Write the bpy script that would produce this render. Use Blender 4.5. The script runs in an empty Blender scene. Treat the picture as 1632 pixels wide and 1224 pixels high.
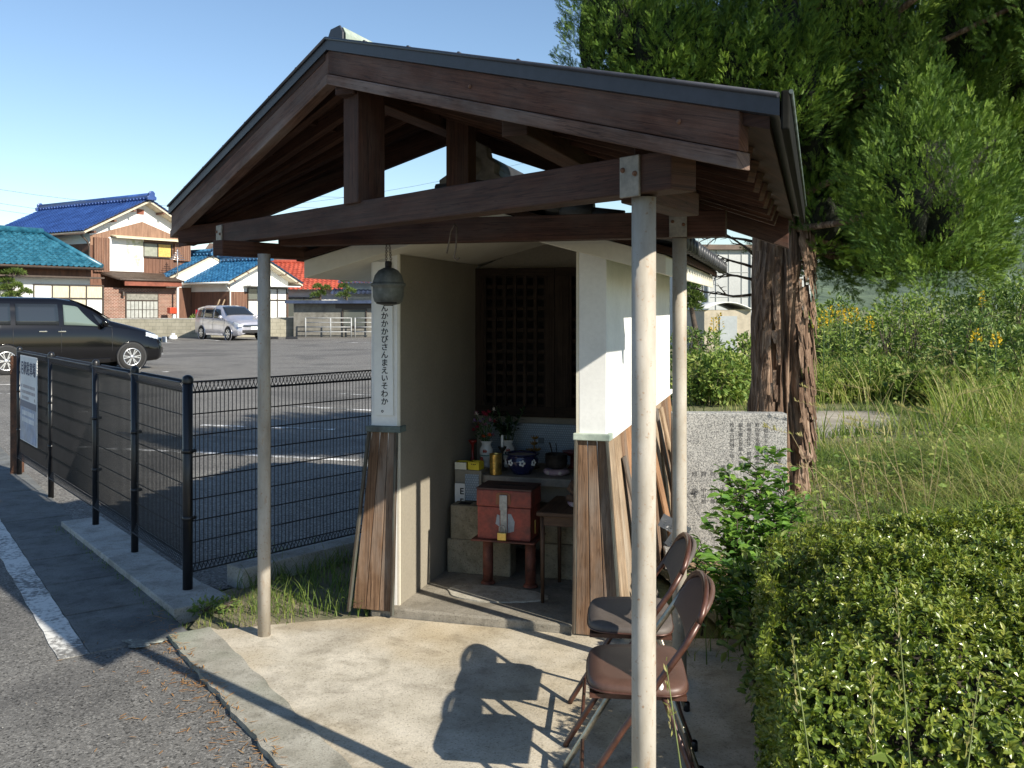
import bpy, bmesh, math, random
import numpy as np
from mathutils import Vector, Matrix
R = math.radians
random.seed(7)
rng = np.random.default_rng(7)
scene = bpy.context.scene
COL = scene.collection

# ------------------------------------------------------------------ camera, sky, sun, exposure
CAMH = 1.55
cam = bpy.data.cameras.new('camera')
camo = bpy.data.objects.new('camera', cam); COL.objects.link(camo)
camo.location = (0, 0, CAMH); camo.rotation_euler = (R(90), R(0.0), 0)
cam.sensor_width = 36; cam.lens = 33.09
cam.shift_y = -122/1632
cam.clip_start = 0.05; cam.clip_end = 3000
scene.camera = camo
SUN_EL = 31.8
SUN_AZ = math.atan2(.755, -.655)
world = bpy.data.worlds.new('World'); scene.world = world
world.use_nodes = True
nt = world.node_tree
bg = nt.nodes['Background']
sky = nt.nodes.new('ShaderNodeTexSky'); sky.sky_type = 'NISHITA'
sky.sun_disc = False; sky.sun_elevation = R(SUN_EL); sky.sun_rotation = SUN_AZ
sky.air_density = 1.0; sky.dust_density = 0.15; sky.ozone_density = 2.2
hs_ = nt.nodes.new('ShaderNodeHueSaturation'); hs_.inputs['Saturation'].default_value = 1.02; hs_.inputs['Value'].default_value = 1.32
nt.links.new(sky.outputs[0], hs_.inputs['Color']); nt.links.new(hs_.outputs[0], bg.inputs[0]); bg.inputs[1].default_value = 0.072
sun = bpy.data.lights.new('sun', 'SUN'); sun.energy = 4.8; sun.angle = R(0.53); sun.color = (1.0, .93, .80)
suno = bpy.data.objects.new('sun', sun); COL.objects.link(suno)
SUNV = Vector((.755*math.cos(R(SUN_EL)), -.655*math.cos(R(SUN_EL)), math.sin(R(SUN_EL)))).normalized()
suno.rotation_euler = SUNV.to_track_quat('Z', 'Y').to_euler()
suno.location = (6, -6, 9)
vs = scene.view_settings
vs.view_transform = 'Standard'; vs.look = 'None'; vs.gamma = 1; vs.exposure = 0.75
scene.render.film_transparent = False
scene.cycles.max_bounces = 6; scene.cycles.transparent_max_bounces = 12
scene.cycles.use_denoising = True

def at(px, py, Y):
    """a point at distance Y that stands where the photograph shows it"""
    return Vector(((px-816)/1500*Y, Y, CAMH-(py-490)/1500*Y))
def gnd(px, py, z=0.):
    Y = (CAMH-z)*1500/(py-490)
    return Vector(((px-816)/1500*Y, Y, z))

# ------------------------------------------------------------------ object bookkeeping
INV = {}
def tag(o, label=None, cat=None, group=None, kind=None):
    if label: o['label'] = label
    if cat: o['category'] = cat
    if group: o['group'] = group
    if kind: o['kind'] = kind
    return o
def thing(name, label, cat, loc=(0, 0, 0), rotz=0., group=None):
    o = bpy.data.objects.new(name, None); COL.objects.link(o)
    o.empty_display_size = .1
    o.location = loc; o.rotation_euler = (0, 0, rotz)
    INV[o.name] = (Matrix.Translation(Vector(loc)) @ Matrix.Rotation(rotz, 4, 'Z')).inverted()
    return tag(o, label, cat, group)
def copy_tree(o, parent=None):
    c = o.copy(); COL.objects.link(c)
    if parent is not None: c.parent = parent
    for ch in [k for k in bpy.data.objects if k.parent == o]: copy_tree(ch, c)
    return c
def relabel(o, label, loc=None, rotz=None):
    o['label'] = label
    if loc is not None: o.location = loc
    if rotz is not None: o.rotation_euler = (0, 0, rotz)
    return o

class MB:
    def __init__(s): s.v = []; s.f = []; s.uv = []; s.mi = []; s.sm = []; s.m = 0
    def add(s, verts, faces, uvs=None, smooth=False):
        b = len(s.v); s.v.extend([tuple(p) for p in verts])
        for i, f in enumerate(faces):
            s.f.append(tuple(b+k for k in f)); s.mi.append(s.m); s.sm.append(smooth)
            s.uv.append(uvs[i] if uvs else [(verts[k][0]+verts[k][1]*.37, verts[k][2]+verts[k][1]*.11) for k in f])
        return s
    def beam(s, p0, p1, w, h, up=(0, 0, 1), off=(0, 0)):
        """bar from p0 to p1, w wide and h high about the axis"""
        p0 = Vector(p0); p1 = Vector(p1); d = (p1-p0); L = d.length; d.normalize()
        up = Vector(up); sd = d.cross(up).normalized(); up = sd.cross(d).normalized()
        o = sd*off[0]+up*off[1]
        c = [(-1, -1), (1, -1), (1, 1), (-1, 1)]
        vs_ = [q+o+sd*(a*w/2)+up*(b*h/2) for q in (p0, p1) for a, b in c]
        fs = [(0, 1, 5, 4), (1, 2, 6, 5), (2, 3, 7, 6), (3, 0, 4, 7), (3, 2, 1, 0), (4, 5, 6, 7)]
        r = random.random()*20; q = random.random()*20
        us = []
        for k in range(4):
            e = w if k % 2 == 0 else h
            us.append([(r, q+k), (r, q+k+e), (r+L, q+k+e), (r+L, q+k)])
        us += [[(r, q), (r+.02, q), (r+.02, q+h), (r, q+h)]]*2
        return s.add(vs_, fs, us)
    def box(s, x0, x1, y0, y1, z0, z1):
        dx, dy, dz = x1-x0, y1-y0, z1-z0
        cx, cy, cz = (x0+x1)/2, (y0+y1)/2, (z0+z1)/2
        if dz >= dx and dz >= dy: return s.beam((cx, cy, z0), (cx, cy, z1), dx, dy, (0, 1, 0))
        if dx >= dy: return s.beam((x0, cy, cz), (x1, cy, cz), dy, dz)
        return s.beam((cx, y0, cz), (cx, y1, cz), dx, dz)
    def prism(s, poly, vec):
        """extrude a 3D polygon by vec"""
        poly = [Vector(p) for p in poly]; vec = Vector(vec); n = len(poly)
        nrm = Vector((0, 0, 0))
        for i in range(n): nrm += poly[i].cross(poly[(i+1) % n])
        if nrm.dot(vec) > 0: poly = poly[::-1]
        vs_ = poly+[p+vec for p in poly]
        fs = [tuple(range(n)), tuple(range(2*n-1, n-1, -1))]
        fs += [(i, i+n, (i+1) % n+n, (i+1) % n) for i in range(n)]
        return s.add(vs_, fs)
    def tube(s, pts, r, n=8, cap=True, smooth=True):
        pts = [Vector(p) for p in pts]; m = len(pts)
        rr = r if isinstance(r, (list, tuple)) else [r]*m
        vs_ = []; prev = None; ll = 0; ls = []
        for i, p in enumerate(pts):
            t = (pts[min(i+1, m-1)]-pts[max(i-1, 0)]).normalized()
            if prev is None:
                a = Vector((0, 0, 1)) if abs(t.z) < .9 else Vector((1, 0, 0))
                x = t.cross(a).normalized()
            else: x = (prev-t*prev.dot(t)).normalized()
            prev = x; y = t.cross(x)
            if i: ll += (pts[i]-pts[i-1]).length
            ls.append(ll)
            for k in range(n):
                a = 2*math.pi*k/n
                vs_.append(p+(x*math.cos(a)+y*math.sin(a))*rr[i])
        fs = []; us = []
        for i in range(m-1):
            for k in range(n):
                k2 = (k+1) % n
                fs.append((i*n+k, i*n+k2, (i+1)*n+k2, (i+1)*n+k))
                c = 6.283*max(rr[i], .001)/n
                us.append([(ls[i], k*c), (ls[i], k*c+c), (ls[i+1], k*c+c), (ls[i+1], k*c)])
        s.add(vs_, fs, us, smooth)
        if cap:
            b = len(s.v)-len(vs_)
            for ring, fl in ((0, True), (m-1, False)):
                f = [b+ring*n+k for k in range(n)]
                if fl: f = f[::-1]
                s.f.append(tuple(f)); s.mi.append(s.m); s.sm.append(False); s.uv.append([(0, 0)]*n)
        return s
    def lathe(s, prof, c=(0, 0, 0), n=20, axis=None, smooth=True):
        c = Vector(c); q = Matrix.Identity(3)
        if axis is not None: q = Vector(axis).to_track_quat('Z', 'Y').to_matrix()
        vs_ = [c+q@Vector((r*math.cos(2*math.pi*k/n), r*math.sin(2*math.pi*k/n), z)) for r, z in prof for k in range(n)]
        fs = []
        for i in range(len(prof)-1):
            for k in range(n):
                fs.append((i*n+k, i*n+(k+1) % n, (i+1)*n+(k+1) % n, (i+1)*n+k))
        return s.add(vs_, fs, None, smooth)
    def grid(s, P, smooth=True, flip=False):
        """P[i][j] points"""
        ni, nj = len(P), len(P[0])
        vs_ = [p for row in P for p in row]; fs = []
        for i in range(ni-1):
            for j in range(nj-1):
                f = (i*nj+j, i*nj+j+1, (i+1)*nj+j+1, (i+1)*nj+j)
                fs.append(f[::-1] if flip else f)
        return s.add(vs_, fs, None, smooth)
    def build(s, name, mat, parent=None, world=False, bevel=0, solid=0, subsurf=0):
        me = bpy.data.meshes.new(name)
        me.from_pydata(s.v, [], s.f); 
        uvl = me.uv_layers.new(name='UVMap')
        flat = [c for u in s.uv for p in u for c in p]
        if len(flat) == 2*len(me.loops): uvl.data.foreach_set('uv', flat)
        me.polygons.foreach_set('use_smooth', s.sm)
        mats = mat if isinstance(mat, (list, tuple)) else [mat]
        for m in mats: me.materials.append(m)
        me.polygons.foreach_set('material_index', s.mi)
        me.update()
        o = bpy.data.objects.new(name, me); COL.objects.link(o)
        if parent is not None:
            o.parent = parent
            if world:
                M_ = INV.get(parent.name)
                if M_ is None: M_ = INV_P(parent)
                o.matrix_parent_inverse = M_
        if world == 'sub': pass
        if bevel:
            b = o.modifiers.new('bevel', 'BEVEL'); b.width = bevel; b.segments = 2; b.limit_method = 'ANGLE'; b.angle_limit = R(40)
        if solid:
            b = o.modifiers.new('solid', 'SOLIDIFY'); b.thickness = solid; b.offset = 0
        if subsurf:
            b = o.modifiers.new('subd', 'SUBSURF'); b.levels = subsurf; b.render_levels = subsurf
        return o
def INV_P(o):
    return Matrix.Identity(4)   # a part built in world or thing space already: its sub-parts share that space

def fast_mesh(name, V, F, mats, mi=None, parent=None, smooth=False, tint=None):
    """V (n,3) F (m,4) or (m,3) numpy"""
    me = bpy.data.meshes.new(name)
    k = F.shape[1]
    me.vertices.add(len(V)); me.vertices.foreach_set('co', V.astype(np.float32).ravel())
    me.loops.add(F.size); me.loops.foreach_set('vertex_index', F.astype(np.int32).ravel())
    me.polygons.add(len(F)); me.polygons.foreach_set('loop_start', np.arange(0, F.size, k, dtype=np.int32))
    me.polygons.foreach_set('loop_total', np.full(len(F), k, np.int32))
    if mi is not None: me.polygons.foreach_set('material_index', mi.astype(np.int32))
    me.polygons.foreach_set('use_smooth', np.full(len(F), smooth))
    for m in (mats if isinstance(mats, (list, tuple)) else [mats]): me.materials.append(m)
    me.update(calc_edges=True)
    if tint is not None:
        a = me.attributes.new('tint', 'FLOAT', 'FACE'); a.data.foreach_set('value', tint.astype(np.float32))
    me.validate()
    o = bpy.data.objects.new(name, me); COL.objects.link(o)
    if parent is not None: o.parent = parent
    return o

# ------------------------------------------------------------------ materials
def rgb(c, k=1.): return (min(1, c[0]*k), min(1, c[1]*k), min(1, c[2]*k), 1)
def nodes_of(name):
    m = bpy.data.materials.new(name); m.use_nodes = True
    n = m.node_tree.nodes; l = m.node_tree.links
    return m, n, l, n['Principled BSDF']
def ramp(n, stops):
    r = n.new('ShaderNodeValToRGB'); e = r.color_ramp.elements
    e[0].position = stops[0][0]; e[0].color = stops[0][1]
    e[1].position = stops[-1][0]; e[1].color = stops[-1][1]
    for p, c in stops[1:-1]:
        x = e.new(p); x.color = c
    return r
def mix(n, l, fac, a, b, mode='MIX'):
    x = n.new('ShaderNodeMix'); x.data_type = 'RGBA'; x.blend_type = mode
    for sock, val in ((x.inputs[0], fac), (x.inputs[6], a), (x.inputs[7], b)):
        if hasattr(val, 'is_output'): l.new(val, sock)
        else: sock.default_value = val
    return x.outputs[2]
def noise(n, l, vec, scale, detail=5, rough=.55, dist=0.):
    x = n.new('ShaderNodeTexNoise'); x.inputs['Scale'].default_value = scale
    x.inputs['Detail'].default_value = detail; x.inputs['Roughness'].default_value = rough
    x.inputs['Distortion'].default_value = dist
    l.new(vec, x.inputs['Vector']); return x.outputs['Fac']
def coord(n, l, kind='Object', scale=(1, 1, 1)):
    t = n.new('ShaderNodeTexCoord'); mp = n.new('ShaderNodeMapping')
    mp.inputs['Scale'].default_value = scale
    l.new(t.outputs[kind], mp.inputs['Vector']); return mp.outputs['Vector']
def bump(n, l, h, strength, dist, p):
    b = n.new('ShaderNodeBump'); b.inputs['Strength'].default_value = strength; b.inputs['Distance'].default_value = dist
    l.new(h, b.inputs['Height']); l.new(b.outputs['Normal'], p.inputs['Normal']); return b
def M(name, col, rough=.7, var=.2, scale=6, fine=60, bumps=.25, bd=.003, metal=0., col2=None, spec=.5, stretch=(1, 1, 1), kind='Object', coat=0):
    m, n, l, p = nodes_of(name)
    v = coord(n, l, kind, stretch)
    a = noise(n, l, v, scale, 6, .6); b = noise(n, l, v, fine, 4, .6)
    c2 = col2 if col2 else tuple(x*(1-var*1.4) for x in col)
    r = ramp(n, [(.33, rgb(c2)), (.66, rgb(col, 1+var*.4))]); l.new(a, r.inputs[0])
    s = ramp(n, [(.3, (1-var*.8,)*3+(1,)), (.7, (1+0*var,)*3+(1,))]); l.new(b, s.inputs[0])
    l.new(mix(n, l, 1., r.outputs[0], s.outputs[0], 'MULTIPLY'), p.inputs['Base Color'])
    rr = n.new('ShaderNodeMapRange'); rr.inputs[3].default_value = max(.03, rough-.1); rr.inputs[4].default_value = min(1, rough+.12)
    l.new(a, rr.inputs[0]); l.new(rr.outputs[0], p.inputs['Roughness'])
    p.inputs['Metallic'].default_value = metal; p.inputs['Specular IOR Level'].default_value = spec
    p.inputs['Coat Weight'].default_value = coat
    if bumps: bump(n, l, b, bumps, bd, p)
    return m
def WOOD(name, dark, light, grey=None, rough=.75, sx=1.2, sy=60, gamt=.5, strength=.6):
    m, n, l, p = nodes_of(name)
    v = coord(n, l, 'UV', (sx, sy, 1)); v2 = coord(n, l, 'UV', (1.3, 9, 1)); v3 = coord(n, l, 'UV', (1.0, 3, 1)); v4 = coord(n, l, 'UV', (sx*5, sy*5, 1)); v5 = coord(n, l, 'UV', (.9, 26, 1)); v6 = coord(n, l, 'UV', (5, 6, 1))
    g = noise(n, l, v, 1.6, 8, .65, .4); g2 = noise(n, l, v2, 1.5, 5, .6, .6); w = noise(n, l, v3, 1.7, 5, .6); f = noise(n, l, v4, 1.3, 6, .7); cr = noise(n, l, v5, 1.5, 3, .5, .3); bl = noise(n, l, v6, 1.0, 6, .65)
    r = ramp(n, [(.3, rgb(dark)), (.52, rgb([(a+b)/2 for a, b in zip(dark, light)])), (.7, rgb(light))]); l.new(g, r.inputs[0])
    r2 = ramp(n, [(.3, (.55, .53, .5, 1)), (.7, (1, 1, 1, 1))]); l.new(g2, r2.inputs[0])
    c = mix(n, l, 1., r.outputs[0], r2.outputs[0], 'MULTIPLY')
    r3 = ramp(n, [(.3, (.6, .58, .56, 1)), (.6, (1.12, 1.1, 1.08, 1))]); l.new(f, r3.inputs[0]); c = mix(n, l, 1., c, r3.outputs[0], 'MULTIPLY')
    r5 = ramp(n, [(.35, (.55, .54, .52, 1)), (.6, (1, 1, 1, 1))]); l.new(bl, r5.inputs[0]); c = mix(n, l, .8, c, r5.outputs[0], 'MULTIPLY')
    if grey:
        k = ramp(n, [(.45, (0, 0, 0, 1)), (.7, (gamt,)*3+(1,))]); l.new(w, k.inputs[0])
        c = mix(n, l, k.outputs[0], c, rgb(grey))
    r4 = ramp(n, [(.488, (1, 1, 1, 1)), (.5, (.25, .22, .2, 1)), (.512, (1, 1, 1, 1))]); l.new(cr, r4.inputs[0]); c = mix(n, l, .7, c, r4.outputs[0], 'MULTIPLY')
    l.new(c, p.inputs['Base Color']); p.inputs['Roughness'].default_value = rough
    p.inputs['Specular IOR Level'].default_value = .3
    bump(n, l, f, strength, .004, p)
    return m
def ASPHALT(name, base, speck, scale=160, patch=.5, warm=(1, 1, 1)):
    m, n, l, p = nodes_of(name)
    v = coord(n, l)
    vo = n.new('ShaderNodeTexVoronoi'); vo.inputs["Scale"].default_value = scale; l.new(v, vo.inputs['Vector'])
    big = noise(n, l, v, .9, 6, .6); mid = noise(n, l, v, 7, 6, .65); fine = noise(n, l, v, scale*1.3, 3, .7)
    r = ramp(n, [(.3, rgb(base, .8)), (.7, rgb(base, 1.3))]); l.new(big, r.inputs[0])
    r2 = ramp(n, [(.3, (.78, .78, .78, 1)), (.7, (1, 1, 1, 1))]); l.new(mid, r2.inputs[0])
    c = mix(n, l, 1, r.outputs[0], r2.outputs[0], 'MULTIPLY')
    sp = n.new('ShaderNodeSeparateColor'); l.new(vo.outputs['Color'], sp.inputs[0])
    k = ramp(n, [(.62, (0, 0, 0, 1)), (.95, (1, 1, 1, 1))]); l.new(sp.outputs[0], k.inputs[0])
    c = mix(n, l, k.outputs[0], c, rgb(speck))
    pt = noise(n, l, v, .42, 4, .55, .6); kp = ramp(n, [(.40, (.74, .74, .75, 1)), (.47, (1, 1, 1, 1)), (.62, (1, 1, 1, 1)), (.7, (1.1, 1.09, 1.06, 1))]); l.new(pt, kp.inputs[0]); c = mix(n, l, 1, c, kp.outputs[0], 'MULTIPLY')
    kd = ramp(n, [(.05, (.35, .35, .35, 1)), (.3, (1, 1, 1, 1))]); l.new(sp.outputs[1], kd.inputs[0])
    c = mix(n, l, 1, c, kd.outputs[0], 'MULTIPLY')
    l.new(c, p.inputs['Base Color']); p.inputs['Roughness'].default_value = .85; p.inputs['Specular IOR Level'].default_value = .25
    bump(n, l, fine, .6, .006, p)
    return m
def CONCRETE(name, base, stain, moss=None, scale=2.2, mossamt=.0, rough=.88, cracks=False):
    m, n, l, p = nodes_of(name)
    v = coord(n, l)
    a = noise(n, l, v, scale, 8, .62, .5); b = noise(n, l, v, scale*2.7, 6, .6, .2); f = noise(n, l, v, 140, 4, .7); c_ = noise(n, l, v, scale*.55, 4, .5)
    r = ramp(n, [(.33, rgb(stain)), (.5, rgb(base, .93)), (.7, rgb(base, 1.08))]); l.new(a, r.inputs[0])
    r2 = ramp(n, [(.3, (.72, .71, .68, 1)), (.62, (1, 1, 1, 1))]); l.new(b, r2.inputs[0])
    r3 = ramp(n, [(.3, (.8, .8, .8, 1)), (.6, (1, 1, 1, 1))]); l.new(f, r3.inputs[0])
    c = mix(n, l, 1, r.outputs[0], r2.outputs[0], 'MULTIPLY'); c = mix(n, l, 1, c, r3.outputs[0], 'MULTIPLY')
    if moss:
        k = ramp(n, [(.46, (0, 0, 0, 1)), (.62, (mossamt,)*3+(1,))]); l.new(c_, k.inputs[0])
        c = mix(n, l, k.outputs[0], c, rgb(moss))
    if cracks:
        vo = n.new('ShaderNodeTexVoronoi'); vo.feature = 'DISTANCE_TO_EDGE'; vo.inputs['Scale'].default_value = .55
        dv = noise(n, l, v, 3, 5, .6)
        ad = n.new('ShaderNodeVectorMath'); ad.operation = 'ADD'
        l.new(v, ad.inputs[0]); l.new(dv, ad.inputs[1]); l.new(ad.outputs[0], vo.inputs['Vector'])
        k = ramp(n, [(.0, (.5, .48, .44, 1)), (.0035, (1, 1, 1, 1))]); l.new(vo.outputs['Distance'], k.inputs[0])
        c = mix(n, l, 1, c, k.outputs[0], 'MULTIPLY')
    vg = n.new('ShaderNodeTexVoronoi'); vg.inputs['Scale'].default_value = 170; l.new(v, vg.inputs['Vector']); sg_ = n.new('ShaderNodeSeparateColor'); l.new(vg.outputs['Color'], sg_.inputs[0])
    kg = ramp(n, [(.0, (.55, .54, .52, 1)), (.16, (.97, .97, .97, 1)), (.9, (1.0, 1., 1., 1)), (1., (1.12, 1.12, 1.1, 1))]); l.new(sg_.outputs[0], kg.inputs[0]); c = mix(n, l, .8, c, kg.outputs[0], 'MULTIPLY')
    d = noise(n, l, v, scale*4.5, 7, .68, .3); kd = ramp(n, [(.36, (.66, .65, .63, 1)), (.50, (1, 1, 1, 1))]); l.new(d, kd.inputs[0]); c = mix(n, l, .75, c, kd.outputs[0], 'MULTIPLY')
    l.new(c, p.inputs['Base Color']); p.inputs['Roughness'].default_value = rough; p.inputs['Specular IOR Level'].default_value = .25
    bump(n, l, f, .5, .005, p)
    return m
def PAINTWORN(name, paint, under, amt=.5, scale=30):
    m, n, l, p = nodes_of(name)
    v = coord(n, l)
    a = noise(n, l, v, scale, 6, .7); b = noise(n, l, v, 2.5, 4, .6)
    ad = n.new('ShaderNodeMath'); ad.operation = 'ADD'; l.new(a, ad.inputs[0]); l.new(b, ad.inputs[1])
    k = ramp(n, [(amt, (0, 0, 0, 1)), (amt+.1, (1, 1, 1, 1))]); 
    ml = n.new('ShaderNodeMath'); ml.operation = 'MULTIPLY'; ml.inputs[1].default_value = .5
    l.new(ad.outputs[0], ml.inputs[0]); l.new(ml.outputs[0], k.inputs[0])
    l.new(mix(n, l, k.outputs[0], rgb(under), rgb(paint)), p.inputs['Base Color']); p.inputs['Roughness'].default_value = .85
    bump(n, l, a, .5, .004, p)
    return m
def BRICKS(name, c1, c2, mortar, bw, bh, ms=.012, axis='xz', rough=.85):
    m, n, l, p = nodes_of(name)
    t = n.new('ShaderNodeTexCoord'); s = n.new('ShaderNodeSeparateXYZ'); l.new(t.outputs['Object'], s.inputs[0])
    ad = n.new('ShaderNodeMath'); ad.operation = 'ADD'; l.new(s.outputs[0], ad.inputs[0]); l.new(s.outputs[1], ad.inputs[1])
    cb = n.new('ShaderNodeCombineXYZ'); l.new(ad.outputs[0], cb.inputs[0]); l.new(s.outputs[2], cb.inputs[1])
    b = n.new('ShaderNodeTexBrick'); l.new(cb.outputs[0], b.inputs['Vector'])
    b.inputs['Scale'].default_value = 1; b.inputs['Brick Width'].default_value = bw; b.inputs['Row Height'].default_value = bh
    b.inputs['Mortar Size'].default_value = ms; b.inputs['Color1'].default_value = rgb(c1); b.inputs['Color2'].default_value = rgb(c2); b.inputs['Mortar'].default_value = rgb(mortar)
    a = noise(n, l, t.outputs['Object'], 2.5, 6, .6)
    r = ramp(n, [(.3, (.7, .7, .68, 1)), (.65, (1, 1, 1, 1))]); l.new(a, r.inputs[0])
    l.new(mix(n, l, 1, b.outputs['Color'], r.outputs[0], 'MULTIPLY'), p.inputs['Base Color']); p.inputs['Roughness'].default_value = rough
    bump(n, l, b.outputs['Fac'], -.5, .01, p)
    return m
def LEAF(name, stops, rough=.45, trans=.25, spec=.5, scale=4):
    m, n, l, p = nodes_of(name)
    at_ = n.new('ShaderNodeAttribute'); at_.attribute_name = 'tint'
    r = ramp(n, [(i/(len(stops)-1), rgb(c)) for i, c in enumerate(stops)]); l.new(at_.outputs['Fac'], r.inputs[0])
    l.new(r.outputs[0], p.inputs['Base Color']); p.inputs['Roughness'].default_value = rough
    p.inputs['Specular IOR Level'].default_value = spec
    out = n['Material Output']
    tr = n.new('ShaderNodeBsdfTranslucent'); hs = n.new('ShaderNodeHueSaturation'); hs.inputs['Value'].default_value = 1.5; hs.inputs['Saturation'].default_value = 1.1
    l.new(r.outputs[0], hs.inputs['Color']); l.new(hs.outputs[0], tr.inputs['Color'])
    ms = n.new('ShaderNodeMixShader'); ms.inputs[0].default_value = trans
    l.new(p.outputs[0], ms.inputs[1]); l.new(tr.outputs[0], ms.inputs[2]); l.new(ms.outputs[0], out.inputs['Surface'])
    return m
def GLASS(name, tint=(.05, .06, .07), rough=.03, alpha=1.):
    m, n, l, p = nodes_of(name)
    p.inputs['Base Color'].default_value = rgb(tint); p.inputs['Roughness'].default_value = rough
    p.inputs['Specular IOR Level'].default_value = .8
    if alpha < 1: p.inputs['Alpha'].default_value = alpha
    return m

m_asphalt = ASPHALT('asphalt_road', (.155, .149, .138), (.27, .26, .24), 130)
m_lot = ASPHALT('asphalt_lot', (.175, .165, .15), (.29, .28, .26), 90)
m_slab = CONCRETE('porch_concrete', (.63, .575, .475), (.43, .385, .31), (.42, .31, .16), 1.5, .55, cracks=False)
m_kerb = CONCRETE('kerb_concrete', (.42, .40, .34), (.26, .25, .20), (.20, .24, .17), 2.5, .6)
m_newcon = CONCRETE('pale_concrete', (.50, .49, .46), (.38, .37, .34), None, 2.0)
m_gutter = CONCRETE('gutter_slab', (.20, .205, .20), (.13, .135, .135), None, 2.)
m_line = PAINTWORN('worn_white_paint', (.66, .65, .61), (.17, .165, .155), .43, 40)
m_lotline = PAINTWORN('lot_line_paint', (.75, .74, .72), (.13, .13, .125), .46, 8)
m_soil = M('soil_gravel', (.30, .24, .17), .95, .5, 3, 90, .9, .01, col2=(.12, .13, .06))
m_field = M('field_soil', (.20, .19, .09), .95, .4, .8, 25, .8, .02, col2=(.09, .12, .035))
def post_paint():
    m, n, l, p = nodes_of('rust_speckled_post'); v = coord(n, l, 'Object', (1, 1, .30)); v1 = coord(n, l)
    a = noise(n, l, v, 9, 6, .65); b = noise(n, l, v1, 75, 4, .7); d = noise(n, l, v, 34, 5, .7, .4)
    r = ramp(n, [(.32, (.26, .225, .18, 1)), (.52, (.39, .35, .29, 1)), (.7, (.50, .46, .40, 1))]); l.new(a, r.inputs[0])
    k = ramp(n, [(.60, (0, 0, 0, 1)), (.68, (.75, .75, .75, 1))]); l.new(b, k.inputs[0]); c = mix(n, l, k.outputs[0], r.outputs[0], (.27, .15, .08, 1))
    k2 = ramp(n, [(.58, (0, 0, 0, 1)), (.72, (.6, .6, .6, 1))]); l.new(d, k2.inputs[0]); c = mix(n, l, k2.outputs[0], c, (.33, .22, .13, 1))
    l.new(c, p.inputs['Base Color']); p.inputs['Roughness'].default_value = .6; p.inputs['Specular IOR Level'].default_value = .35
    bump(n, l, b, .25, .001, p); return m
m_post = post_paint()
m_beam = WOOD('dark_beam', (.050, .019, .011), (.14, .060, .037), (.11, .080, .064), .7, gamt=.5)
m_barge = WOOD('barge_wood', (.090, .036, .021), (.22, .10, .062), (.21, .15, .12), .7, gamt=.55)
m_trim = WOOD('barge_trim_wood', (.15, .078, .053), (.30, .18, .135), (.30, .255, .225), .7, gamt=.7)
m_raft = WOOD('rafter_wood', (.055, .023, .014), (.17, .08, .048), None, .75)
m_board = WOOD('roof_board', (.045, .02, .013), (.10, .048, .03), None, .8)
m_copper = M('weathered_copper_roof', (.045, .047, .06), .5, .3, 5, 30, .15, .002, metal=.15, col2=(.025, .028, .036))
m_patina = M('green_patina', (.46, .52, .44), .6, .3, 6, 40, .2, .002, metal=.1, col2=(.22, .28, .24))
m_patdk = M('dark_patina', (.13, .175, .165), .6, .4, 9, 60, .25, .002, metal=.1, col2=(.065, .072, .066))
m_trimw = WOOD('dark_corner_wood', (.06, .048, .036), (.16, .13, .10), (.13, .16, .145), .8, gamt=.6)
m_gutd = M('dark_gutter', (.016, .016, .014), .8, .4, 6, 40, .2, .002, spec=.05, col2=(.01, .01, .009))
m_plate = M('bracket_steel', (.34, .30, .245), .55, .35, 9, 60, .2, .001, metal=.3)
m_rust = M('rusty_bolt', (.20, .09, .045), .7, .4, 30, 90, .3)
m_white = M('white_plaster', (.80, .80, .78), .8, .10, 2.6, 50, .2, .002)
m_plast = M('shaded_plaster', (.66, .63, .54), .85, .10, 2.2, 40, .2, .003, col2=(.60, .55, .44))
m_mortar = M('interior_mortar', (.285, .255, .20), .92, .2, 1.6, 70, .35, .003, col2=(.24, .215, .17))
m_skirt = WOOD('weathered_skirting', (.13, .068, .038), (.40, .255, .16), (.29, .245, .205), .82, sx=1.0, sy=60, gamt=.75, strength=1.)
m_plank = WOOD('pale_plank', (.33, .225, .14), (.60, .46, .32), (.46, .40, .32), .8, sx=1.0, sy=55, gamt=.6, strength=.8)
m_plankd = WOOD('grey_plank', (.10, .085, .07), (.24, .20, .17), (.22, .21, .20), .8, sx=1.0, sy=45, gamt=.5)
m_planko = WOOD('orange_plank', (.30, .155, .075), (.55, .33, .19), None, .8, sx=1.0, sy=45)
m_lattice = WOOD('lattice_wood', (.028, .018, .012), (.06, .04, .028), None, .8)
m_void = M('dark_interior', (.012, .01, .008), .9, .2, 5, 30, 0)  # near-black paint for the dark inside slots, hollows and the inner room
m_tile = M('black_tile', (.055, .058, .065), .42, .4, 7, 40, .2, .003, col2=(.03, .03, .034))
m_tilecap = M('grey_ridge_tile', (.30, .27, .235), .75, .4, 6, 40, .4, .004, col2=(.16, .14, .12))
m_black = M('black_coated_steel', (.012, .012, .014), .35, .2, 10, 60, .05, .0005, spec=.5)
m_blackw = M('black_coated_wire', (.014, .014, .016), .4, .2, 10, 60, 0)
m_brownpost = M('rusty_brown_post', (.16, .07, .035), .7, .5, 8, 50, .3, col2=(.05, .025, .016))
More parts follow.
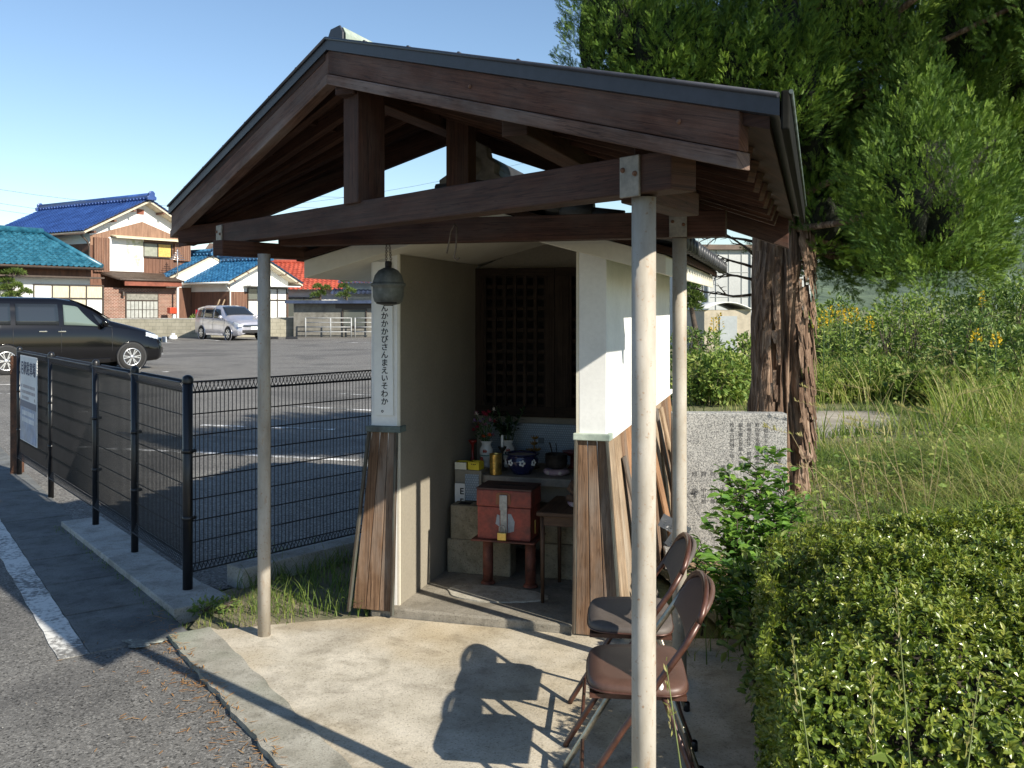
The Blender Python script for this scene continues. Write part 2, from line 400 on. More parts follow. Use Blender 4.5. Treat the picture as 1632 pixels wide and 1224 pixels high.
# ------------------------------------------------------------------ the setting: ground, road, lot, kerbs
U = Vector((-.61, .792, 0)).normalized()        # along the road, away from the camera
NR = Vector((U.y, -U.x, 0))                      # across the road, towards the shrine
def sheet(name, poly, z, mat, th=None, kind='structure'):
    mb = MB()
    if th: mb.prism([(p[0], p[1], z-th) for p in poly], (0, 0, th))
    else:
        p3 = [Vector((p[0], p[1], z)) for p in poly]
        a = sum(p3[i].x*p3[(i+1) % len(p3)].y-p3[(i+1) % len(p3)].x*p3[i].y for i in range(len(p3)))
        if a < 0: p3 = p3[::-1]
        mb.add(p3, [tuple(range(len(p3)))])
    return tag(mb.build(name, mat), kind=kind)
mb = MB(); mb.add([(-900, -60, -.05), (900, -60, -.05), (900, 1400, -.05), (-900, 1400, -.05)], [(0, 1, 2, 3)])
tag(mb.build('ground', m_field), kind='structure')
C0 = Vector((-1.74, 5.05, 0))                    # corner of the car-park fence
F2 = Vector((.655, .755, 0)).normalized()        # fence behind the shrine
lotp = [C0-NR*.05+U*.2, C0+U*60-NR*.05, (-90, 58), (-90, 70), (6, 70), (4.2, 40), (1.6, 12), C0+F2*4.2, C0+F2*.1]
sheet('parking_lot', [(p[0], p[1]) for p in lotp], -.012, m_lot)
K0 = Vector((-.795, 3.17, 0)); KD = Vector((-.552, .834, 0)).normalized(); KN = Vector((KD.y, -KD.x, 0))
K1 = gnd(270, 1022)
# road sheet: everything left of the kerb line
rp = [K0-KD*9, K1+KN*.02, gnd(300, 1006), C0-NR*.16, C0-NR*.16+U*60, (-120, 90), (-120, -40), (20, -40)]
sheet('road', [(p[0], p[1]) for p in rp], 0., m_asphalt)
# front kerb strip
kk = [K0-KD*6, K1+KD*.02, K1+KN*.19+KD*.06, K0+KN*.205-KD*6]
def wob_strip(name, a, b, w, z, mat, n=46, amp=.007, th=.05):
    """a strip with worn, uneven edges"""
    a = Vector(a); b = Vector(b); d = (b-a); L = d.length; d.normalize(); nn = Vector((d.y, -d.x, 0))
    le = []; ri = []
    for i in range(n+1):
        t = i/n; p = a+(b-a)*t
        j = amp*(math.sin(t*L*17)+math.sin(t*L*41+1)*.6+random.uniform(-1, 1)*.7)
        j2 = amp*(math.sin(t*L*23+2)+random.uniform(-1, 1)*.6)
        le.append(p+nn*j); ri.append(p+nn*(w+j2))
    mb = MB(); vs_ = []; fs = []
    for i in range(n+1):
        for q in (le[i], ri[i]): vs_ += [(q.x, q.y, z), (q.x, q.y, z-th)]
    for i in range(n):
        k = i*4
        fs += [(k, k+2, k+6, k+4), (k+1, k, k+4, k+5), (k+2, k+3, k+7, k+6)]
    fs += [(0, 1, 3, 2), (n*4+2, n*4+3, n*4+1, n*4)]
    mb.add(vs_, fs); return mb.build(name, mat)
tag(wob_strip('kerb', K0-KD*5, K1+KD*.03, .197, .022, m_kerb, 130, .0045), kind='structure')
# porch slab
pl = [K1+KN*.190+KD*.05, gnd(345, 1012)+Vector((.0, .02, 0)), gnd(470, 998), gnd(600, 988), gnd(960, 1022), Vector((1.05, 4.35, 0)), Vector((.95, 3.6, 0)), Vector((.66, 2.2, 0)), Vector((.56, 1.7, 0)), K0+KN*.190-KD*2.0]
sheet('porch_floor', [(p[0], p[1]) for p in pl], .018, m_slab, .06)
# bare soil round the slab and under the weeds by the fence
sheet('soil', [(p[0], p[1]) for p in [gnd(302, 1000), gnd(345, 1014), Vector((-.6, 4.72, 0)), Vector((-.3, 6.6, 0)), C0+F2*3.2, C0+F2*.2+Vector((.02, -.05, 0))]], -.004, m_soil)
sheet('soil', [(p[0], p[1]) for p in [(.3, .6), (1.05, 4.4), (.5, 8), (6, 9), (6, .2)]], -.02, m_soil)
# gutter slabs beside the white line, each a slab with a joint
WL0 = gnd(142, 1043); LD = Vector((-.57, .822, 0)).normalized(); LN = Vector((LD.y, -LD.x, 0))
gl = gnd(290, 1012)
ga = WL0+LN*.006
gw = (gl-ga).dot(LN)+.03
for k in range(14):
    a = ga+LD*(k*.62+.004); b = ga+LD*(k*.62+.61)
    mb = MB(); mb.prism([(a.x, a.y, -.05), (a.x+LN.x*gw, a.y+LN.y*gw, -.05), (b.x+LN.x*gw, b.y+LN.y*gw, -.05), (b.x, b.y, -.05)], (0, 0, .056+.001*(k % 2)))
    tag(mb.build('pavement', m_gutter, bevel=.004), kind='structure')
# worn white edge line
tag(wob_strip('road_marking', WL0, WL0+LD*26, .125, .0045, m_line, 240, .003, .003), kind='structure')
bpy.data.objects['road_marking'].location = -LN*.125
# fence kerb (new pale concrete)
a = C0-NR*.17-U*.30; b = C0+U*2.15-NR*.17
mb = MB(); mb.prism([(p.x, p.y, -.05) for p in (a, b, b+NR*.27, C0+NR*.10+U*.12, C0+NR*.14-U*.26)], (0, 0, .09))
tag(mb.build('kerb', m_newcon, bevel=.006), kind='structure')
mb = MB(); a = C0+F2*.28; b = C0+F2*5; n2 = Vector((F2.y, -F2.x, 0))
mb.prism([(p.x, p.y, -.05) for p in (a-n2*.07, a+n2*.09, b+n2*.09, b-n2*.07)], (0, 0, .155))
tag(mb.build('kerb', m_newcon, bevel=.006), kind='structure')
# car-park stall lines
def lot_line(p, q, w=.10):
    a = gnd(*p, z=-.012); b = gnd(*q, z=-.012)
    o = wob_strip('road_marking', a, b, w, -.007, m_lotline, 40, .003, .003); tag(o, kind='structure')
lot_line((120, 711), (572, 733)); lot_line((325, 677), (535, 684)); lot_line((465, 647), (640, 656))
lot_line((350, 617), (388, 618)); lot_line((440, 611), (470, 611)); lot_line((545, 627), (660, 634)); lot_line((-60, 628), (60, 626)); lot_line((-60, 614), (40, 612))
lot_line((254, 564), (262, 564), .3); lot_line((262, 592), (270, 592), .2); lot_line((255, 545), (275, 546), .25); lot_line((540, 545), (640, 548), .2); lot_line((60, 660), (140, 656)); lot_line((330, 541), (352, 543), .2)
# concrete pad with gravel in the rough ground behind the tree
sheet('path', [(p[0], p[1]) for p in [gnd(1085, 668), gnd(1150, 650), gnd(1400, 650), gnd(1470, 662), gnd(1440, 682), gnd(1330, 692), gnd(1110, 688)]], -.045, CONCRETE('path_concrete', (.46, .41, .33), (.34, .31, .25), None, .8))
# pale paint splash and asphalt patch stain on the road
sp = gnd(225, 1027)
mb = MB(); pts = []
for k in range(26):
    t = 2*math.pi*k/26; rr = 1+.35*math.sin(3*t)+.2*random.uniform(-1, 1)
    q = sp+Vector((math.cos(t)*.085*rr, math.sin(t)*.055*rr, .0035)); pts.append((q.x, q.y, .010))
mb.add(pts, [tuple(range(26))]); tag(mb.build('road_marking', PAINTWORN('old_splash', (.58, .60, .50), (.15, .15, .13), .45, 25)), kind='structure')

# hills far away
def hill(name, x0, x1, Y, h, seed, mat, dep=300):
    r_ = random.Random(seed); P = []
    nx = 60
    ph = [r_.uniform(0, 6.3) for _ in range(6)]
    for j in range(9):
        row = []
        for i in range(nx+1):
            t = i/nx; x = x0+(x1-x0)*t
            e = math.sin(math.pi*t)**.7
            prof = .75+.14*math.sin(5*t+ph[0])+.08*math.sin(11*t+ph[1])+.04*math.sin(23*t+ph[2])+.03*math.sin(47*t+ph[3])
            s = math.sin(math.pi*min(1, j/8)*.5)
            row.append((x, Y+dep*j/8+8*math.sin(9*t+j), h*e*prof*s*(1+.05*math.sin(31*t+j*2))-1))
        P.append(row)
    mb = MB(); mb.grid(P)
    return tag(mb.build(name, mat), kind='structure')
m_hill = M('wooded_hill', (.125, .17, .10), .95, .5, .035, .25, .8, 2., col2=(.045, .075, .045))
hill('hills', -40, 330, 520, 72, 3, m_hill)
hill('hills', 180, 900, 600, 110, 5, m_hill)
hill('hills', -700, -60, 900, 38, 9, m_hill)
# ------------------------------------------------------------------ the porch in front of the shrine
FR = Vector((.35, 2.5, 0)); FL = Vector((-1.159, 4.4, 0)); BR = Vector((.696, 3.91, 0))
ud = (FL-FR).normalized(); vd = Vector((-.957, .289, 0)).normalized()
fo = Vector((-ud.y, ud.x, 0));  fo = fo if fo.y < 0 else -fo       # outwards, towards the road
Rf = Vector((.574, 2.02, 2.008)); Rb = Vector((1.313, 4.29, 2.008))
Af = Vector((-.72, 3.65, 2.596)); Ab = Vector((-.273, 4.77, 2.596))
Lf = Vector((-1.855, 5.08, 2.099)); Lb = Vector((-1.80, 5.26, 2.09))
porch = thing('porch', 'open timber porch with a shallow gabled copper roof on three steel pipe posts', 'porch', (-.2, 3.6, 0))
PW = dict(parent=porch, world=True)
def pipe(p, z1, r, name='post'):
    mb = MB(); mb.tube([(p.x, p.y, 0.0), (p.x, p.y, z1*.33), (p.x, p.y, z1*.66), (p.x, p.y, z1)], r, 24)
    return mb.build(name, m_post, **PW)
pipe(FR, 1.842, .0325); pipe(FL, 1.80, .0295); pipe(BR, 1.838, .0295)
def bar(p, q, w, h, mat, name, up=(0, 0, 1), bevel=.004):
    mb = MB(); mb.beam(p, q, w, h, up); return mb.build(name, mat, bevel=bevel, **PW)
Z = lambda p, z: Vector((p.x, p.y, z))
# tie beams
bar(Z(FR-ud*.14, 1.897), Z(FL+ud*.46, 1.897+.02), .095, .10, m_beam, 'beam')
bar(Z(BR-vd*.19, 1.892), Z(BR+vd*1.85, 1.892), .09, .108, m_beam, 'beam')
# short cross pieces over the posts
bar(Vector((-1.345, 4.30, 1.823)), Vector((-1.03, 4.72, 1.823)), .075, .07, m_beam, 'cross_piece')
bar(Vector((.335, 2.56, 1.87)), Vector((.545, 2.95, 1.87)), .085, .07, m_beam, 'cross_piece')
bar(Z(FR+Vector((.03, .1, 0)), 1.985), Z(BR+Vector((.03, -.05, 0)), 1.985), .085, .075, m_beam, 'purlin')
# steel bracket plates
for p, d, s, zc, w, h in ((FR, ud, fo, 1.893, .07, .108), (BR, vd, Vector((-vd.y, vd.x, 0)), 1.884, .072, .09), (FL+ud*.42, ud, fo, 1.91, .07, .10)):
    s = s if s.y < 0 else -s
    c = Z(p, zc)+s*.052
    mb = MB(); mb.beam(c-d*(w/2), c+d*(w/2), .008, h)
    pt = mb.build('bracket_plate', m_plate, bevel=.002, **PW)
    for a in (-.022, .022):
        mb = MB(); mb.lathe([(0, .006), (.006, .005), (.0075, 0)], c+d*a+Vector((0, 0, .012+a*.3))+s*.004, 10, axis=s)
        o = mb.build('bolt', m_rust); o.parent = pt
# king posts, ridge beam, purlins
bar(Vector((-.576, 3.666, 1.95)), Vector((-.576, 3.666, 2.47)), .118, .118, m_beam, 'king_post', up=ud)
bar(Vector((-.226, 4.188, 1.945)), Vector((-.226, 4.188, 2.44)), .105, .105, m_beam, 'king_post', up=vd)
bar(Vector((-.64, 3.60, 2.415)), Vector((-.15, 4.62, 2.385)), .09, .10, m_beam, 'ridge_beam')
def onslope(A, B, E0, E1, f, t, dz):
    """point on a roof slope: f along the eave, t from ridge to eave"""
    return (A+(B-A)*f)*(1-t)+(E0+(E1-E0)*f)*t+Vector((0, 0, dz))
RS = lambda f, t, dz: onslope(Af, Ab, Rf, Rb, f, t, dz)
LS = lambda f, t, dz: onslope(Af, Ab, Lf, Lb, f, t, dz)
bar(RS(.07, .53, -.165), RS(1-.05, .53, -.165), .085, .08, m_beam, 'purlin')
bar(LS(.15, .93, -.215), LS(.97, .86, -.205), .09, .085, m_beam, 'purlin')
bar(LS(.0, .93, -.20)+Vector((.02, .04, 0)), Vector((-1.0, 4.75, 1.985)), .08, .085, m_beam, 'purlin')
# roof: boarding, metal covering with edge strip, seams
def slab(quad, z0, th, mat, name, ofs=0):
    mb = MB(); mb.prism([p+Vector((0, 0, z0)) for p in quad], (0, 0, th)); return mb.build(name, mat, **PW)
def inset(A, B, C, D, k):   # slightly smaller quad
    c = (A+B+C+D)/4
    return [p+(c-p).normalized()*k for p in (A, B, C, D)]
slab(inset(Af+Vector((.02, .03, 0)), Ab, Rb, Rf, .045), -.075, .028, m_board, 'roof_boarding')
slab(inset(Af, Ab, Lb, Lf, .03), -.075, .028, m_board, 'roof_boarding')
slab([Af, Ab, Rb, Rf], -.046, .046, m_copper, 'roof_covering')
slab([Af, Ab, Lb, Lf], -.046, .046, m_copper, 'roof_covering')
# standing seams of the copper sheets, seen as nicks along the roof edge
for S_, n_ in ((RS, 7), (LS, 7)):
    for k in range(1, n_):
        t = k/n_
        mb = MB(); mb.tube([S_(0, t, .003)+fo*.004, S_(.5, t, .003), S_(1, t, .003)], .006, 6); mb.build('seam', m_copper, **PW)
# thin rounded lips along the front roof edge
for a, b in ((Af, Rf), (Af, Lf)):
    mb = MB(); mb.tube([a+fo*.004+Vector((0, 0, -.002)), b+fo*.004+Vector((0, 0, -.002))], .006, 8); mb.build('roof_edge', m_patdk if a is not Af else m_copper, **PW)
# right eave gutter strip
ed = (Rb-Rf).normalized(); es = Vector((ed.y, -ed.x, 0))
mb = MB(); mb.beam(Rf+es*.012+Vector((0, 0, -.034)), Rb+es*.012+Vector((0, 0, -.034)), .018, .085); mb.build('gutter', m_gutd, bevel=.004, **PW)
mb = MB(); mb.tube([Rf+es*.024+Vector((0, 0, .004)), Rb+es*.024+Vector((0, 0, .004))], .005, 8); mb.build('roof_edge', m_patdk, **PW)
# ridge cap with a boxed end
rd = (Ab-Af).normalized()
c0 = Af+rd*.06; c1 = Ab+rd*.02
sdv = Vector((rd.y, -rd.x, 0))
prof = [(-.056, -.02), (-.056, .024), (-.03, .060), (.03, .060), (.05, .03), (.05, -.02)]
sk = -ud/abs((-ud).dot(sdv))
poly = [c0+rd*.03+sk*a+Vector((0, 0, b)) for a, b in prof]
mb = MB(); mb.prism(poly, c1-c0); rc = mb.build('ridge_cap', m_patina, bevel=.004, **PW)
mb = MB(); mb.prism([p+fo*.010+(p-(c0+rd*.03+Vector((0, 0, .02))))*.06 for p in poly], fo*.008); o = mb.build('end_plate', m_copper, bevel=.002); o.parent = rc
# barge boards front (upper board + paler lower trim), back
def barge(a, b, off, z0, z1, th, mat, name, s):
    a = a+s*off; b = b+s*off
    mb = MB()
    mb.prism([a+Vector((0, 0, z0)), b+Vector((0, 0, z0)), b+Vector((0, 0, z1)), a+Vector((0, 0, z1))], s*th)
    # grain along the slope
    L = (b-a).length; r0 = random.random()*9
    for i, f in enumerate(mb.f):
        u = []
        for k in f:
            p = Vector(mb.v[k]); u.append(((p-a).dot((b-a).normalized())+r0, (p-a).dot((b-a).normalized().cross(s))+r0*2+(p-a).dot(s)))
        mb.uv[i] = u
    return mb.build(name, mat, bevel=.003, **PW)
sl = Vector((0, 0, 1))
Rfi = Rf+(Af-Rf)*.055; Lfi = Lf+(Af-Lf)*.01
barge(Af, Rfi, -.045, -.138, -.048, .035, m_barge, 'barge_board', fo)
barge(Af, Rfi, -.050, -.180, -.140, .048, m_trim, 'barge_trim', fo)
barge(Lfi, Af, -.045, -.138, -.048, .035, m_barge, 'barge_board', fo)
barge(Lfi, Af, -.050, -.180, -.140, .048, m_trim, 'barge_trim', fo)
Rbi = Rb+(Ab-Rb)*.03
bs = -Vector((-vd.y, vd.x, 0)); bs = bs if bs.y > 0 else -bs
barge(Rbi, Ab, -.05, -.21, -.048, .04, m_beam, 'barge_board', bs)
barge(Ab, Lb+(Ab-Lb)*.02, -.05, -.21, -.048, .04, m_beam, 'barge_board', bs)
# rafters of both slopes
for k in range(1, 9):
    f = .03+k*.107
    bar(RS(f, .02, -.108), RS(f, .945, -.108), .04, .062, m_raft, 'rafter', bevel=.002)
for k in range(1, 6):
    f = k/6
    bar(LS(f, .02, -.108), LS(f, .97, -.108), .04, .062, m_raft, 'rafter', bevel=.002)
# long thin battens under the left slope
for t in (.25, .45, .65, .82):
    bar(LS(.06, t, -.085), LS(.97, t, -.085), .03, .022, m_raft, 'batten', bevel=0)
# nail heads on the barge board
for t in (.86, .45):
    p = Af+(Rf-Af)*t+fo*(-.045+.036)+Vector((0, 0, -.095))
    mb = MB(); mb.lathe([(0, .004), (.006, .003), (.007, 0)], p, 8, axis=fo); mb.build('nail', m_rust, **PW)

# ------------------------------------------------------------------ the shrine
YAW = -R(16.1)
O3 = Vector((-.561, 4.70, 0))
def S(x, y, z=0): return O3+Vector((math.cos(YAW)*x-math.sin(YAW)*y, math.sin(YAW)*x+math.cos(YAW)*y, z))
shrine = thing('shrine', 'small white-plastered roadside shrine with weathered wooden skirting and black tiled roof', 'shrine', O3, YAW)
def sb(x0, x1, y0, y1, z0, z1, mat, name, bevel=.003, parent=None):
    mb = MB(); mb.box(x0, x1, y0, y1, z0, z1); return mb.build(name, mat, parent or shrine, bevel=bevel)
WZ = 1.80
def roofz(x): return 1.695+.272*(x+.45) if x < .445 else 1.695+.272*(1.34-x)
# plastered walls
for x0, x1 in ((-.155, -.012), (.912, 1.045)):
    mb = MB()
    mb.prism([(x0, 0, .02), (x1, 0, .02), (x1, 0, roofz(x1)+.02), (x0, 0, roofz(x0)+.02)], (0, 2.55, 0))
    mb.build('wall', m_white, shrine, bevel=.004)
for x0, x1 in ((-.012, 0.), (.90, .912)):
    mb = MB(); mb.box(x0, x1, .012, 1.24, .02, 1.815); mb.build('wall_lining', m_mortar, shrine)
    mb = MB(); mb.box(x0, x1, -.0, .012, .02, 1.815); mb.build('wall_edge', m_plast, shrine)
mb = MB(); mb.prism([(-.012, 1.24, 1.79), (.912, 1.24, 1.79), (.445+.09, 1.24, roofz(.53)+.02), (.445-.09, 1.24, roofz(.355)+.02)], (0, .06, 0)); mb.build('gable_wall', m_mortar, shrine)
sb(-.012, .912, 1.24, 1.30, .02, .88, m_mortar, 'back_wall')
sb(-.012, .912, 2.45, 2.55, .02, 1.80, m_white, 'back_wall')
# floor with a step
mb = MB(); mb.prism([(-.14, -.045, .0), (1.0, -.045, 0), (1.0, 2.5, 0), (-.14, 2.5, 0)], (0, 0, .062)); mb.build('floor_slab', CONCRETE('shrine_floor', (.33, .30, .25), (.22, .20, .165), None, 2.5), shrine, bevel=.01)
mb = MB(); pts = []
for k in range(40):
    t = 2*math.pi*k/40; rr = 1+.07*math.sin(3*t+1)+.05*random.uniform(-1, 1)
    pts.append((.40+math.cos(t)*.27*rr, .30+math.sin(t)*.13*rr, .0605))
mb.prism(pts, (0, 0, .008)); mb.build('mortar_patch', CONCRETE('white_mortar', (.52, .49, .42), (.42, .38, .32), None, 4), shrine)
# roof slab, white under the eaves
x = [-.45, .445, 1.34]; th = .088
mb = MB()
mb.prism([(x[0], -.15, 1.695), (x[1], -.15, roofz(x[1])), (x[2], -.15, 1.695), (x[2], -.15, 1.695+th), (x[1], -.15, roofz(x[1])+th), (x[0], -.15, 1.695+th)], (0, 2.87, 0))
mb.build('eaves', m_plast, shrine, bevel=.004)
# dark board between slab and tiles
mb = MB()
mb.prism([(x[0]-.03, -.17, 1.695+th-.004), (x[1], -.17, roofz(x[1])+th+.004), (x[2]+.03, -.17, 1.695+th-.004), (x[2]+.03, -.17, 1.695+th+.03), (x[1], -.17, roofz(x[1])+th+.036), (x[0]-.03, -.17, 1.695+th+.03)], (0, 2.9, 0))
mb.build('roof_boarding', m_board, shrine)
def tile_slope(mb, p0, along, L, up, W, tw=.15, rh=.16, amp=.022, lift=.022, seg=6):
    """wavy clay tiles laid in overlapping rows"""
    p0 = Vector(p0); along = Vector(along).normalized(); up = Vector(up).normalized(); nn = along.cross(up).normalized()
    if nn.z < 0: nn = -nn
    nr = max(1, int(round(W/rh))); nc = max(1, int(round(L/tw))); rh = W/nr; tw = L/nc
    for r in range(nr):
        lo = []; hi = []; fr = []
        for c in range(nc*seg+1):
            a = c/seg*2*math.pi
            w = amp*(math.cos(a)+.35*math.cos(2*a))
            q = p0+along*(c*tw/seg)
            lo.append(q+up*(r*rh)+nn*(w+lift)); fr.append(q+up*(r*rh)+nn*(w+lift-.016)); hi.append(q+up*((r+1)*rh+.004)+nn*w)
        mb.grid([fr, lo], smooth=False); mb.grid([lo, hi], smooth=True)
    return mb
s1 = Vector((.895, 0, .2434)).normalized(); Ws = .99
for sx, ex in ((1, x[0]-.09), (-1, x[2]+.09)):
    mb = MB(); tile_slope(mb, (ex, -.19, 1.695+th+.03+.0), (0, 1, 0), 2.94, (sx*s1.x, 0, s1.z), Ws, .16, .17)
    for k in range(19):
        y = -.19+.16*k*.993
        mb.lathe([(0, .012), (.034, .01), (.038, 0), (.036, -.03)], (ex-sx*.004, y, 1.695+th+.055), 12, axis=(-sx, 0, 0))
    mb.build('roof_tiles', m_tile, shrine)
    # round edge tiles up the gable
    mb = MB()
    for k in range(7):
        a = Vector((ex+sx*s1.x*(k*Ws/7), -.20, 1.695+th+.07+s1.z*k*Ws/7)); b = a+Vector((sx*s1.x, 0, s1.z))*(Ws/7+.01)
        mb.tube([a+Vector((0, 0, .014)), b], [.042, .036], 10)
    mb.build('verge_tiles', m_tile, shrine)
rz = roofz(.445)+th+.06
mb = MB()
for k, (w, h) in enumerate(((.20, .05), (.17, .045), (.14, .045))):
    z0 = rz+sum((.05, .045, .045)[:k])
    mb.box(.445-w/2, .445+w/2, -.12+.01*k, 2.68, z0, z0+h-.006)
mb.tube([(.445, -.10, rz+.15), (.445, 2.68, rz+.15)], .055, 12)
mb.build('ridge_tiles', m_tile, shrine, bevel=.006)
# demon-tile style finial: stepped, shouldered block
pf = [(-.17, -.05), (-.185, .0), (-.15, .025), (-.155, .06), (-.115, .085), (-.12, .13), (-.085, .16), (-.075, .21), (-.03, .235), (.03, .235), (.075, .21), (.085, .16), (.12, .13), (.115, .085), (.155, .06), (.15, .025), (.185, .0), (.17, -.05)]
mb = MB(); mb.prism([(.445+a, -.22, rz+b) for a, b in pf], (0, .09, 0)); fin = mb.build('finial', m_tilecap, shrine, bevel=.006)
mb = MB(); mb.lathe([(0, .03), (.04, .025), (.055, 0)], (.445, -.22, rz+.12), 16, axis=(0, -1, 0)); o = mb.build('boss', m_tilecap, fin)
# sunlit bits of cap tile on the right slope, sunlight painted as pale colour
for k in range(3):
    px = .445+.16+.07*k
    mb = MB(); mb.box(px, px+.05, .2+.25*k, .5+.25*k, roofz(px)+th+.075, roofz(px)+th+.11); mb.build('sunlit_tile', M('sunlit_tile_%d' % k, (.52, .40, .30), .8, .3), shrine, bevel=.004)
# cap moulding above the skirting
for x0, x1 in ((-.175, .012), (.888, 1.065)):
    sb(x0, x1, -.022, .06, .925, .957, m_patdk if x0 < 0 else m_patina, 'cap_moulding', .004)
sb(-.178, -.155, .06, 2.56, .927, .955, m_patdk, 'cap_moulding')
sb(1.045, 1.068, .06, 2.56, .927, .955, m_white, 'cap_moulding')
# skirting boards flaring out towards the ground
def plank(p, q, r, s, th, mat, name='skirting_board', parent=None):
    """board with corners p,q (top) r,s (bottom), grain vertical"""
    p, q, r, s = map(Vector, (p, q, r, s)); n_ = (q-p).cross(s-p).normalized()*th
    mb = MB(); mb.prism([p, q, r, s], n_)
    r0 = random.random()*20; ex = (q-p).normalized()
    for i, f in enumerate(mb.f): mb.uv[i] = [(r0+Vector(mb.v[k]).z, r0*1.7+Vector(mb.v[k]).dot(ex)+Vector(mb.v[k]).dot(n_.normalized())) for k in f]
    return mb.build(name, mat, parent or shrine, bevel=.003)
def skirt(xt0, xt1, xb0, xb1, yt, yb, zb, n, gap=.003):
    for k in range(n):
        a, b = k/n, (k+1)/n
        L = lambda u, v, t: u+(v-u)*t
        plank((L(xt0, xt1, a)+gap/2, yt, .925), (L(xt0, xt1, b)-gap/2, yt, .925), (L(xb0, xb1, b)-gap/2, yb, zb), (L(xb0, xb1, a)+gap/2, yb, zb), .016, m_skirt)
skirt(-.150, -.016, -.232, -.018, -.002, -.055, .045, 3)
skirt(.908, 1.045, .908, 1.12, -.002, -.055, .025, 3)
# patina corner trims
for xt, xb in ((-.160, -.247), (-.012, -.012), (.902, .902), (1.05, 1.125)):
    mb = MB(); mb.beam((xt, -.014, .928), (xb, -.067, .03), .014, .024, (0, 1, 0)); mb.build('corner_trim', m_trimw, shrine, bevel=.003)
# side skirting along both outer walls
for k in range(14):
    y0 = .0+k*.182
    plank((1.048, y0+.002, .925), (1.048, y0+.18, .925), (1.135, y0+.18, .03), (1.135, y0+.002, .03), .014, (m_plank, m_skirt, m_plank, m_skirt, m_planko)[k*3 % 5] if k > 1 else m_plank)
    plank((-.158, y0+.18, .925), (-.158, y0+.002, .925), (-.245, y0+.002, .03), (-.245, y0+.18, .03), .014, m_skirt)
# plinth stones under the skirting
sb(-.13, 1.02, -.02, .04, .0, .035, m_newcon, 'plinth', .006)
# lattice doors before the dark inner room
def lattice(x0, x1, cols, xs):
    fr = MB(); fr.box(x0, x1, 1.20, 1.235, .88, .945); fr.box(x0, x1, 1.20, 1.235, 1.745, 1.792)
    fr.box(x0, xs-.004, 1.20, 1.235, .945, 1.745); fr.box(xs+cols*.0655+.004, x1, 1.20, 1.235, .945, 1.745)
    d = fr.build('lattice_door', m_lattice, shrine, bevel=.002)
    g = MB()
    for c in range(cols+1): g.box(xs+c*.0655-.011, xs+c*.0655+.011, 1.206, 1.222, .945, 1.745)
    for r in range(13): g.box(xs-.004, xs+cols*.0655+.004, 1.2225, 1.234, .945+r*.0666-.011, .945+r*.0666+.011)
    o = g.build('lattice', m_lattice, d)
lattice(.0, .505, 6, .055); lattice(.507, .90, 4, .60)
sb(.0, .90, 1.33, 1.34, .88, 1.80, m_void, 'inner_room_dark')  # near-black sheet standing in for the unlit depth of the inner room
# ------------------------------------------------------------------ lettering
def letters(body, size, loc, xdir, ydir, mat, name='lettering', parent=None, line=1.0, ext=.0006, align='CENTER', bold=0):
    cu = bpy.data.curves.new('txt', 'FONT'); cu.body = body; cu.size = size; cu.space_line = line
    cu.align_x = align; cu.align_y = 'TOP'; cu.extrude = ext; cu.offset = bold; cu.resolution_u = 3
    o = bpy.data.objects.new('txt', cu); COL.objects.link(o)
    dg = bpy.context.evaluated_depsgraph_get(); dg.update()
    me = bpy.data.meshes.new_from_object(o.evaluated_get(dg))
    bpy.data.objects.remove(o)
    xdir = Vector(xdir).normalized(); ydir = Vector(ydir).normalized(); zd = xdir.cross(ydir)
    mt = Matrix((xdir, ydir, zd)).transposed().to_4x4(); mt.translation = Vector(loc)
    me.transform(mt); me.name = name; me.materials.clear(); me.materials.append(mat)
    r = bpy.data.objects.new(name, me); COL.objects.link(r)
    if parent is not None: r.parent = parent
    return r
m_ink = M('black_ink', (.015, .015, .018), .6, .1, 10, 40, 0)
def SD(x, y): return Vector((math.cos(YAW)*x-math.sin(YAW)*y, math.sin(YAW)*x+math.cos(YAW)*y, 0))
def sp(px, py, ly):
    k = (px-816)/1500; c, s = math.cos(YAW), -math.sin(YAW)
    lx = (k*(O3.y+c*ly)-O3.x-s*ly)/(c+s*k); Y = O3.y-s*lx+c*ly
    return Vector((lx, ly, CAMH-(py-490)/1500*Y))
# mantra board on the left pillar
a = S(-.128, -.012, 0)
sg = thing('sign', 'narrow white board of vertical black hiragana on the left shrine pillar', 'sign', S(-.078, -.006, 1.02), YAW)
mb = MB(); mb.prism([(-.054, 0, -.01), (.048, 0, -.01), (.042, 0, .76), (-.06, 0, .76)], (0, -.006, 0)); mb.build('board', M('white_board', (.78, .78, .75), .5, .06, 4, 40, .05), sg, bevel=.001)
letters('お\nん\nか\nか\nか\nび\nさ\nん\nま\nえ\nい\nそ\nわ\nか\n。', .0395, (.002, -.0068, .583), (1, 0, 0), (0.0, 0, 1), m_ink, 'lettering', sg, .985, .0006, 'CENTER', .0006)
# bell on its chain
m_bell = M('bell_metal', (.17, .18, .165), .6, .45, 8, 50, .3, .002, metal=.3, col2=(.07, .075, .07))
m_iron = M('dark_iron', (.06, .05, .045), .6, .4, 12, 60, .2, .001, metal=.5)
m_chain = M('rusty_chain', (.16, .12, .09), .6, .4, 20, 80, .1, metal=.5)
bc = at(619, 455, 4.27)
bl = thing('bell', 'round grey metal shrine bell hanging on a chain from the porch beam', 'bell', bc)
mb = MB(); mb.lathe([(.001, .082), (.022, .080), (.045, .068), (.062, .045), (.070, .018), (.071, .012), (.078, .010), (.080, .004), (.078, -.003), (.071, -.006), (.071, -.02), (.070, -.05), (.064, -.072), (.05, -.084), (.02, -.09), (.001, -.09)], n=32); mb.build('shell', m_bell, bl)
mb = MB(); mb.box(-.045, .045, -.069, -.062, -.083, -.076); mb.box(-.02, .02, -.012, .012, -.0925, -.088); mb.build('slot', m_void, bl)
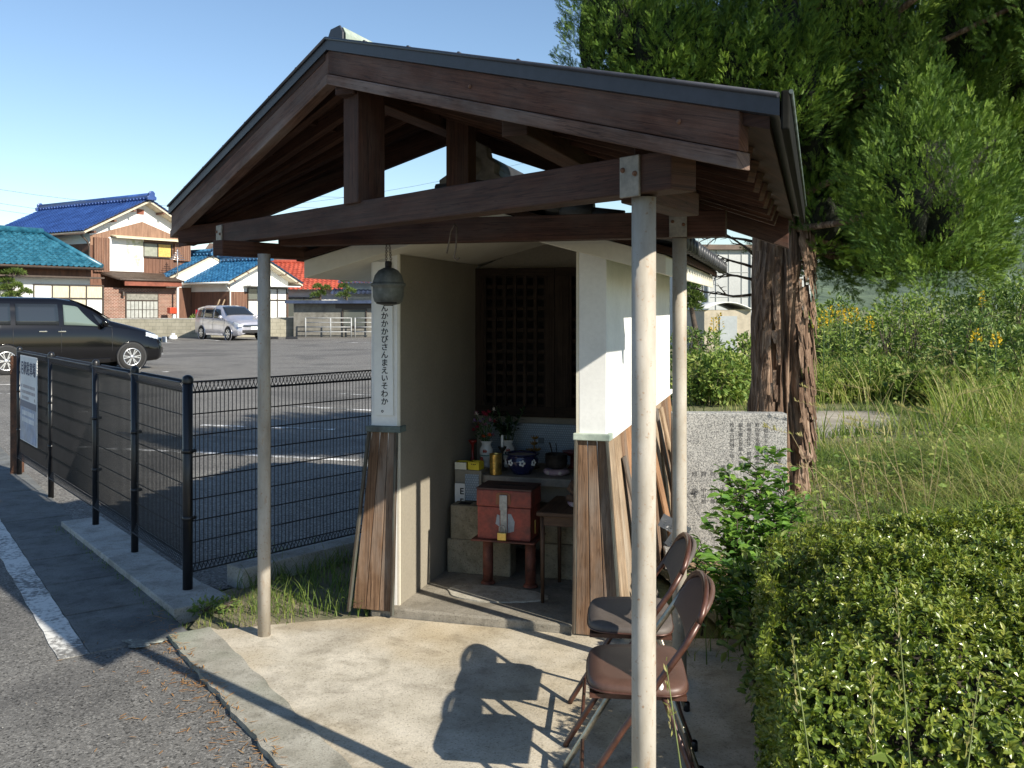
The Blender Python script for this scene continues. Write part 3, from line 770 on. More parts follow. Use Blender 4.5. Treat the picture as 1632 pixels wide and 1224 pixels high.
mb = MB(); mb.lathe([(.001, .112), (.014, .11), (.016, .10), (.015, .08), (.02, .078)], n=16); mb.build('neck', m_iron, bl)
def links(mb, p, q, n, r=.0016):
    p = Vector(p); q = Vector(q)
    for k in range(n):
        a = p+(q-p)*(k/n); b = p+(q-p)*((k+1)/n); c = (a+b)/2; d = (b-a)
        sdv_ = Vector((1, 0, 0)) if k % 2 else Vector((0, 1, 0)); L = d.length*.64; dn = d.normalized()
        pts = [c+dn*(L*math.cos(t))+sdv_*(.0052*math.sin(t)) for t in [2*math.pi*i/9 for i in range(10)]]
        mb.tube(pts, r, 5, False)
ch = MB(); top = Vector((-.003, .02, .20)); links(ch, (-.010, 0, .11), top+Vector((-.008, 0, 0)), 11); links(ch, (.012, 0, .11), top+Vector((.004, 0, 0)), 11); ch.build('chain', m_chain, bl)
# bent wire hook under the beam
hp = at(727, 357, 3.35)
mb = MB(); f = .0024
mb.tube([at(712, 404, 3.4), at(714, 396, 3.4), at(719, 368, 3.38), at(724, 357, 3.36), at(728, 362, 3.36), at(727, 395, 3.36), at(724, 411, 3.36), at(728, 414, 3.36), at(733, 411, 3.355)], .0028, 6)
o = mb.build('wire_hook', m_chain); tag(o, 'bent piece of rusty wire hooked over the front porch beam', 'hook')

# ------------------------------------------------------------------ things inside the shrine
m_block = CONCRETE('concrete_block', (.36, .32, .235), (.26, .23, .17), None, 3)
def sthing(name, label, cat, lx, ly, z, rot=0, group=None): return thing(name, label, cat, S(lx, ly, z), YAW+rot, group)
def cblock(lx, ly, z, rot, label, w=.37, h=.19):
    t = sthing('concrete_block', label, 'block', lx, ly, z, rot, 'concrete blocks under the altar')
    mb = MB(); mb.box(-w/2, w/2, -.06, .06, 0, h); mb.build('block', m_block, t, bevel=.006)
    mb = MB()
    for k in (-1, 0, 1): mb.box(k*.11-.035, k*.11+.035, -.03, .03, h-.004, h+.0015)
    mb.build('cavity', m_void, t); return t
p = sp(766, 917, .66); cblock(p.x, .68, .0625, 0, 'concrete block on the floor, lowest of the two left of the red box')
p = sp(770, 860, .66); cblock(p.x, .68, .2535, .02, 'concrete block lying on another block left of the red box', .36)
cblock(.74, .72, .0625, 0, 'concrete block on the shrine floor behind the small table'); cblock(.745, .73, .2535, 0, 'concrete block in the dark above the floor block behind the table')
# altar shelf
t = sthing('altar_shelf', 'dusty grey slab altar across the back of the shrine', 'altar', .55, .95, .4455)
mb = MB(); mb.prism([(-.34, -.22, .105), (.33, -.22, .105), (.33, .27, .105), (-.42, .27, .105), (-.42, -.10, .105)], (0, 0, .047)); mb.build('top', M('dusty_stone', (.26, .23, .195), .9, .3, 5, 60, .3), t, bevel=.005)
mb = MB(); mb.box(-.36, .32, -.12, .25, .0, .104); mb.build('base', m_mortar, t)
AZ = .5985
# blue-white mosaic tile panel behind the altar
m_mosaic = BRICKS('mosaic_tiles', (.42, .50, .58), (.34, .43, .53), (.24, .28, .32), .014, .014, .002)
t = sthing('tile_panel', 'pale blue mosaic tile panel standing along the altar back', 'panel', .5, 1.22, AZ)
mb = MB(); mb.box(-.45, .39, 0, .015, 0, .24); mb.build('tiles', m_mosaic, t)
mb = MB()
for x0, z0 in ((.17, .14), (.235, .17), (-.1, .12)): mb.box(x0, x0+.035, -.004, -.001, z0, z0+.035)
mb.build('square_tile', M('dark_tile', (.08, .12, .16), .4, .2), t)
# grey pier with mosaic strip left of the altar, holding the boxes
p = sp(746, 776, .78)
t = sthing('plinth', 'low grey plinth edged with pale mosaic tiles left of the altar', 'plinth', p.x+.005, .80, .4455)
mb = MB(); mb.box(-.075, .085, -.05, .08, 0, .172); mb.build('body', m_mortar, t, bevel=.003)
mb = MB(); mb.box(-.012, .07, -.0535, -.0505, 0, .150); mb.build('tile_strip', m_mosaic, t)
PZ = .4455+.174
# white card with black letters
p = sp(733, 808, .735)
t = sthing('card', 'small white card with black capital letters leaning beside the blocks', 'card', p.x, .735, p.z)
mb = MB(); mb.box(-.030, .030, -.002, .002, 0, .135); mb.build('card_face', m_white, t)
letters('E\nF', .05, (.012, -.0028, .115), (1, 0, 0), (0, 0, 1), m_ink, 'lettering', t, 1.2, .0004, 'CENTER', .0012)
# two yellow boxes
m_yel = M('yellow_card', (.78, .60, .04), .6, .12, 6, 40, 0); m_crm = M('cream_card', (.74, .70, .55), .6, .1, 6, 40, 0)
def openbox(lx, ly, w, d, h, label, front, rot, dots):
    t = sthing('box', label, 'box', lx, ly, PZ, rot, 'yellow incense boxes on the plinth')
    mb = MB()
    for x0, x1, y0, y1 in ((-w/2, w/2, d/2-.003, d/2), (-w/2, -w/2+.003, -d/2+.003, d/2-.003), (w/2-.003, w/2, -d/2+.003, d/2-.003)): mb.box(x0, x1, y0, y1, 0, h)
    mb.box(-w/2+.003, w/2-.003, -d/2+.003, d/2-.003, 0, .004); mb.build('tray', m_yel, t)
    mb = MB(); mb.box(-w/2, w/2, -d/2, -d/2+.003, 0, h); mb.build('front_panel', front, t)
    if dots:
        mb = MB()
        for k in (-1, 0, 1): mb.lathe([(0, .0012), (.0035, .001), (.0035, 0)], (k*.011, -d/2-.0002, h*.72), 8, axis=(0, -1, 0))
        mb.build('marking', m_ink, t)
    else:
        mb = MB(); mb.box(-w/2+.01, w/2-.01, -d/2+.01, d/2-.01, .006, h*.8); mb.build('contents', m_void, t)
p = sp(736, 749, .78); openbox(p.x, .79, .068, .075, .040, 'open yellow box with a cream front, left one on the plinth', m_crm, .05, False)
p = sp(757, 749, .77); openbox(p.x, .79, .068, .07, .045, 'yellow box with three dark dots beside the cream-fronted one', m_yel, -.12, True)
# gold can
m_gold = M('gold_foil', (.75, .52, .16), .3, .4, 30, 60, .5, .002, metal=.85)
p = sp(783, 755, .70)
t = sthing('can', 'crinkled gold foil can standing at the altar edge', 'can', p.x+.005, .77, AZ)
mb = MB(); mb.lathe([(0, 0), (.034, 0), (.036, .004), (.034, .06), (.036, .115), (.037, .118), (.032, .118)], n=24); mb.build('body', m_gold, t)
mb = MB(); mb.lathe([(.033, .112), (0, .113)], n=24); mb.build('lid', m_rust, t)
# blue porcelain incense burner
m_porc = M('dark_blue_porcelain', (.018, .022, .075), .15, .2, 6, 30, 0, spec=.7)
p = sp(829, 755, .80)
t = sthing('incense_burner', 'dark blue porcelain incense bowl with white flowers on the altar', 'incense bowl', p.x, .84, AZ)
mb = MB(); mb.lathe([(0, .006), (.05, 0), (.055, .008), (.07, .03), (.092, .065), (.094, .085), (.082, .098), (.084, .108), (.1, .114), (.1, .119), (.085, .117), (.08, .104)], n=36); mb.build('bowl', m_porc, t)
mb = MB(); mb.lathe([(.081, .108), (.04, .111), (0, .112)], n=28); mb.build('ash', M('incense_ash', (.30, .28, .26), .95, .2), t)
mb = MB()
for a in (-2.1, -1.3, -.5, -2.8):
    for k in range(5):
        b = k*1.257; c = Vector((.093*math.cos(a), .093*math.sin(a), .072)); tx = Vector((-math.sin(a), math.cos(a), 0))
        mb.lathe([(0, .003), (.007, .001), (.008, -.004)], c+tx*(.012*math.cos(b))+Vector((0, 0, .012*math.sin(b))), 7, axis=(math.cos(a), math.sin(a), .1))
mb.build('flower_pattern', m_white, t)
# candle stand with candle
p = sp(802, 725, .95)
def candle_stand(lx, ly, label, mat, h, candle):
    t = sthing('candle_holder', label, 'candle holder', lx, ly, AZ)
    mb = MB(); mb.lathe([(0, 0), (.032, 0), (.03, .008), (.012, .016), (.008, .04), (.014, .05), (.007, .06), (.008, h-.03), (.022, h-.012), (.026, h), (.006, h-.004)], n=18); mb.build('stand', mat, t)
    if candle:
        mb = MB(); mb.lathe([(.0085, h-.004), (.008, h+.065), (.003, h+.069), (0, h+.069)], n=10); mb.build('candle', m_white, t)
        mb = MB(); mb.tube([(0, 0, h+.068), (.001, 0, h+.078)], .0012, 5); mb.build('wick', m_ink, t)
candle_stand(p.x, .93, 'dark candle holder with a white candle behind the blue bowl', m_iron, .135, True)
p = sp(755, 735, 1.0); candle_stand(p.x, .98, 'red lacquered candle stand beside the left wall', M('red_lacquer', (.30, .03, .02), .3, .3), .16, False)
# vases with flowers
m_vase = M('painted_vase', (.70, .69, .66), .25, .08, 5, 40, 0, spec=.6)
m_stem = M('plant_stem', (.07, .13, .04), .7, .3)
def leafcard(mb, c, d, w, L, up=None, bend=.2):
    c = Vector(c); d = Vector(d).normalized(); a = Vector((0, 0, 1)) if abs(d.z) < .9 else Vector((1, 0, 0))
    s_ = d.cross(a).normalized(); n_ = s_.cross(d)
    mb.add([c, c+d*L*.45-s_*w/2, c+d*L*.5+n_*(-.1*w), c+d*L*.45+s_*w/2, c+d*L-n_*L*bend], [(0, 1, 2), (0, 2, 3), (1, 4, 2), (2, 4, 3)], None, False)
def vase(lx, ly, label, deco):
    t = sthing('vase', label, 'vase', lx, ly, AZ)
    mb = MB(); mb.lathe([(0, 0), (.03, 0), (.024, .02), (.02, .035), (.03, .055), (.04, .085), (.04, .11), (.028, .13), (.026, .14), (.036, .155), (.036, .16), (.024, .15)], n=24); mb.build('body', m_vase, t)
    mb = MB()
    for a, z, m_ in deco: mb.lathe([(0, .004), (.013, .002), (.016, -.004)], (.037*math.cos(a), .037*math.sin(a), z), 9, axis=(math.cos(a), math.sin(a), 0))
    mb.build('painted_flower', M('vase_paint_red', (.55, .10, .07), .3, .3), t)
    mb = MB(); mb.tube([(.036*math.cos(k*.4), .036*math.sin(k*.4), .075) for k in range(17)], .004, 5); mb.build('painted_band', M('vase_paint_green', (.10, .32, .26), .3, .3), t)
    return t
p1 = sp(775, 725, .98); vase(p1.x, .98, 'white flower vase with red blooms and a green band painted on it', [(-1.5, .1, 0), (-2.2, .05, 0)])
p2 = sp(809, 723, 1.05); vase(p2.x, 1.05, 'white vase full of dark green branches behind the candle', [(-1.2, .1, 0)])
m_fl = [M('petal_'+n_, c, .6, .2, 12, 40, 0) for n_, c in (('crimson', (.40, .02, .06)), ('orange', (.60, .10, .02)), ('pink', (.50, .18, .30)), ('violet', (.26, .16, .36)), ('white', (.66, .60, .52)))]
fb = sthing('flower_bouquet', 'bouquet of red, pink and violet flowers in the painted vase', 'flowers', p1.x, .98, AZ+.15)
mb = MB(); r_ = random.Random(3); heads = []
for k in range(24):
    h = Vector((r_.uniform(-.085, .05), r_.uniform(-.05, .03), r_.uniform(.02, .19)))
    heads.append(h); mb.tube([(0, 0, -.12), h*.5+Vector((0, 0, .0)), h], .002, 5)
mb.build('stem', m_stem, fb)
mb = MB()
for k in range(60): leafcard(mb, (r_.uniform(-.06, .04), r_.uniform(-.04, .03), r_.uniform(-.0, .12)), (r_.uniform(-1, 1), r_.uniform(-1, 1), r_.uniform(-.2, 1)), .014, .04)
mb.build('foliage', m_stem, fb)
for k, h in enumerate(heads):
    mb = MB(); c = (0, 0, 0, 1, 2, 2, 3, 3, 4)[k % 9]
    for j in range(14):
        a = r_.uniform(0, 6.3); e = r_.uniform(-.3, 1.3); leafcard(mb, h, (math.cos(a)*math.cos(e), math.sin(a)*math.cos(e)-.3, math.sin(e)), .012, .021, None, -.1)
    mb.build('flower_head', m_fl[c], fb)
gb = sthing('branch_bunch', 'dark green leafy branches standing in the plain white vase', 'branches', p2.x, 1.05, AZ+.15)
mb = MB(); lf = MB()
for k in range(14):
    h = Vector((r_.uniform(-.10, .12), r_.uniform(-.07, .05), r_.uniform(.08, .21))); mb.tube([(0, 0, -.12), h*.5, h], .0022, 5)
    for j in range(14): leafcard(lf, h*r_.uniform(.3, 1.05), (r_.uniform(-1, 1), r_.uniform(-1, 1), r_.uniform(-.3, 1)), .02, .045)
mb.build('stem', m_stem, gb); lf.build('foliage', M('dark_leaf', (.025, .06, .02), .4, .3), gb)
# gilded ornament, dark bowl on a cushion, red dish
p = sp(851, 722, 1.05)
t = sthing('ornament', 'tarnished gilded lotus ornament on the altar by the tile panel', 'ornament', p.x, 1.05, AZ)
mb = MB(); mb.lathe([(0, 0), (.035, 0), (.03, .012), (.01, .02), (.01, .07), (.02, .08)], n=16); mb.build('base', m_iron, t)
mb = MB()
for q in ((0, 0, .13), (-.025, 0, .09), (.02, 0, .095), (.005, 0, .165)):
    for j in range(9):
        a = j*.7; leafcard(mb, q, (math.cos(a), math.sin(a), .6), .02, .036, None, -.2)
    mb.tube([(0, 0, .06), q], .003, 5)
mb.build('petals', M('old_gilt', (.45, .25, .06), .45, .4, metal=.4), t)
m_cush = M('pink_cushion', (.48, .34, .36), .9, .3, 14, 60, .4, .004, col2=(.30, .20, .26))
def cushion(lx, ly, z, r, label):
    t = sthing('cushion', label, 'cushion', lx, ly, z, 0, 'pink cushions on the altar and table')
    mb = MB(); P = []
    prof = [(0.02, 0), (.7, .0), (.95, .10), (1, .22), (.95, .34), (.7, .42), (.02, .40)]
    n = 32
    P = [[(r*a*(1+.035*math.cos(8*2*math.pi*k/n))*math.cos(2*math.pi*k/n), r*a*(1+.035*math.cos(8*2*math.pi*k/n))*math.sin(2*math.pi*k/n), r*b*1.1) for k in range(n+1)] for a, b in prof]
    mb.grid(P, flip=False); mb.build('pad', m_cush, t)
    mb = MB()
    for k in range(6):
        a = k*1.05; mb.lathe([(0, .003), (.009, .002), (.012, -.004)], (r*.97*math.cos(a), r*.97*math.sin(a), r*.25), 8, axis=(math.cos(a), math.sin(a), .2))
    mb.build('printed_flower', M('cushion_print', (.6, .5, .45), .9, .2), t)
    return t
p = sp(884, 762, .82); cushion(p.x, .86, AZ, .075, 'quilted pink cushion under the dark bowl on the altar')
t = sthing('bowl', 'dark bronze singing bowl resting on a pink cushion', 'bowl', p.x, .86, AZ+.036)
mb = MB(); mb.lathe([(0, 0), (.04, 0), (.058, .015), (.064, .04), (.062, .075), (.066, .078), (.064, .082), (.058, .078), (.054, .03), (0, .02)], n=28); mb.build('bowl', m_iron, t)
mb = MB(); mb.tube([(-.01, 0, .03), (-.035, .0, .13), (-.04, 0, .145)], .004, 6); mb.tube([(.01, 0, .03), (-.005, .01, .14)], .003, 6); mb.build('striker', m_iron, t)
p = sp(912, 705, 1.1)
t = sthing('dish', 'shallow red lacquer dish on a stand at the right end of the altar', 'dish', min(p.x, .84), 1.1, AZ)
mb = MB(); mb.lathe([(0, 0), (.03, 0), (.012, .02), (.012, .07), (.05, .085), (.062, .10), (.058, .1), (0, .085)], n=24); mb.build('dish', M('red_dish', (.20, .025, .02), .35, .3), t)
# small wooden table with figure on cushion
m_tab = WOOD('table_wood', (.09, .05, .03), (.20, .12, .075), None, .6)
t = sthing('table', 'small brown wooden table inside the shrine, half hidden by the right pillar', 'table', .775, .42, .0625)
mb = MB(); mb.box(-.125, .12, -.21, .22, .440, .462); mb.build('tabletop', m_tab, t, bevel=.004)
for x0 in (-.10, .10):
    for y0 in (-.18, .19):
        mb = MB(); mb.tube([(x0, y0, 0), (x0, y0, .44)], [.009, .0125], 10); mb.build('leg', m_tab, t)
mb = MB(); mb.box(-.105, .105, -.188, -.172, .39, .44); mb.build('apron', m_tab, t)
cushion(.845, .40, .525, .075, 'pink cushion carrying a brown figure on the small table')
t = sthing('figurine', 'small seated brown figure on a cushion, half hidden by the right pillar', 'figurine', .85, .40, .5605)
m_fig = M('brown_felt', (.16, .09, .055), .95, .4, 18, 80, .6, .004)
mb = MB(); mb.lathe([(0, 0), (.06, .0), (.068, .02), (.06, .055), (.05, .09), (.032, .105), (.03, .115), (.042, .13), (.046, .15), (.04, .172), (.02, .186), (0, .188)], n=24)
for s_ in (-1, 1):
    mb.tube([(s_*.048, 0, .09), (s_*.066, -.02, .055), (s_*.03, -.058, .04)], [.017, .016, .013], 8); mb.tube([(s_*.03, -.02, .02), (s_*.06, -.06, .016), (s_*.01, -.075, .014)], [.022, .02, .014], 8)
mb.build('figure', m_fig, t)
# red offering box on pipe legs
m_red = M('old_red_paint', (.36, .065, .04), .6, .45, 9, 50, .3, .002, col2=(.13, .04, .03))
m_redtop = M('sooty_red_paint', (.10, .05, .04), .7, .4, 6, 50, .2, .002)
m_grey = M('dull_zinc', (.40, .40, .39), .45, .25, 20, 80, .1, .001, metal=.5)
m_brass = M('brass', (.72, .52, .16), .3, .15, 20, 80, .05, metal=.9)
m_rustleg = M('rusty_red_pipe', (.20, .06, .035), .7, .5, 14, 60, .4, .002)
p = sp(802, 930, .40)
ob = sthing('offering_box', 'dented red steel offering box with a brass padlock on two rusty legs', 'offering box', p.x+.012, .47, .0685)
w, d = .145, .10
mb = MB(); mb.box(-w, w, -d, d, .262, .432); bd = mb.build('body', m_red, ob, bevel=.004)
mb = MB(); mb.box(-w-.005, w+.005, -d-.004, d+.004, .434, .522); ld = mb.build('lid', m_red, ob, bevel=.006)
mb = MB(); mb.box(-w-.006, w+.006, -d-.006, d+.006, .5225, .532); mb.build('lid_top', m_redtop, ld, bevel=.002)
mb = MB(); mb.box(-.06, .09, -.01, .012, .5322, .5335); mb.build('coin_slot', m_void, ld)
mb = MB(); mb.box(-w-.028, w+.028, -d-.026, d+.02, .252, .2615); mb.build('base_plate', m_rustleg, ob, bevel=.002)
for s_ in (-1, 1):
    mb = MB(); mb.tube([(s_*.118, 0, .0), (s_*.118, 0, .252)], .028, 18); lg = mb.build('leg', m_rustleg, ob)
    mb = MB(); mb.lathe([(0, .012), (.034, .012), (.040, 0)], (s_*.118, 0, 0), 16); mb.build('foot_weld', m_rustleg, lg)
mb = MB(); mb.prism([(-.042, -d-.0045, .448), (.040, -d-.0045, .448), (.038, -d-.0045, .502), (.02, -d-.0045, .512), (-.025, -d-.0045, .512), (-.04, -d-.0045, .50)], (0, -.003, 0)); mb.build('hasp_plate', PAINTWORN('rusted_white', (.50, .47, .42), (.24, .10, .05), .5, 60), ld)
mb = MB(); mb.box(-.020, .022, -d-.016, -d-.008, .42, .50); mb.box(-.016, .020, -d-.010, -d-.0045, .295, .42); mb.build('hasp', m_grey, bd, bevel=.002)
mb = MB(); mb.prism([(.022, -d-.0005, .30), (.055, -d-.0005, .31), (.06, -d-.0005, .36), (.04, -d-.0005, .40), (.022, -d-.0005, .40)], (0, -.0012, 0)); mb.prism([(-.045, -d-.0005, .345), (-.022, -d-.0005, .33), (-.022, -d-.0005, .39), (-.036, -d-.0005, .395)], (0, -.0012, 0)); mb.build('paint_scrape', M('bare_zinc', (.38, .40, .43), .5, .3), bd)
pk = MB(); pk.box(-.024, .024, -d-.040, -d-.022, .268, .308); pl_ = pk.build('padlock', m_brass, ob, bevel=.003)
mb = MB(); mb.tube([(-.014, -d-.031, .305)]+[(-.014*math.cos(a), -d-.031, .33+.014*math.sin(a)) for a in [k*math.pi/8 for k in range(9)]]+[(.014, -d-.031, .305)], .004, 8); mb.build('shackle', m_grey, pl_)
mb = MB(); mb.box(w+.004, w+.008, -.03, -.018, .29, .36); mb.box(-w-.008, -w-.004, -.06, -.045, .29, .36); mb.build('side_catch', m_brass, bd)

# ------------------------------------------------------------------ folding chairs
m_vinyl = M('brown_vinyl', (.115, .062, .045), .45, .2, 5, 120, .15, .001, spec=.5)
m_vinyl2 = M('worn_grey_vinyl', (.12, .098, .085), .6, .25, 5, 120, .15, .001)
m_tubeb = M('brown_tube', (.12, .052, .035), .35, .4, 14, 60, .1, .001, metal=.2, spec=.6)
m_chrome = M('worn_chrome', (.50, .44, .34), .3, .35, 9, 60, .1, .001, metal=.9)
def make_chair(label, loc, rz, vinyl, nearm):
    t = thing('folding_chair', label, 'chair', loc, rz, 'folding chairs under the porch')
    hw = .205
    # seat pad
    P = []
    n = 28
    def outline(a):   # rounded rectangle, a 0..1
        c, s_ = math.cos(2*math.pi*a), math.sin(2*math.pi*a); e = .42
        x_ = math.copysign(abs(c)**e, c); y_ = math.copysign(abs(s_)**e, s_)
        return x_*.18, y_*hw*(.96-.06*x_)
    for k_, z_ in ((.02, .423), (.90, .423), (.98, .428), (1., .438), (.99, .450), (.95, .459), (.7, .463), (.02, .465)):
        P.append([(outline(j/n)[0]*k_, outline(j/n)[1]*k_, z_) for j in range(n+1)])
    mb = MB(); mb.grid(P); mb.build('seat', vinyl, t)
    mb = MB(); mb.tube([(outline(j/40)[0]*1.0, outline(j/40)[1]*1.0, .434) for j in range(41)], .004, 6); mb.build('piping', m_tubeb, t)
    mb = MB(); mb.box(-.17, .17, -.17, .17, .408, .4225); mb.build('seat_pan', m_tubeb, t)
    # main loop: back hoop down to the front feet, each side its own leg
    def side(s_): return [(.27, s_*.195, .0), (.26, s_*.195, .02), (.05, s_*.205, .33), (-.06, s_*.21, .47), (-.16, s_*.21, .60), (-.205, s_*.205, .67)]
    hoop = [(-.205-.045*math.sin(a), .205*math.cos(a), .67+.085*math.sin(a)) for a in [k*math.pi/10 for k in range(11)]]
    for s_ in (-1, 1):
        mb = MB(); mb.tube(side(s_), .0115, 10); mb.build('leg', nearm if s_ == -1 else m_tubeb, t)
    mb = MB(); mb.tube(hoop, .0115, 10); mb.build('back_hoop', m_tubeb, t)
    for s_ in (-1, 1):
        mb = MB(); mb.tube([(-.26, s_*.175, .0), (-.25, s_*.175, .02), (-.075, s_*.185, .46)], .010, 10); lg = mb.build('leg', m_tubeb if s_ > 0 else m_chrome, t)
        mb = MB(); mb.lathe([(.0125, -.02), (.0125, .006), (.006, .014), (0, .015)], (-.075, s_*.185, .46), 10, axis=(.37, 0, .93)); mb.build('end_cap', M('pale_plastic', (.7, .68, .64), .4, .1), lg)
        mb = MB(); mb.lathe([(0, 0), (.015, 0), (.015, .03), (.012, .035)], (-.26, s_*.175, 0), 10); mb.build('rubber_foot', m_black, lg)
    mb = MB(); mb.tube([(-.20, -.178, .15), (-.20, .178, .15)], .008, 8); mb.build('cross_bar', m_tubeb, t)
    mb = MB(); mb.tube([(.20, -.197, .105), (.20, .197, .105)], .008, 8); mb.build('cross_bar', m_tubeb, t)
    # back pad inside the hoop
    P = []
    for j, u in enumerate((0, .06, .5, .94, 1)):
        row = []
        for k in range(15):
            a = math.pi*k/14; y_ = .192*math.cos(a); zt = .655+.092*math.sin(a)**.6; zb = .60-.01*math.sin(a)
            z_ = zb+(zt-zb)*u; bl_ = .014*math.sin(math.pi*min(max(u, .02), .98))*math.sin(a)**.5
            row.append((-.16-(z_-.60)*.62-.028*math.sin(a)+bl_, y_, z_))
        P.append(row)
    mb = MB(); mb.grid(P); mb.build('backrest', vinyl, t, solid=.018)
    return t
c_ = make_chair('brown vinyl folding chair behind the nearest pipe post, closer to the viewer', (.385, 2.93, .0185), R(175), m_vinyl, m_chrome); c_.scale = (.84, .92, .92)
c_ = make_chair('folding chair with worn greyish seat, farther one beside the shrine', (.43, 3.44, .0185), R(174), m_vinyl2, m_tubeb); c_.scale = (.84, .92, .92)

# ------------------------------------------------------------------ planks and papers leaning on the shrine
def leanplank(top, bot, w, th, mat, label, point=False):
    t = Vector(top); b = Vector(bot); d = (t-b).normalized(); ax = SD(0, 1)
    nrm = ax.cross(d).normalized()
    mb = MB(); q = ax*w/2
    poly = [b-q, b+q, t+q*(.2 if point else 1), t-q]
    mb.prism(poly, nrm*th); r0 = random.random()*9
    for i, f in enumerate(mb.f): mb.uv[i] = [(r0+(Vector(mb.v[k])-b).dot(d), r0+(Vector(mb.v[k])-b).dot(ax)+(Vector(mb.v[k])-b).dot(nrm)) for k in f]
    o = mb.build('plank', mat, bevel=.003); tag(o, label, 'plank', 'loose planks leaning on the shrine')
leanplank(S(1.066, .36, .80), S(1.235, .42, .0), .12, .012, m_plankd, 'dark grey pointed plank leaning on the shrine side near the front', True)
leanplank(S(1.070, 1.15, .86), S(1.25, 1.18, .0), .14, .014, m_planko, 'orange-brown plank leaning on the shrine side near the back')
leanplank(S(1.072, 1.50, .92), S(1.25, 1.55, .0), .07, .016, m_plankd, 'narrow dark plank leaning behind the orange-brown one')
leanplank(S(1.070, 1.78, .90), S(1.25, 1.85, .0), .12, .014, m_plank, 'pale plank leaning at the far end of the shrine side')
for k, (lx, ly, z, r_z, lab) in enumerate(((1.245, 1.02, .30, .5, 'white paper label with dark script, upper one by the leaning planks'), (1.285, .98, .20, .62, 'white paper label with dark script, lower one behind the far chair'))):
    t = thing('paper_label', lab, 'label', S(lx, ly, z), YAW+R(20), 'paper labels by the planks')
    mb = MB(); q = Matrix.Rotation(r_z, 3, 'Y'); pts = [q@Vector((a, 0, b)) for a, b in ((-.09, -.03), (.09, -.03), (.09, .045), (-.09, .045))]
    mb.prism(pts, (0, .003, 0)); mb.build('paper', m_white, t)
    mb = MB()
    for j in range(7):
        a = -.07+j*.022
        for i_ in range(3): mb.prism([q@Vector((a+random.uniform(0, .006), -.0015, -.01+i_*.012)), q@Vector((a+.014, -.0015, -.012+i_*.012+random.uniform(0, .008))), q@Vector((a+.012, -.0015, -.008+i_*.012))], (0, .001, 0))
    mb.build('script', m_ink, t)

# ------------------------------------------------------------------ inscribed stone
m_gran = None
def granite():
    m, n, l, p = nodes_of('grey_granite'); v = coord(n, l)
    vo = n.new('ShaderNodeTexVoronoi'); vo.inputs['Scale'].default_value = 230; l.new(v, vo.inputs['Vector'])
    s_ = n.new('ShaderNodeSeparateColor'); l.new(vo.outputs['Color'], s_.inputs[0])
    r = ramp(n, [(.05, (.09, .09, .09, 1)), (.3, (.25, .25, .245, 1)), (.65, (.36, .355, .34, 1)), (.97, (.52, .51, .48, 1))]); l.new(s_.outputs[0], r.inputs[0])
    a = noise(n, l, v, 5, 6, .65); r2 = ramp(n, [(.3, (.72, .72, .72, 1)), (.7, (1, 1, 1, 1))]); l.new(a, r2.inputs[0])
    l.new(mix(n, l, 1, r.outputs[0], r2.outputs[0], 'MULTIPLY'), p.inputs['Base Color']); p.inputs['Roughness'].default_value = .6
    return m
m_gran = granite()
st = thing('stone_monument', 'grey granite slab carved with columns of Japanese writing beside the shrine', 'monument', (1.335, 5.66, 0), R(-3))
mb = MB(); mb.box(-.365, .315, -.0, .11, .10, .913); slabo = mb.build('slab', m_gran, st, bevel=.005)
mb = MB(); mb.box(-.42, .37, -.06, .17, -.02, .10); mb.build('base', m_gran, st, bevel=.008)
m_carve = M('carved_groove', (.11, .11, .11), .8, .2, 20, 60, 0)
cols = [(.262, .70, .046, '地\n蔵\n堂\n改\n築\n記'), (.19, .855, .030, '昭\n和\n五\n十\n年\n春'), (.14, .855, .027, '町\n内\n有\n志\n相\n計\n改\n築\n奉\n納'), (.09, .855, .027, '同\n地\n区\n氏\n子\n一\n同\n寄\n進'), (.04, .855, .027, '願\n主\n建\n立\n世\n話\n人\n一\n同'), (-.012, .855, .029, '松\n本\n石\n材\n刻\n之\n也'),
        (-.065, .60, .030, '発\n起\n人\n　\n木\n村\n昌'), (-.125, .56, .031, '同\n　\n　\n村\n上\n郎'), (-.18, .56, .031, '同\n　\n　\n中\n山\n松'), (-.235, .56, .031, '同\n　\n　\n松\n本\n一'), (-.30, .56, .031, '同\n　\n　\n山\n本\n明')]
for x_, z_, s_, b_ in cols: letters(b_, s_, (x_, -.0008, z_), (1, 0, 0), (0, 0, 1), m_carve, 'lettering', slabo, 1.06, .0006, 'CENTER', .0003)
o = MB(); o.prism([gnd(1100, 905)+Vector((0, .15, .0)), gnd(1182, 908)+Vector((0, .13, 0)), gnd(1185, 930)+Vector((0, .05, 0)), gnd(1095, 925)+Vector((0, .05, 0))], (0, 0, .075)); o = o.build('timber_block', m_plank, bevel=.01)
tag(o, 'cut block of pale timber lying at the foot of the granite slab', 'timber')

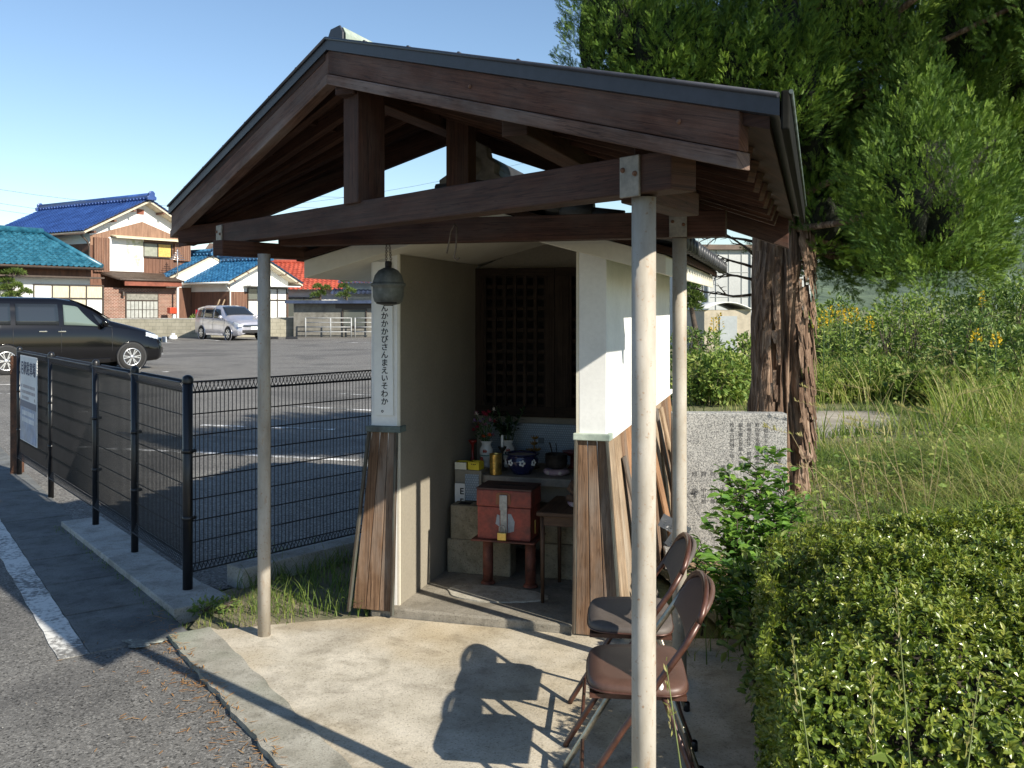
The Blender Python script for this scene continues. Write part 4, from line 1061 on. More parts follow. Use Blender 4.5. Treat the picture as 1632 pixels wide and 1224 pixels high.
# ------------------------------------------------------------------ mesh fences round the car park
def fence_panel(mb, a, b, z0, z1, step=.025, rows=.112, r=.0028):
    a = Vector(a); b = Vector(b); d = (b-a); L = d.length; d.normalize(); nn = Vector((d.y, -d.x, 0))
    n = int(L/step)
    for k in range(1, n):
        c = a+d*(k*L/n)
        z_ = lambda o_, h: c+nn*o_+Vector((0, 0, h))
        mb.tube([z_(0, z0+.01), z_(.026, z0-.015), z_(-.026, z0-.03), z_(0, z0+.02), z_(0, (z0+z1)/2), z_(0, z1-.06), z_(-.03, z1-.005), z_(.03, z1), z_(0, z1-.05)], r, 4, False, False)
    m = int((z1-z0-.06)/rows)
    for k in range(m+1):
        h = z0+.02+(z1-z0-.08)*k/m
        mb.tube([a+Vector((0, 0, h))+nn*.003, b+Vector((0, 0, h))+nn*.003], r*1.3, 5, False, False)
    for o_, h in ((-.03, z1-.004), (.03, z1), (0, z1-.055), (.026, z0-.015), (-.026, z0-.03)):
        mb.tube([a+nn*o_+Vector((0, 0, h)), b+nn*o_+Vector((0, 0, h))], r*1.5, 5, False, False)
def fpost(p, z1, r, par, mat, z0=.0):
    mb = MB(); mb.tube([p+Vector((0, 0, z0)), p+Vector((0, 0, z1))], r, 18)
    o = mb.build('post', mat, par, True)
    mb = MB(); mb.lathe([(r*1.12, -.02), (r*1.15, 0), (r*.95, .014), (r*.5, .022), (0, .024)], p+Vector((0, 0, z1)), 16); c = mb.build('cap', m_black); c.parent = o
    for h in (.42, .78):
        mb = MB(); mb.tube([p+Vector((0, 0, h-.012)), p+Vector((0, 0, h+.012))], r*1.14, 14); mb.lathe([(0, .012), (.011, .01), (.011, -.005)], p+NR*(r+.008)*1+Vector((0, 0, h)), 8, axis=NR); c = mb.build('clamp', m_black); c.parent = o
    return o
rf = thing('mesh_fence', 'black welded mesh fence with round posts running along the roadside kerb', 'fence', C0)
ss = [0, .97, 1.90, 3.30, 4.62]
PP = [C0+U*s_ for s_ in ss]
for k, p in enumerate(PP): fpost(p, 1.165-.0*k, .0265 if k == 0 else .022, rf, m_black)
for k in range(4):
    mb = MB(); fence_panel(mb, PP[k]+U*.03, PP[k+1]-U*.03, .20, 1.15); mb.build('mesh_panel', m_blackw, rf, True)
bf = thing('mesh_fence', 'black welded mesh fence turning back behind the shrine on a low kerb', 'fence', C0+F2*.05)
PB = [C0+F2*2.02, C0+F2*4.0]
for p in PB: fpost(p, 1.165, .022, bf, m_black)
for a, b in ((C0-F2*.01, PB[0]), (PB[0], PB[1])):
    mb = MB(); fence_panel(mb, a+F2*.03, b-F2*.03, .15, 1.15); mb.build('mesh_panel', m_blackw, bf, True)
# brown wooden post at the far end
p = C0+U*4.72
mb = MB(); mb.box(p.x-.045, p.x+.045, p.y-.045, p.y+.045, -.02, 1.10); o = mb.build('wooden_post', m_brownpost, bevel=.006); tag(o, 'dark reddish-brown square post closing the far end of the roadside fence', 'post')
# parking sign on the fence
pc = C0+U*3.98-NR*.04
az = math.atan2(-U.y, -U.x)
sg = thing('sign', 'white and blue car park notice fixed to the far panel of the roadside fence', 'sign', pc+Vector((0, 0, .37)), az)
mb = MB(); mb.box(-.35, .35, -.004, .004, 0, .755); mb.build('board', m_white, sg, bevel=.002)
mb = MB(); mb.box(-.342, .342, -.0055, -.0045, .008, .30); mb.build('picture_panel', M('notice_blue', (.22, .30, .48), .5, .5, 4, 12, 0, col2=(.50, .52, .55)), sg)
mb = MB(); mb.box(-.342, .342, -.0055, -.0045, .302, .36); mb.build('dark_band', M('notice_slate', (.13, .15, .22), .5, .1), sg)
letters('月極駐車場', .125, (0, -.0052, .70), (1, 0, 0), (0, 0, 1), M('notice_ink', (.06, .07, .13), .6, .1), 'lettering', sg, 1., .0005, 'CENTER', .003)
mb = MB()
for k in range(3):
    for j in range(14):
        if random.random() < .8: mb.box(-.29+j*.042, -.29+j*.042+random.uniform(.018, .034), -.0054, -.0046, .475-k*.05, .475-k*.05+.026)
mb.build('small_print', M('notice_grey', (.40, .36, .38), .6, .1), sg)
mb = MB()
for k in range(2):
    for j in range(9): mb.box(-.24+j*.056, -.24+j*.056+random.uniform(.03, .045), -.0064, -.0056, .235-k*.06, .235-k*.06+.04)
mb.build('white_print', m_white, sg)
# ------------------------------------------------------------------ parked vans
def PAINT(name, col, metal, rough=.25):
    m, n, l, p = nodes_of(name)
    v = coord(n, l); a = noise(n, l, v, 3, 4, .5)
    r = ramp(n, [(.3, rgb(col, .9)), (.7, rgb(col, 1.1))]); l.new(a, r.inputs[0]); l.new(r.outputs[0], p.inputs['Base Color'])
    p.inputs['Metallic'].default_value = metal; p.inputs['Roughness'].default_value = rough
    p.inputs['Coat Weight'].default_value = .3 if sum(col) < .1 else .8; p.inputs['Coat Roughness'].default_value = .04
    return m
m_vblack = PAINT('black_car_paint', (.004, .004, .005), 0., .10); m_vblack.node_tree.nodes['Principled BSDF'].inputs['Specular IOR Level'].default_value = .35
m_vsilver = PAINT('silver_lilac_car_paint', (.55, .54, .59), .55, .3)
m_vglass = GLASS('tinted_car_glass', (.018, .022, .026), .03)
m_vglassl = GLASS('clear_car_glass', (.13, .17, .15), .04)
m_tyre = M('tyre_rubber', (.02, .02, .02), .85, .2, 20, 80, .2)
m_alloy = M('bright_alloy', (.75, .75, .76), .25, .1, 20, 60, 0, metal=.85)
m_lamp = M('headlamp_lens', (.55, .60, .66), .1, .15, 20, 60, 0, spec=.8)
m_dkplas = M('dark_car_plastic', (.02, .02, .022), .5, .2, 20, 60, 0)
m_chr = M('car_chrome', (.75, .76, .78), .12, .1, 20, 60, 0, metal=1.)
m_redlens = M('tail_lens', (.35, .02, .02), .15, .2)
def interp(tab, x):
    if x <= tab[0][0]: return tab[0][1:]
    for a, b in zip(tab, tab[1:]):
        if x <= b[0]:
            t = (x-a[0])/(b[0]-a[0]); return [p+(q-p)*t for p, q in zip(a[1:], b[1:])]
    return tab[-1][1:]
def make_van(label, loc, rz, paint, tab, wins, wb, wr, screen, lamp, spokes):
    """tab: x, z bottom, z belt, z top, half width low, half width belt, half width top"""
    t = thing('van', label, 'van', loc, rz)
    xs = sorted(set([r_[0] for r_ in tab]+[tab[0][0]+(tab[-1][0]-tab[0][0])*k/40 for k in range(41)]))
    P = []
    def sec(x):
        zb, zl, zt, w1, w2, w3 = interp(tab, x)
        h = [(w1*.86, zb), (w1*.97, zb+.03), (w1, zb+.10), (w1+.012, zb+(zl-zb)*.45), (w1+.004, zb+(zl-zb)*.72), (w2, zl), (w2-.008, zl+.015),
             (w2+(w3-w2)*.5+.012, zl+(zt-zl)*.5), (w3+.01, zt-(zt-zl)*.13), (w3-.04, zt-(zt-zl)*.035), (w3*.75, zt+.012), (w3*.35, zt+.024), (0, zt+.028)]
        return [(x, -a, b) for a, b in h]+[(x, a, b) for a, b in h[-2::-1]]
    for x in xs: P.append(sec(x))
    mb = MB(); mb.grid(P, flip=False)
    for row, fl in ((P[0], 0), (P[-1], 1)):
        c = (row[0][0], 0, sum(p[2] for p in row)/len(row)); n_ = len(row)
        mb.add([c]+row, [((0, k+1, k+2) if fl else (0, k+2, k+1)) for k in range(n_-1)], None, True)
    bd = mb.build('body', paint, t)
    def side_pt(x, v, s_, off=.006):
        zb, zl, zt, w1, w2, w3 = interp(tab, x)
        v_ = max(0, min(1, v)); w = w2+(w3-w2)*v_+.012*math.sin(math.pi*min(1, v_))+off
        return (x, s_*w, zl+(zt-zl)*v)
    for s_ in (-1, 1):
        for (b0, b1, t0, t1, v0, v1, g, nm) in wins:
            P = []
            for j in range(6):
                u = j/5; v = v0+(v1-v0)*u
                P.append([side_pt(b0+(t0-b0)*u+((b1+(t1-b1)*u)-(b0+(t0-b0)*u))*k/10, v, s_) for k in range(11)])
            mb = MB(); mb.grid(P, flip=(s_ > 0)); mb.build(nm, g, t, solid=.004)
    xb, xt, wbm, wtm = screen
    P = []
    for j in range(7):
        u = j/6; x = xb+(xt-xb)*u; zt = interp(tab, x)[2]
        hw = wbm+(wtm-wbm)*u
        P.append([(x+.012-.10*(k/10*2-1)**2*0, hw*(k/10*2-1), zt+.040-.020*(k/10*2-1)**2) for k in range(11)])
    mb = MB(); mb.grid(P, flip=True); mb.build('windscreen', m_vglass, t, solid=.004)
    # wheels with arches
    for sx in (-1, 1):
        for s_ in (-1, 1):
            w1 = interp(tab, sx*wb/2)[3]
            c = Vector((sx*wb/2, s_*(w1-.02), wr)); ax = (0, s_, 0)
            mb = MB(); mb.lathe([(wr*1.13, 0.004), (wr*1.13, .036), (wr*1.19, .040), (wr*1.20, .02)], (c.x, s_*(w1-.012), wr*1.03), 36, axis=ax); mb.build('wheel_arch', paint, t)
            mb = MB(); mb.lathe([(0, .026), (wr*1.14, .026)], (c.x, s_*(w1-.012), wr*1.03), 36, axis=ax); mb.build('arch_lining', m_dkplas, t)
            wh = MB(); wh.lathe([(wr*.66, .052), (wr*.72, .058), (wr*.93, .055), (wr, .035), (wr, -.14), (wr*.9, -.16)], c, 36, axis=ax); w_ = wh.build('wheel', m_tyre, t)
            mb = MB(); mb.lathe([(wr*.66, .050), (wr*.62, .046), (wr*.60, .024), (0, .022)], c, 32, axis=ax); mb.build('rim_well', m_dkplas, w_)
            mb = MB(); mb.lathe([(wr*.68, .053), (wr*.67, .058), (wr*.61, .055), (wr*.61, .044)], c, 32, axis=ax); mb.lathe([(wr*.16, .030), (wr*.15, .055), (wr*.05, .058), (0, .058)], c, 16, axis=ax)
            for k in range(spokes):
                for dk in (-.10, .10):
                    a = 2*math.pi*k/spokes; q = Vector((math.cos(a+dk*.3), 0, math.sin(a+dk*.3))); q2 = Vector((math.cos(a+dk*1.6), 0, math.sin(a+dk*1.6)))
                    mb.beam(c+q*wr*.1+Vector((0, s_*.048, 0)), c+q2*wr*.635+Vector((0, s_*.050, 0)), .026, .012, up=(0, s_, 0))
            mb.build('rim', m_alloy, w_)
    # lamps, mirrors, handles, grille, plates
    fx = tab[-1][0]
    for s_ in (-1, 1):
        P = []
        for j in range(5):
            u = j/4; row = []
            for k in range(9):
                x = lamp[0]+(lamp[1]-lamp[0])*k/8; zb, zl, zt, w1, w2, w3 = interp(tab, x)
                z = lamp[2]+(lamp[3]-lamp[2])*u+(lamp[4]*(1-k/8)); row.append((x, s_*(w1+(w2-w1)*max(0, min(1, (z-zb)/(zl-zb)))+.012), z))
            P.append(row)
        mb = MB(); mb.grid(P, flip=(s_ > 0)); mb.build('headlight', m_lamp, t, solid=.01)
        mb = MB(); mb.box(fx-.012, fx+.02, s_*.72-.12, s_*.72+.12, lamp[2]-.02, lamp[3]-.03); mb.build('headlight', m_lamp, t, bevel=.01)
        x = screen[0]-.22; zb, zl, zt, w1, w2, w3 = interp(tab, x)
        mb = MB(); mb.lathe([(0, .09), (.07, .08), (.10, .03), (.10, -.02), (.07, -.05), (0, -.055)], (x, s_*(w2+.13), zl+.12), 14, axis=(1, 0, 0)); mi_ = mb.build('mirror', paint, t)
        mb = MB(); mb.beam((x, s_*(w2-.02), zl+.04), (x, s_*(w2+.10), zl+.09), .05, .03); mb.build('mirror_arm', m_dkplas, mi_)
        for hx in (lamp[5], lamp[5]-.42):
            zb, zl, zt, w1, w2, w3 = interp(tab, hx); z = zl-.10
            mb = MB(); mb.beam((hx-.09, s_*(w2+.02), z), (hx+.09, s_*(w2+.02), z), .022, .028); mb.build('door_handle', m_chr, t, bevel=.006)
        # door seams
        mb = MB()
        for dx in lamp[6]:
            zb, zl, zt, w1, w2, w3 = interp(tab, dx); pts = [(dx, s_*(w1*.985), zb+.12), (dx, s_*(w1+.0135), zb+(zl-zb)*.45), (dx, s_*(w1+.006), zb+(zl-zb)*.72), (dx, s_*(w2+.002), zl)]
            mb.tube(pts, .006, 5)
        mb.build('door_seam', m_dkplas, t)
        mb = MB(); a = interp(tab, wb/2-.55); b = interp(tab, -wb/2+.5)
        mb.beam((wb/2-.52, s_*(a[3]+.012), a[0]+.07), (-wb/2+.50, s_*(b[3]+.012), b[0]+.07), .03, .10); mb.build('sill', paint, t, bevel=.01)
        mb = MB(); x = tab[0][0]; mb.box(x-.015, x+.06, s_*(interp(tab, x)[4])-.07, s_*(interp(tab, x)[4])+.012, 1.0, 1.45); mb.build('tail_light', m_redlens, t, bevel=.01)
    z = interp(tab, fx)[0]
    mb = MB(); mb.box(fx-.01, fx+.022, -.56, .56, lamp[2]-.02, lamp[3]-.06); mb.build('grille', m_chr, t, bevel=.01)
    mb = MB(); mb.box(fx-.03, fx+.018, -.60, .60, z+.06, z+.20); mb.build('bumper_intake', m_dkplas, t, bevel=.01)
    mb = MB(); mb.box(fx+.0, fx+.026, -.17, .17, z+.21, z+.36); mb.build('licence_plate', m_white, t)
    zt = interp(tab, 0)[2]
    return t
tabB = [(-2.33, .34, 1.10, 1.62, .72, .70, .60), (-2.25, .26, 1.10, 1.74, .80, .79, .68), (-1.6, .20, 1.11, 1.79, .845, .84, .71), (-.3, .20, 1.09, 1.78, .845, .84, .71), (.10, .20, 1.08, 1.72, .845, .84, .69), (.55, .20, 1.07, 1.52, .845, .84, .66), (.98, .20, 1.06, 1.23, .845, .83, .70), (1.4, .20, 1.00, 1.12, .845, .81, .66), (1.85, .20, .90, 1.0, .83, .77, .62), (2.12, .22, .80, .89, .78, .70, .55), (2.25, .26, .68, .76, .66, .62, .45), (2.30, .34, .55, .62, .52, .5, .36)]
winsB = [(-2.0, -1.33, -1.95, -1.33, .08, .80, m_vglass, 'rear_window'), (-1.22, -.28, -1.22, -.30, .08, .80, m_vglass, 'rear_window'), (-.17, .62, -.17, .17, .08, .80, m_vglassl, 'front_window'), (.70, .98, .52, .60, .12, .70, m_vglass, 'quarter_window')]
vb = make_van('black van parked side-on beyond the roadside fence, glare on its doors', (-11.15, 23.25, -.012), R(42), m_vblack, tabB, winsB, 2.855, .325, (.95, .06, .72, .60), (1.80, 2.14, .68, .84, .10, -.22, (-1.28, -.23, .95)), 6)
tabS = [(-2.30, .36, 1.02, 1.42, .70, .68, .56), (-2.2, .26, 1.02, 1.56, .80, .78, .64), (-1.5, .20, 1.02, 1.64, .845, .83, .68), (-.2, .20, 1.0, 1.64, .845, .83, .68), (.3, .20, .98, 1.58, .845, .83, .66), (1.05, .20, .97, 1.16, .845, .82, .68), (1.4, .20, .93, 1.06, .845, .80, .64), (1.9, .20, .84, .95, .82, .76, .6), (2.18, .22, .74, .83, .76, .68, .52), (2.30, .30, .58, .66, .64, .58, .42)]
winsS = [(-2.0, -1.3, -1.9, -1.3, .08, .82, m_vglass, 'rear_window'), (-1.2, -.25, -1.2, -.27, .08, .82, m_vglass, 'rear_window'), (-.15, .75, -.15, .35, .08, .82, m_vglass, 'front_window')]
make_van('silver van parked by the block wall in front of the blue-roofed house', (-13.8, 46.2, -.012), math.atan2(-.72, .69), m_vsilver, tabS, winsS, 2.785, .315, (1.02, .28, .72, .58), (1.75, 2.14, .66, .80, .10, -.2, (-1.25, -.2, .98)), 6)

# ------------------------------------------------------------------ houses beyond the car park
HX = Vector((.55, .835, 0)); HY = Vector((-.835, .55, 0)); HROT = math.atan2(.835, .55)
HO = Vector((-22.7, 50.6, 0))
def hp(px, py, d=0., O=HO):
    """thing-space x, z on the plane y=-d of a house with its corner at O"""
    k = (px-816)/1500; q = O-HY*d
    s_ = (k*q.y-q.x)/(HX.x-HX.y*k); Y = q.y+HX.y*s_
    return s_, CAMH-(py-490)/1500*Y
m_btile = M('blue_glazed_tile', (.04, .10, .32), .32, .35, 1.2, 8, .1, .004, col2=(.022, .055, .20), spec=.7)
m_teal = M('teal_glazed_tile', (.045, .19, .27), .35, .6, 2.6, 5, .1, .004, col2=(.012, .10, .16), spec=.7)
m_azure = M('azure_glazed_tile', (.045, .18, .34), .35, .6, 3., 6, .1, .004, col2=(.012, .09, .22), spec=.7)
m_redt = M('red_roof_tile', (.50, .10, .055), .6, .35, 2., 8, .1, .004, col2=(.34, .06, .035))
m_navy = M('navy_tile', (.05, .07, .13), .45, .35, 2, 8, .1, .004)
m_siding = M('brown_board_siding', (.20, .098, .062), .8, .4, 1.2, 14, .3, .004, col2=(.12, .06, .04), stretch=(6, 6, .6))
m_sidingl = M('pale_brown_siding', (.30, .18, .12), .8, .4, 1.6, 14, .3, .004, col2=(.20, .11, .07), stretch=(6, 6, .7))
m_hwhite = M('house_plaster', (.80, .80, .77), .85, .08, .8, 12, .1)
m_hgrey = M('grey_plaster', (.42, .45, .46), .85, .15, .8, 12, .1)
m_hglass = GLASS('house_glass', (.10, .11, .10), .06)
m_curt = M('cream_curtain', (.60, .56, .42), .8, .2, 3, 10, .0, stretch=(9, 9, 1))
m_curtw = M('white_curtain', (.78, .77, .72), .8, .1, 3, 10, .0, stretch=(9, 9, 1))
m_frame = M('bronze_frame', (.06, .045, .035), .5, .2, 10, 40, 0)
m_brick = BRICKS('red_brick', (.24, .085, .055), (.16, .055, .04), (.42, .33, .26), .20, .075, .013)
m_fascia = M('red_brown_fascia', (.27, .085, .05), .6, .25, 3, 30, .1)
m_broof = M('brown_roof', (.17, .12, .09), .6, .3, 3, 20, .1)
m_soff = M('soffit_board', (.60, .53, .40), .8, .15, 3, 20, .1)
m_gutter2 = M('gutter_brown', (.09, .065, .05), .5, .2, 8, 30, 0)
class TB:
    """adds one mesh part to a house in its own space"""
def part(par, name, mat, *boxes, bevel=0):
    mb = MB()
    for b in boxes: mb.box(*b)
    return mb.build(name, mat, par, bevel=bevel)
def parts_each(par, name, mat, *boxes):
    for b in boxes: part(par, name, mat, b)
def gable_roof(par, x0, x1, y0, y1, ze, zr, mat, tw=.27, rh=.28, over=.0, ridge=True, soff=True, verge=None):
    """ridge along y between eaves x0 and x1"""
    xm = (x0+x1)/2; L = y1-y0
    for ex, sx in ((x0, 1), (x1, -1)):
        d = Vector((sx*(xm-x0), 0, zr-ze)); W = d.length; d.normalize()
        mb = MB(); tile_slope(mb, (ex, y0, ze), (0, 1, 0), L, d, W, tw, rh, .035, .03, 4); r_ = mb.build('roof', mat, par)
        if soff:
            n_ = Vector((-d.z*sx, 0, abs(d.x)))
            mb = MB(); mb.prism([Vector((ex, y0+.05, ze-.06)), Vector((xm, y0+.05, zr-.06)), Vector((xm, y0+.05, zr-.16)), Vector((ex, y0+.05, ze-.16))], (0, L-.1, 0)); mb.build('roof_boarding', m_soff, r_)
    if ridge:
        mb = MB(); mb.box(xm-.15, xm+.15, y0-.02, y1+.02, zr+.02, zr+.22); mb.tube([(xm, y0-.05, zr+.25), (xm, y1+.05, zr+.25)], .12, 10)
        n_ = int(L/.3)
        for k in range(n_):
            for s_ in (-1, 1): mb.tube([(xm+s_*.12, y0+.1+k*L/n_, zr+.07), (xm+s_*.2, y0+.1+k*L/n_, zr+.03)], .08, 6)
        mb.build('ridge', mat, par)
        for yy, s_ in ((y0, -1), (y1, 1)):
            mb = MB(); mb.prism([(xm+a, yy+s_*.06, zr+b) for a, b in ((-.28, -.05), (-.3, .12), (-.18, .2), (-.2, .34), (-.08, .46), (.08, .46), (.2, .34), (.18, .2), (.3, .12), (.28, -.05))], (0, s_*.12, 0)); mb.build('ridge_end', mat, par, bevel=.03)
def win(par, x0, x1, z0, z1, y, nx, nz, panes, glassm=None, fr=m_frame, split=None):
    """window with frame, mullions and panes on the wall plane y (facing -y)"""
    w = thing_part(par, 'window', fr, x0, x1, z0, z1, y, nx, nz, split)
    zs = [z0]+([z0+(z1-z0)*q for q in split] if split else [z0+(z1-z0)*k/nz for k in range(1, nz)])+[z1]
    for i in range(nx):
        for j in range(len(zs)-1):
            mm = panes[(i+j*nx) % len(panes)]
            mb = MB(); mb.box(x0+(x1-x0)*i/nx+.03, x0+(x1-x0)*(i+1)/nx-.03, y-.02, y-.005, zs[j]+.03, zs[j+1]-.03); mb.build('pane', mm, w)
    return w
def thing_part(par, nm, fr, x0, x1, z0, z1, y, nx, nz, split):
    mb = MB(); e = .05
    mb.box(x0-e, x1+e, y-.07, y, z0-e, z0); mb.box(x0-e, x1+e, y-.07, y, z1, z1+e)
    mb.box(x0-e, x0, y-.07, y, z0, z1); mb.box(x1, x1+e, y-.07, y, z0, z1)
    for i in range(1, nx): mb.box(x0+(x1-x0)*i/nx-.03, x0+(x1-x0)*i/nx+.03, y-.06, y-.001, z0+.001, z1-.001)
    for q in (split or [k/nz for k in range(1, nz)]): z = z0+(z1-z0)*q; mb.box(x0+.001, x1-.001, y-.064, y-.002, z-.035, z+.035)
    return mb.build(nm, fr, par)
def battens(par, x0, x1, z0, z1, y, mat, step=.3, name='batten_strip'):
    mb = MB(); n_ = max(1, int((x1-x0)/step))
    for k in range(n_+1): x = x0+(x1-x0)*k/n_; mb.box(x-.018, x+.018, y-.025, y, z0, z1)
    return mb.build(name, mat, par)
# --- the two-storey house with its teal-roofed wing and brick entrance
hs = thing('house', 'two-storey brown and white house with a deep blue tiled gable roof and brick entrance', 'house', HO, HROT)
part(hs, 'wall', m_siding, (0, 6.4, 0, 9.0, 0, 5.0))
mb = MB(); mb.prism([(.0, .004, 5.0), (6.4, .004, 5.0), (6.4, .004, 5.84), (3.2, .004, 7.50), (0, .004, 5.84)], (0, 8.99, 0)); mb.build('gable_wall', m_hwhite, hs)
part(hs, 'wall_band', m_hwhite, (-.02, 0, .0, 9, 5.0, 5.7))
# wood panelled triangle and siding on the gable
a = hp(145, 374); b = hp(225, 353); c = hp(301, 385)
mb = MB(); mb.prism([(.0, -.025, 4.9), (0, -.025, 5.42), (3.2, -.025, 6.40), (6.4, -.025, 5.42), (6.4, -.025, 4.9)], (0, .024, 0)); mb.build('wood_panel', m_sidingl, hs)
battens(hs, .02, 6.38, 2.9, 4.9, 0, m_siding, .22)
gable_roof(hs, -.75, 7.15, -.75, 10.2, 5.62, 7.62, m_btile)
# rafter ends/purlins under the verge
parts_each(hs, 'purlin', m_siding, (1.0, 1.14, -.7, 0, 6.20, 6.32), (5.26, 5.4, -.7, 0, 6.20, 6.32), (-.2, -.06, -.7, 0, 5.52, 5.64), (6.46, 6.6, -.7, 0, 5.52, 5.64), (2.2, 2.32, -.7, 0, 6.86, 6.96), (4.1, 4.22, -.7, 0, 6.86, 6.96))
x, z = hp(218, 341); x1_, z1_ = hp(229, 334); part(hs, 'vent', m_fascia, (x, x1_, -.03, .0, z, z1_))
x0, z1_ = hp(173.5, 379); x1_, z0 = hp(226.5, 432)
xm_, _ = hp(200, 400)
f = part(hs, 'shutter_frame', m_hwhite, (x0-.05, x1_+.06, -.06, -.026, z0-.06, z1_+.04))
part(f, 'shutter', m_hwhite, (x0, xm_, -.085, -.061, z0, z1_-.02)); part(f, 'shutter', PAINTWORN('flaking_green_paint', (.46, .48, .30), (.72, .72, .66), .47, 4), (xm_+.01, x1_, -.08, -.061, z0, z1_-.02))
mb = MB()
for k in range(12): q = x0+(xm_-x0)*k/12; mb.box(q, q+.02, -.092, -.086, z0+.02, z1_-.05)
mb.build('shutter_rib', m_hwhite, f)
x0, z1_ = hp(228.5, 387); x1_, z0 = hp(272, 411)
win(hs, x0, x1_, z0, z1_, -.026, 2, 1, [M('grey_green_screen', (.30, .31, .25), .6, .15), M('amber_blind', (.68, .44, .12), .7, .2, 12, 30)])
for a_, b_ in (((147.5, 378), (172, 434)), ((276, 388), (301, 417))):
    x0, z1_ = hp(*a_); x1_, z0 = hp(*b_); f = part(hs, 'shutter_box', m_siding, (x0, x1_, -.16, -.026, z0, z1_), bevel=.01); battens(f, x0+.03, x1_-.03, z0+.02, z1_-.02, -.16, m_sidingl, .14)
x0, z1_ = hp(175, 375); x1_, z0 = hp(284, 386)
mb = MB(); zz = (z1_+z0)/2; mb.prism([(x0, -.03, zz+.10), (x0, -.62, zz-.03), (x0, -.62, zz-.09), (x0, -.03, zz+.04)], (x1_-x0, 0, 0)); mb.build('awning', M('cream_awning', (.72, .64, .45), .7, .15), hs)
mb = MB(); mb.tube([(-.78, -.75, 5.46), (-.78, 10.2, 5.42)], .06, 8); mb.tube([(7.18, -.75, 5.46), (7.18, 10.2, 5.42)], .06, 8); mb.build('gutter', m_gutter2, hs)
mb = MB(); mb.tube([(-.7, -.3, 5.4), (-.2, -.06, 5.1), (-.06, -.06, 4.8), (-.06, -.06, 0)], .045, 8); mb.build('downpipe', m_gutter2, hs)
# brick entrance bay with its low roof
d = 1.0; d2 = 1.7
x0, _ = hp(166, 470, d); x1_, _ = hp(281, 470, d)
part(hs, 'brick_wall', m_brick, (x0, x1_, -d, -.03, 0, 2.62))
dx0, dz1 = hp(201, 468, d); dx1, _ = hp(250, 468, d)
f = part(hs, 'door_frame', m_frame, (dx0-.07, dx1+.07, -d-.05, -d-.002, 0, dz1+.07))
part(f, 'door_panel', M('frosted_glass', (.42, .43, .40), .4, .15), (dx0, (dx0+dx1)/2-.03, -d-.06, -d-.051, .06, dz1-.42), ((dx0+dx1)/2+.03, dx1, -d-.06, -d-.051, .06, dz1-.42))
mb = MB()
for k in range(1, 8): q = dx0+(dx1-dx0)*k/8; mb.box(q-.015, q+.015, -d-.07, -d-.061, .06, dz1-.42)
for k in range(1, 4): q = .06+(dz1-.48)*k/4; mb.box(dx0, dx1, -d-.078, -d-.0705, q-.015, q+.015)
mb.build('door_grille', m_frame, f)
part(f, 'transom', M('transom_glass', (.30, .29, .25), .4, .3, 9, 30), (dx0, dx1, -d-.06, -d-.051, dz1-.34, dz1-.02))
rx0, rz1 = hp(160, 437, 0); rx1, _ = hp(291, 445, d2)
_, fz1 = hp(240, 446, d2); _, fz0 = hp(240, 456, d2)
mb = MB(); mb.prism([(rx0, 0, fz1+.42), (rx0, -d2, fz1+.0), (rx0, -d2, fz1-.06), (rx0, 0, fz1+.30)], (rx1-rx0, 0, 0)); er = mb.build('entrance_roof', m_broof, hs)
mb = MB()
for k in range(26): q = rx0+(rx1-rx0)*(k+.5)/26; mb.beam((q, 0, fz1+.43), (q, -d2, fz1+.01), .07, .04)
mb.build('roof_rib', m_broof, er)
part(hs, 'fascia', m_fascia, (rx0+.35, rx1-.02, -d2+.03, -d2+.09, fz0, fz1-.06), bevel=.01)
mb = MB(); mb.tube([(rx0, -d2-.04, fz1-.02), (rx1+.05, -d2-.04, fz1-.03)], .05, 8); mb.build('gutter', m_gutter2, hs)
px_, _ = hp(284, 470, d2-.1); part(hs, 'porch_post', m_hwhite, (px_-.05, px_+.05, -d2+.1, -d2+.2, 0, fz0))
wx, wz = hp(194, 468, d); mb = MB(); mb.lathe([(0, .12), (.08, .11), (.06, .0), (.10, -.08), (.09, -.12), (0, -.12)], (wx, -d-.16, wz), 12); mb.build('wall_lamp', m_frame, hs)
# teal wing
wz_e = 3.62
part(hs, 'wing_wall', m_hwhite, (-14, -.95, -1.5, 3.0, 0, 3.10)); part(hs, 'wing_upper_wall', m_siding, (-14, -.9, -1.53, 3.0, 3.10, 3.55))
E0, E1, R0, R1 = Vector((-14.5, -2.25, wz_e)), Vector((-.75, -2.25, wz_e)), Vector((-14.5, 1.2, 5.45)), Vector((-1.95, 1.2, 5.45))
def tri_slope(par, p0, along, up, rowlen, W, mat, tw, rh, name='roof'):
    """tile rows of changing length: rowlen(t) gives (start, end) along the eave"""
    along = Vector(along).normalized(); up = Vector(up).normalized(); nn = along.cross(up).normalized(); nn = nn if nn.z > 0 else -nn
    nr = int(W/rh); rh = W/nr; mb = MB()
    for r in range(nr):
        a, b = rowlen((r+.5)/nr); lo = []; hi = []; fr = []; n_ = max(2, int((b-a)/tw*4))
        for k in range(n_+1):
            u = a+(b-a)*k/n_; w = .035*(math.cos(u/tw*6.283)+.35*math.cos(u/tw*12.566)); q = Vector(p0)+along*u
            fr.append(q+up*(r*rh)+nn*(w+.01)); lo.append(q+up*(r*rh)+nn*(w+.034)); hi.append(q+up*((r+1)*rh)+nn*w)
        mb.grid([fr, lo], False); mb.grid([lo, hi], True)
    return mb.build(name, mat, par)
W = (R0-E0).length; up = (R0-E0).normalized()
rw = tri_slope(hs, E0, (1, 0, 0), up, lambda t: (0, 13.75-1.2*t), W, m_teal, .29, .26)
mb = MB(); mb.prism([E0-Vector((0, 0, .08)), E1-Vector((0, 0, .08)), R1-Vector((0, 0, .08)), R0-Vector((0, 0, .08))], (0, 0, -.08)); mb.build('roof_boarding', m_gutter2, rw)
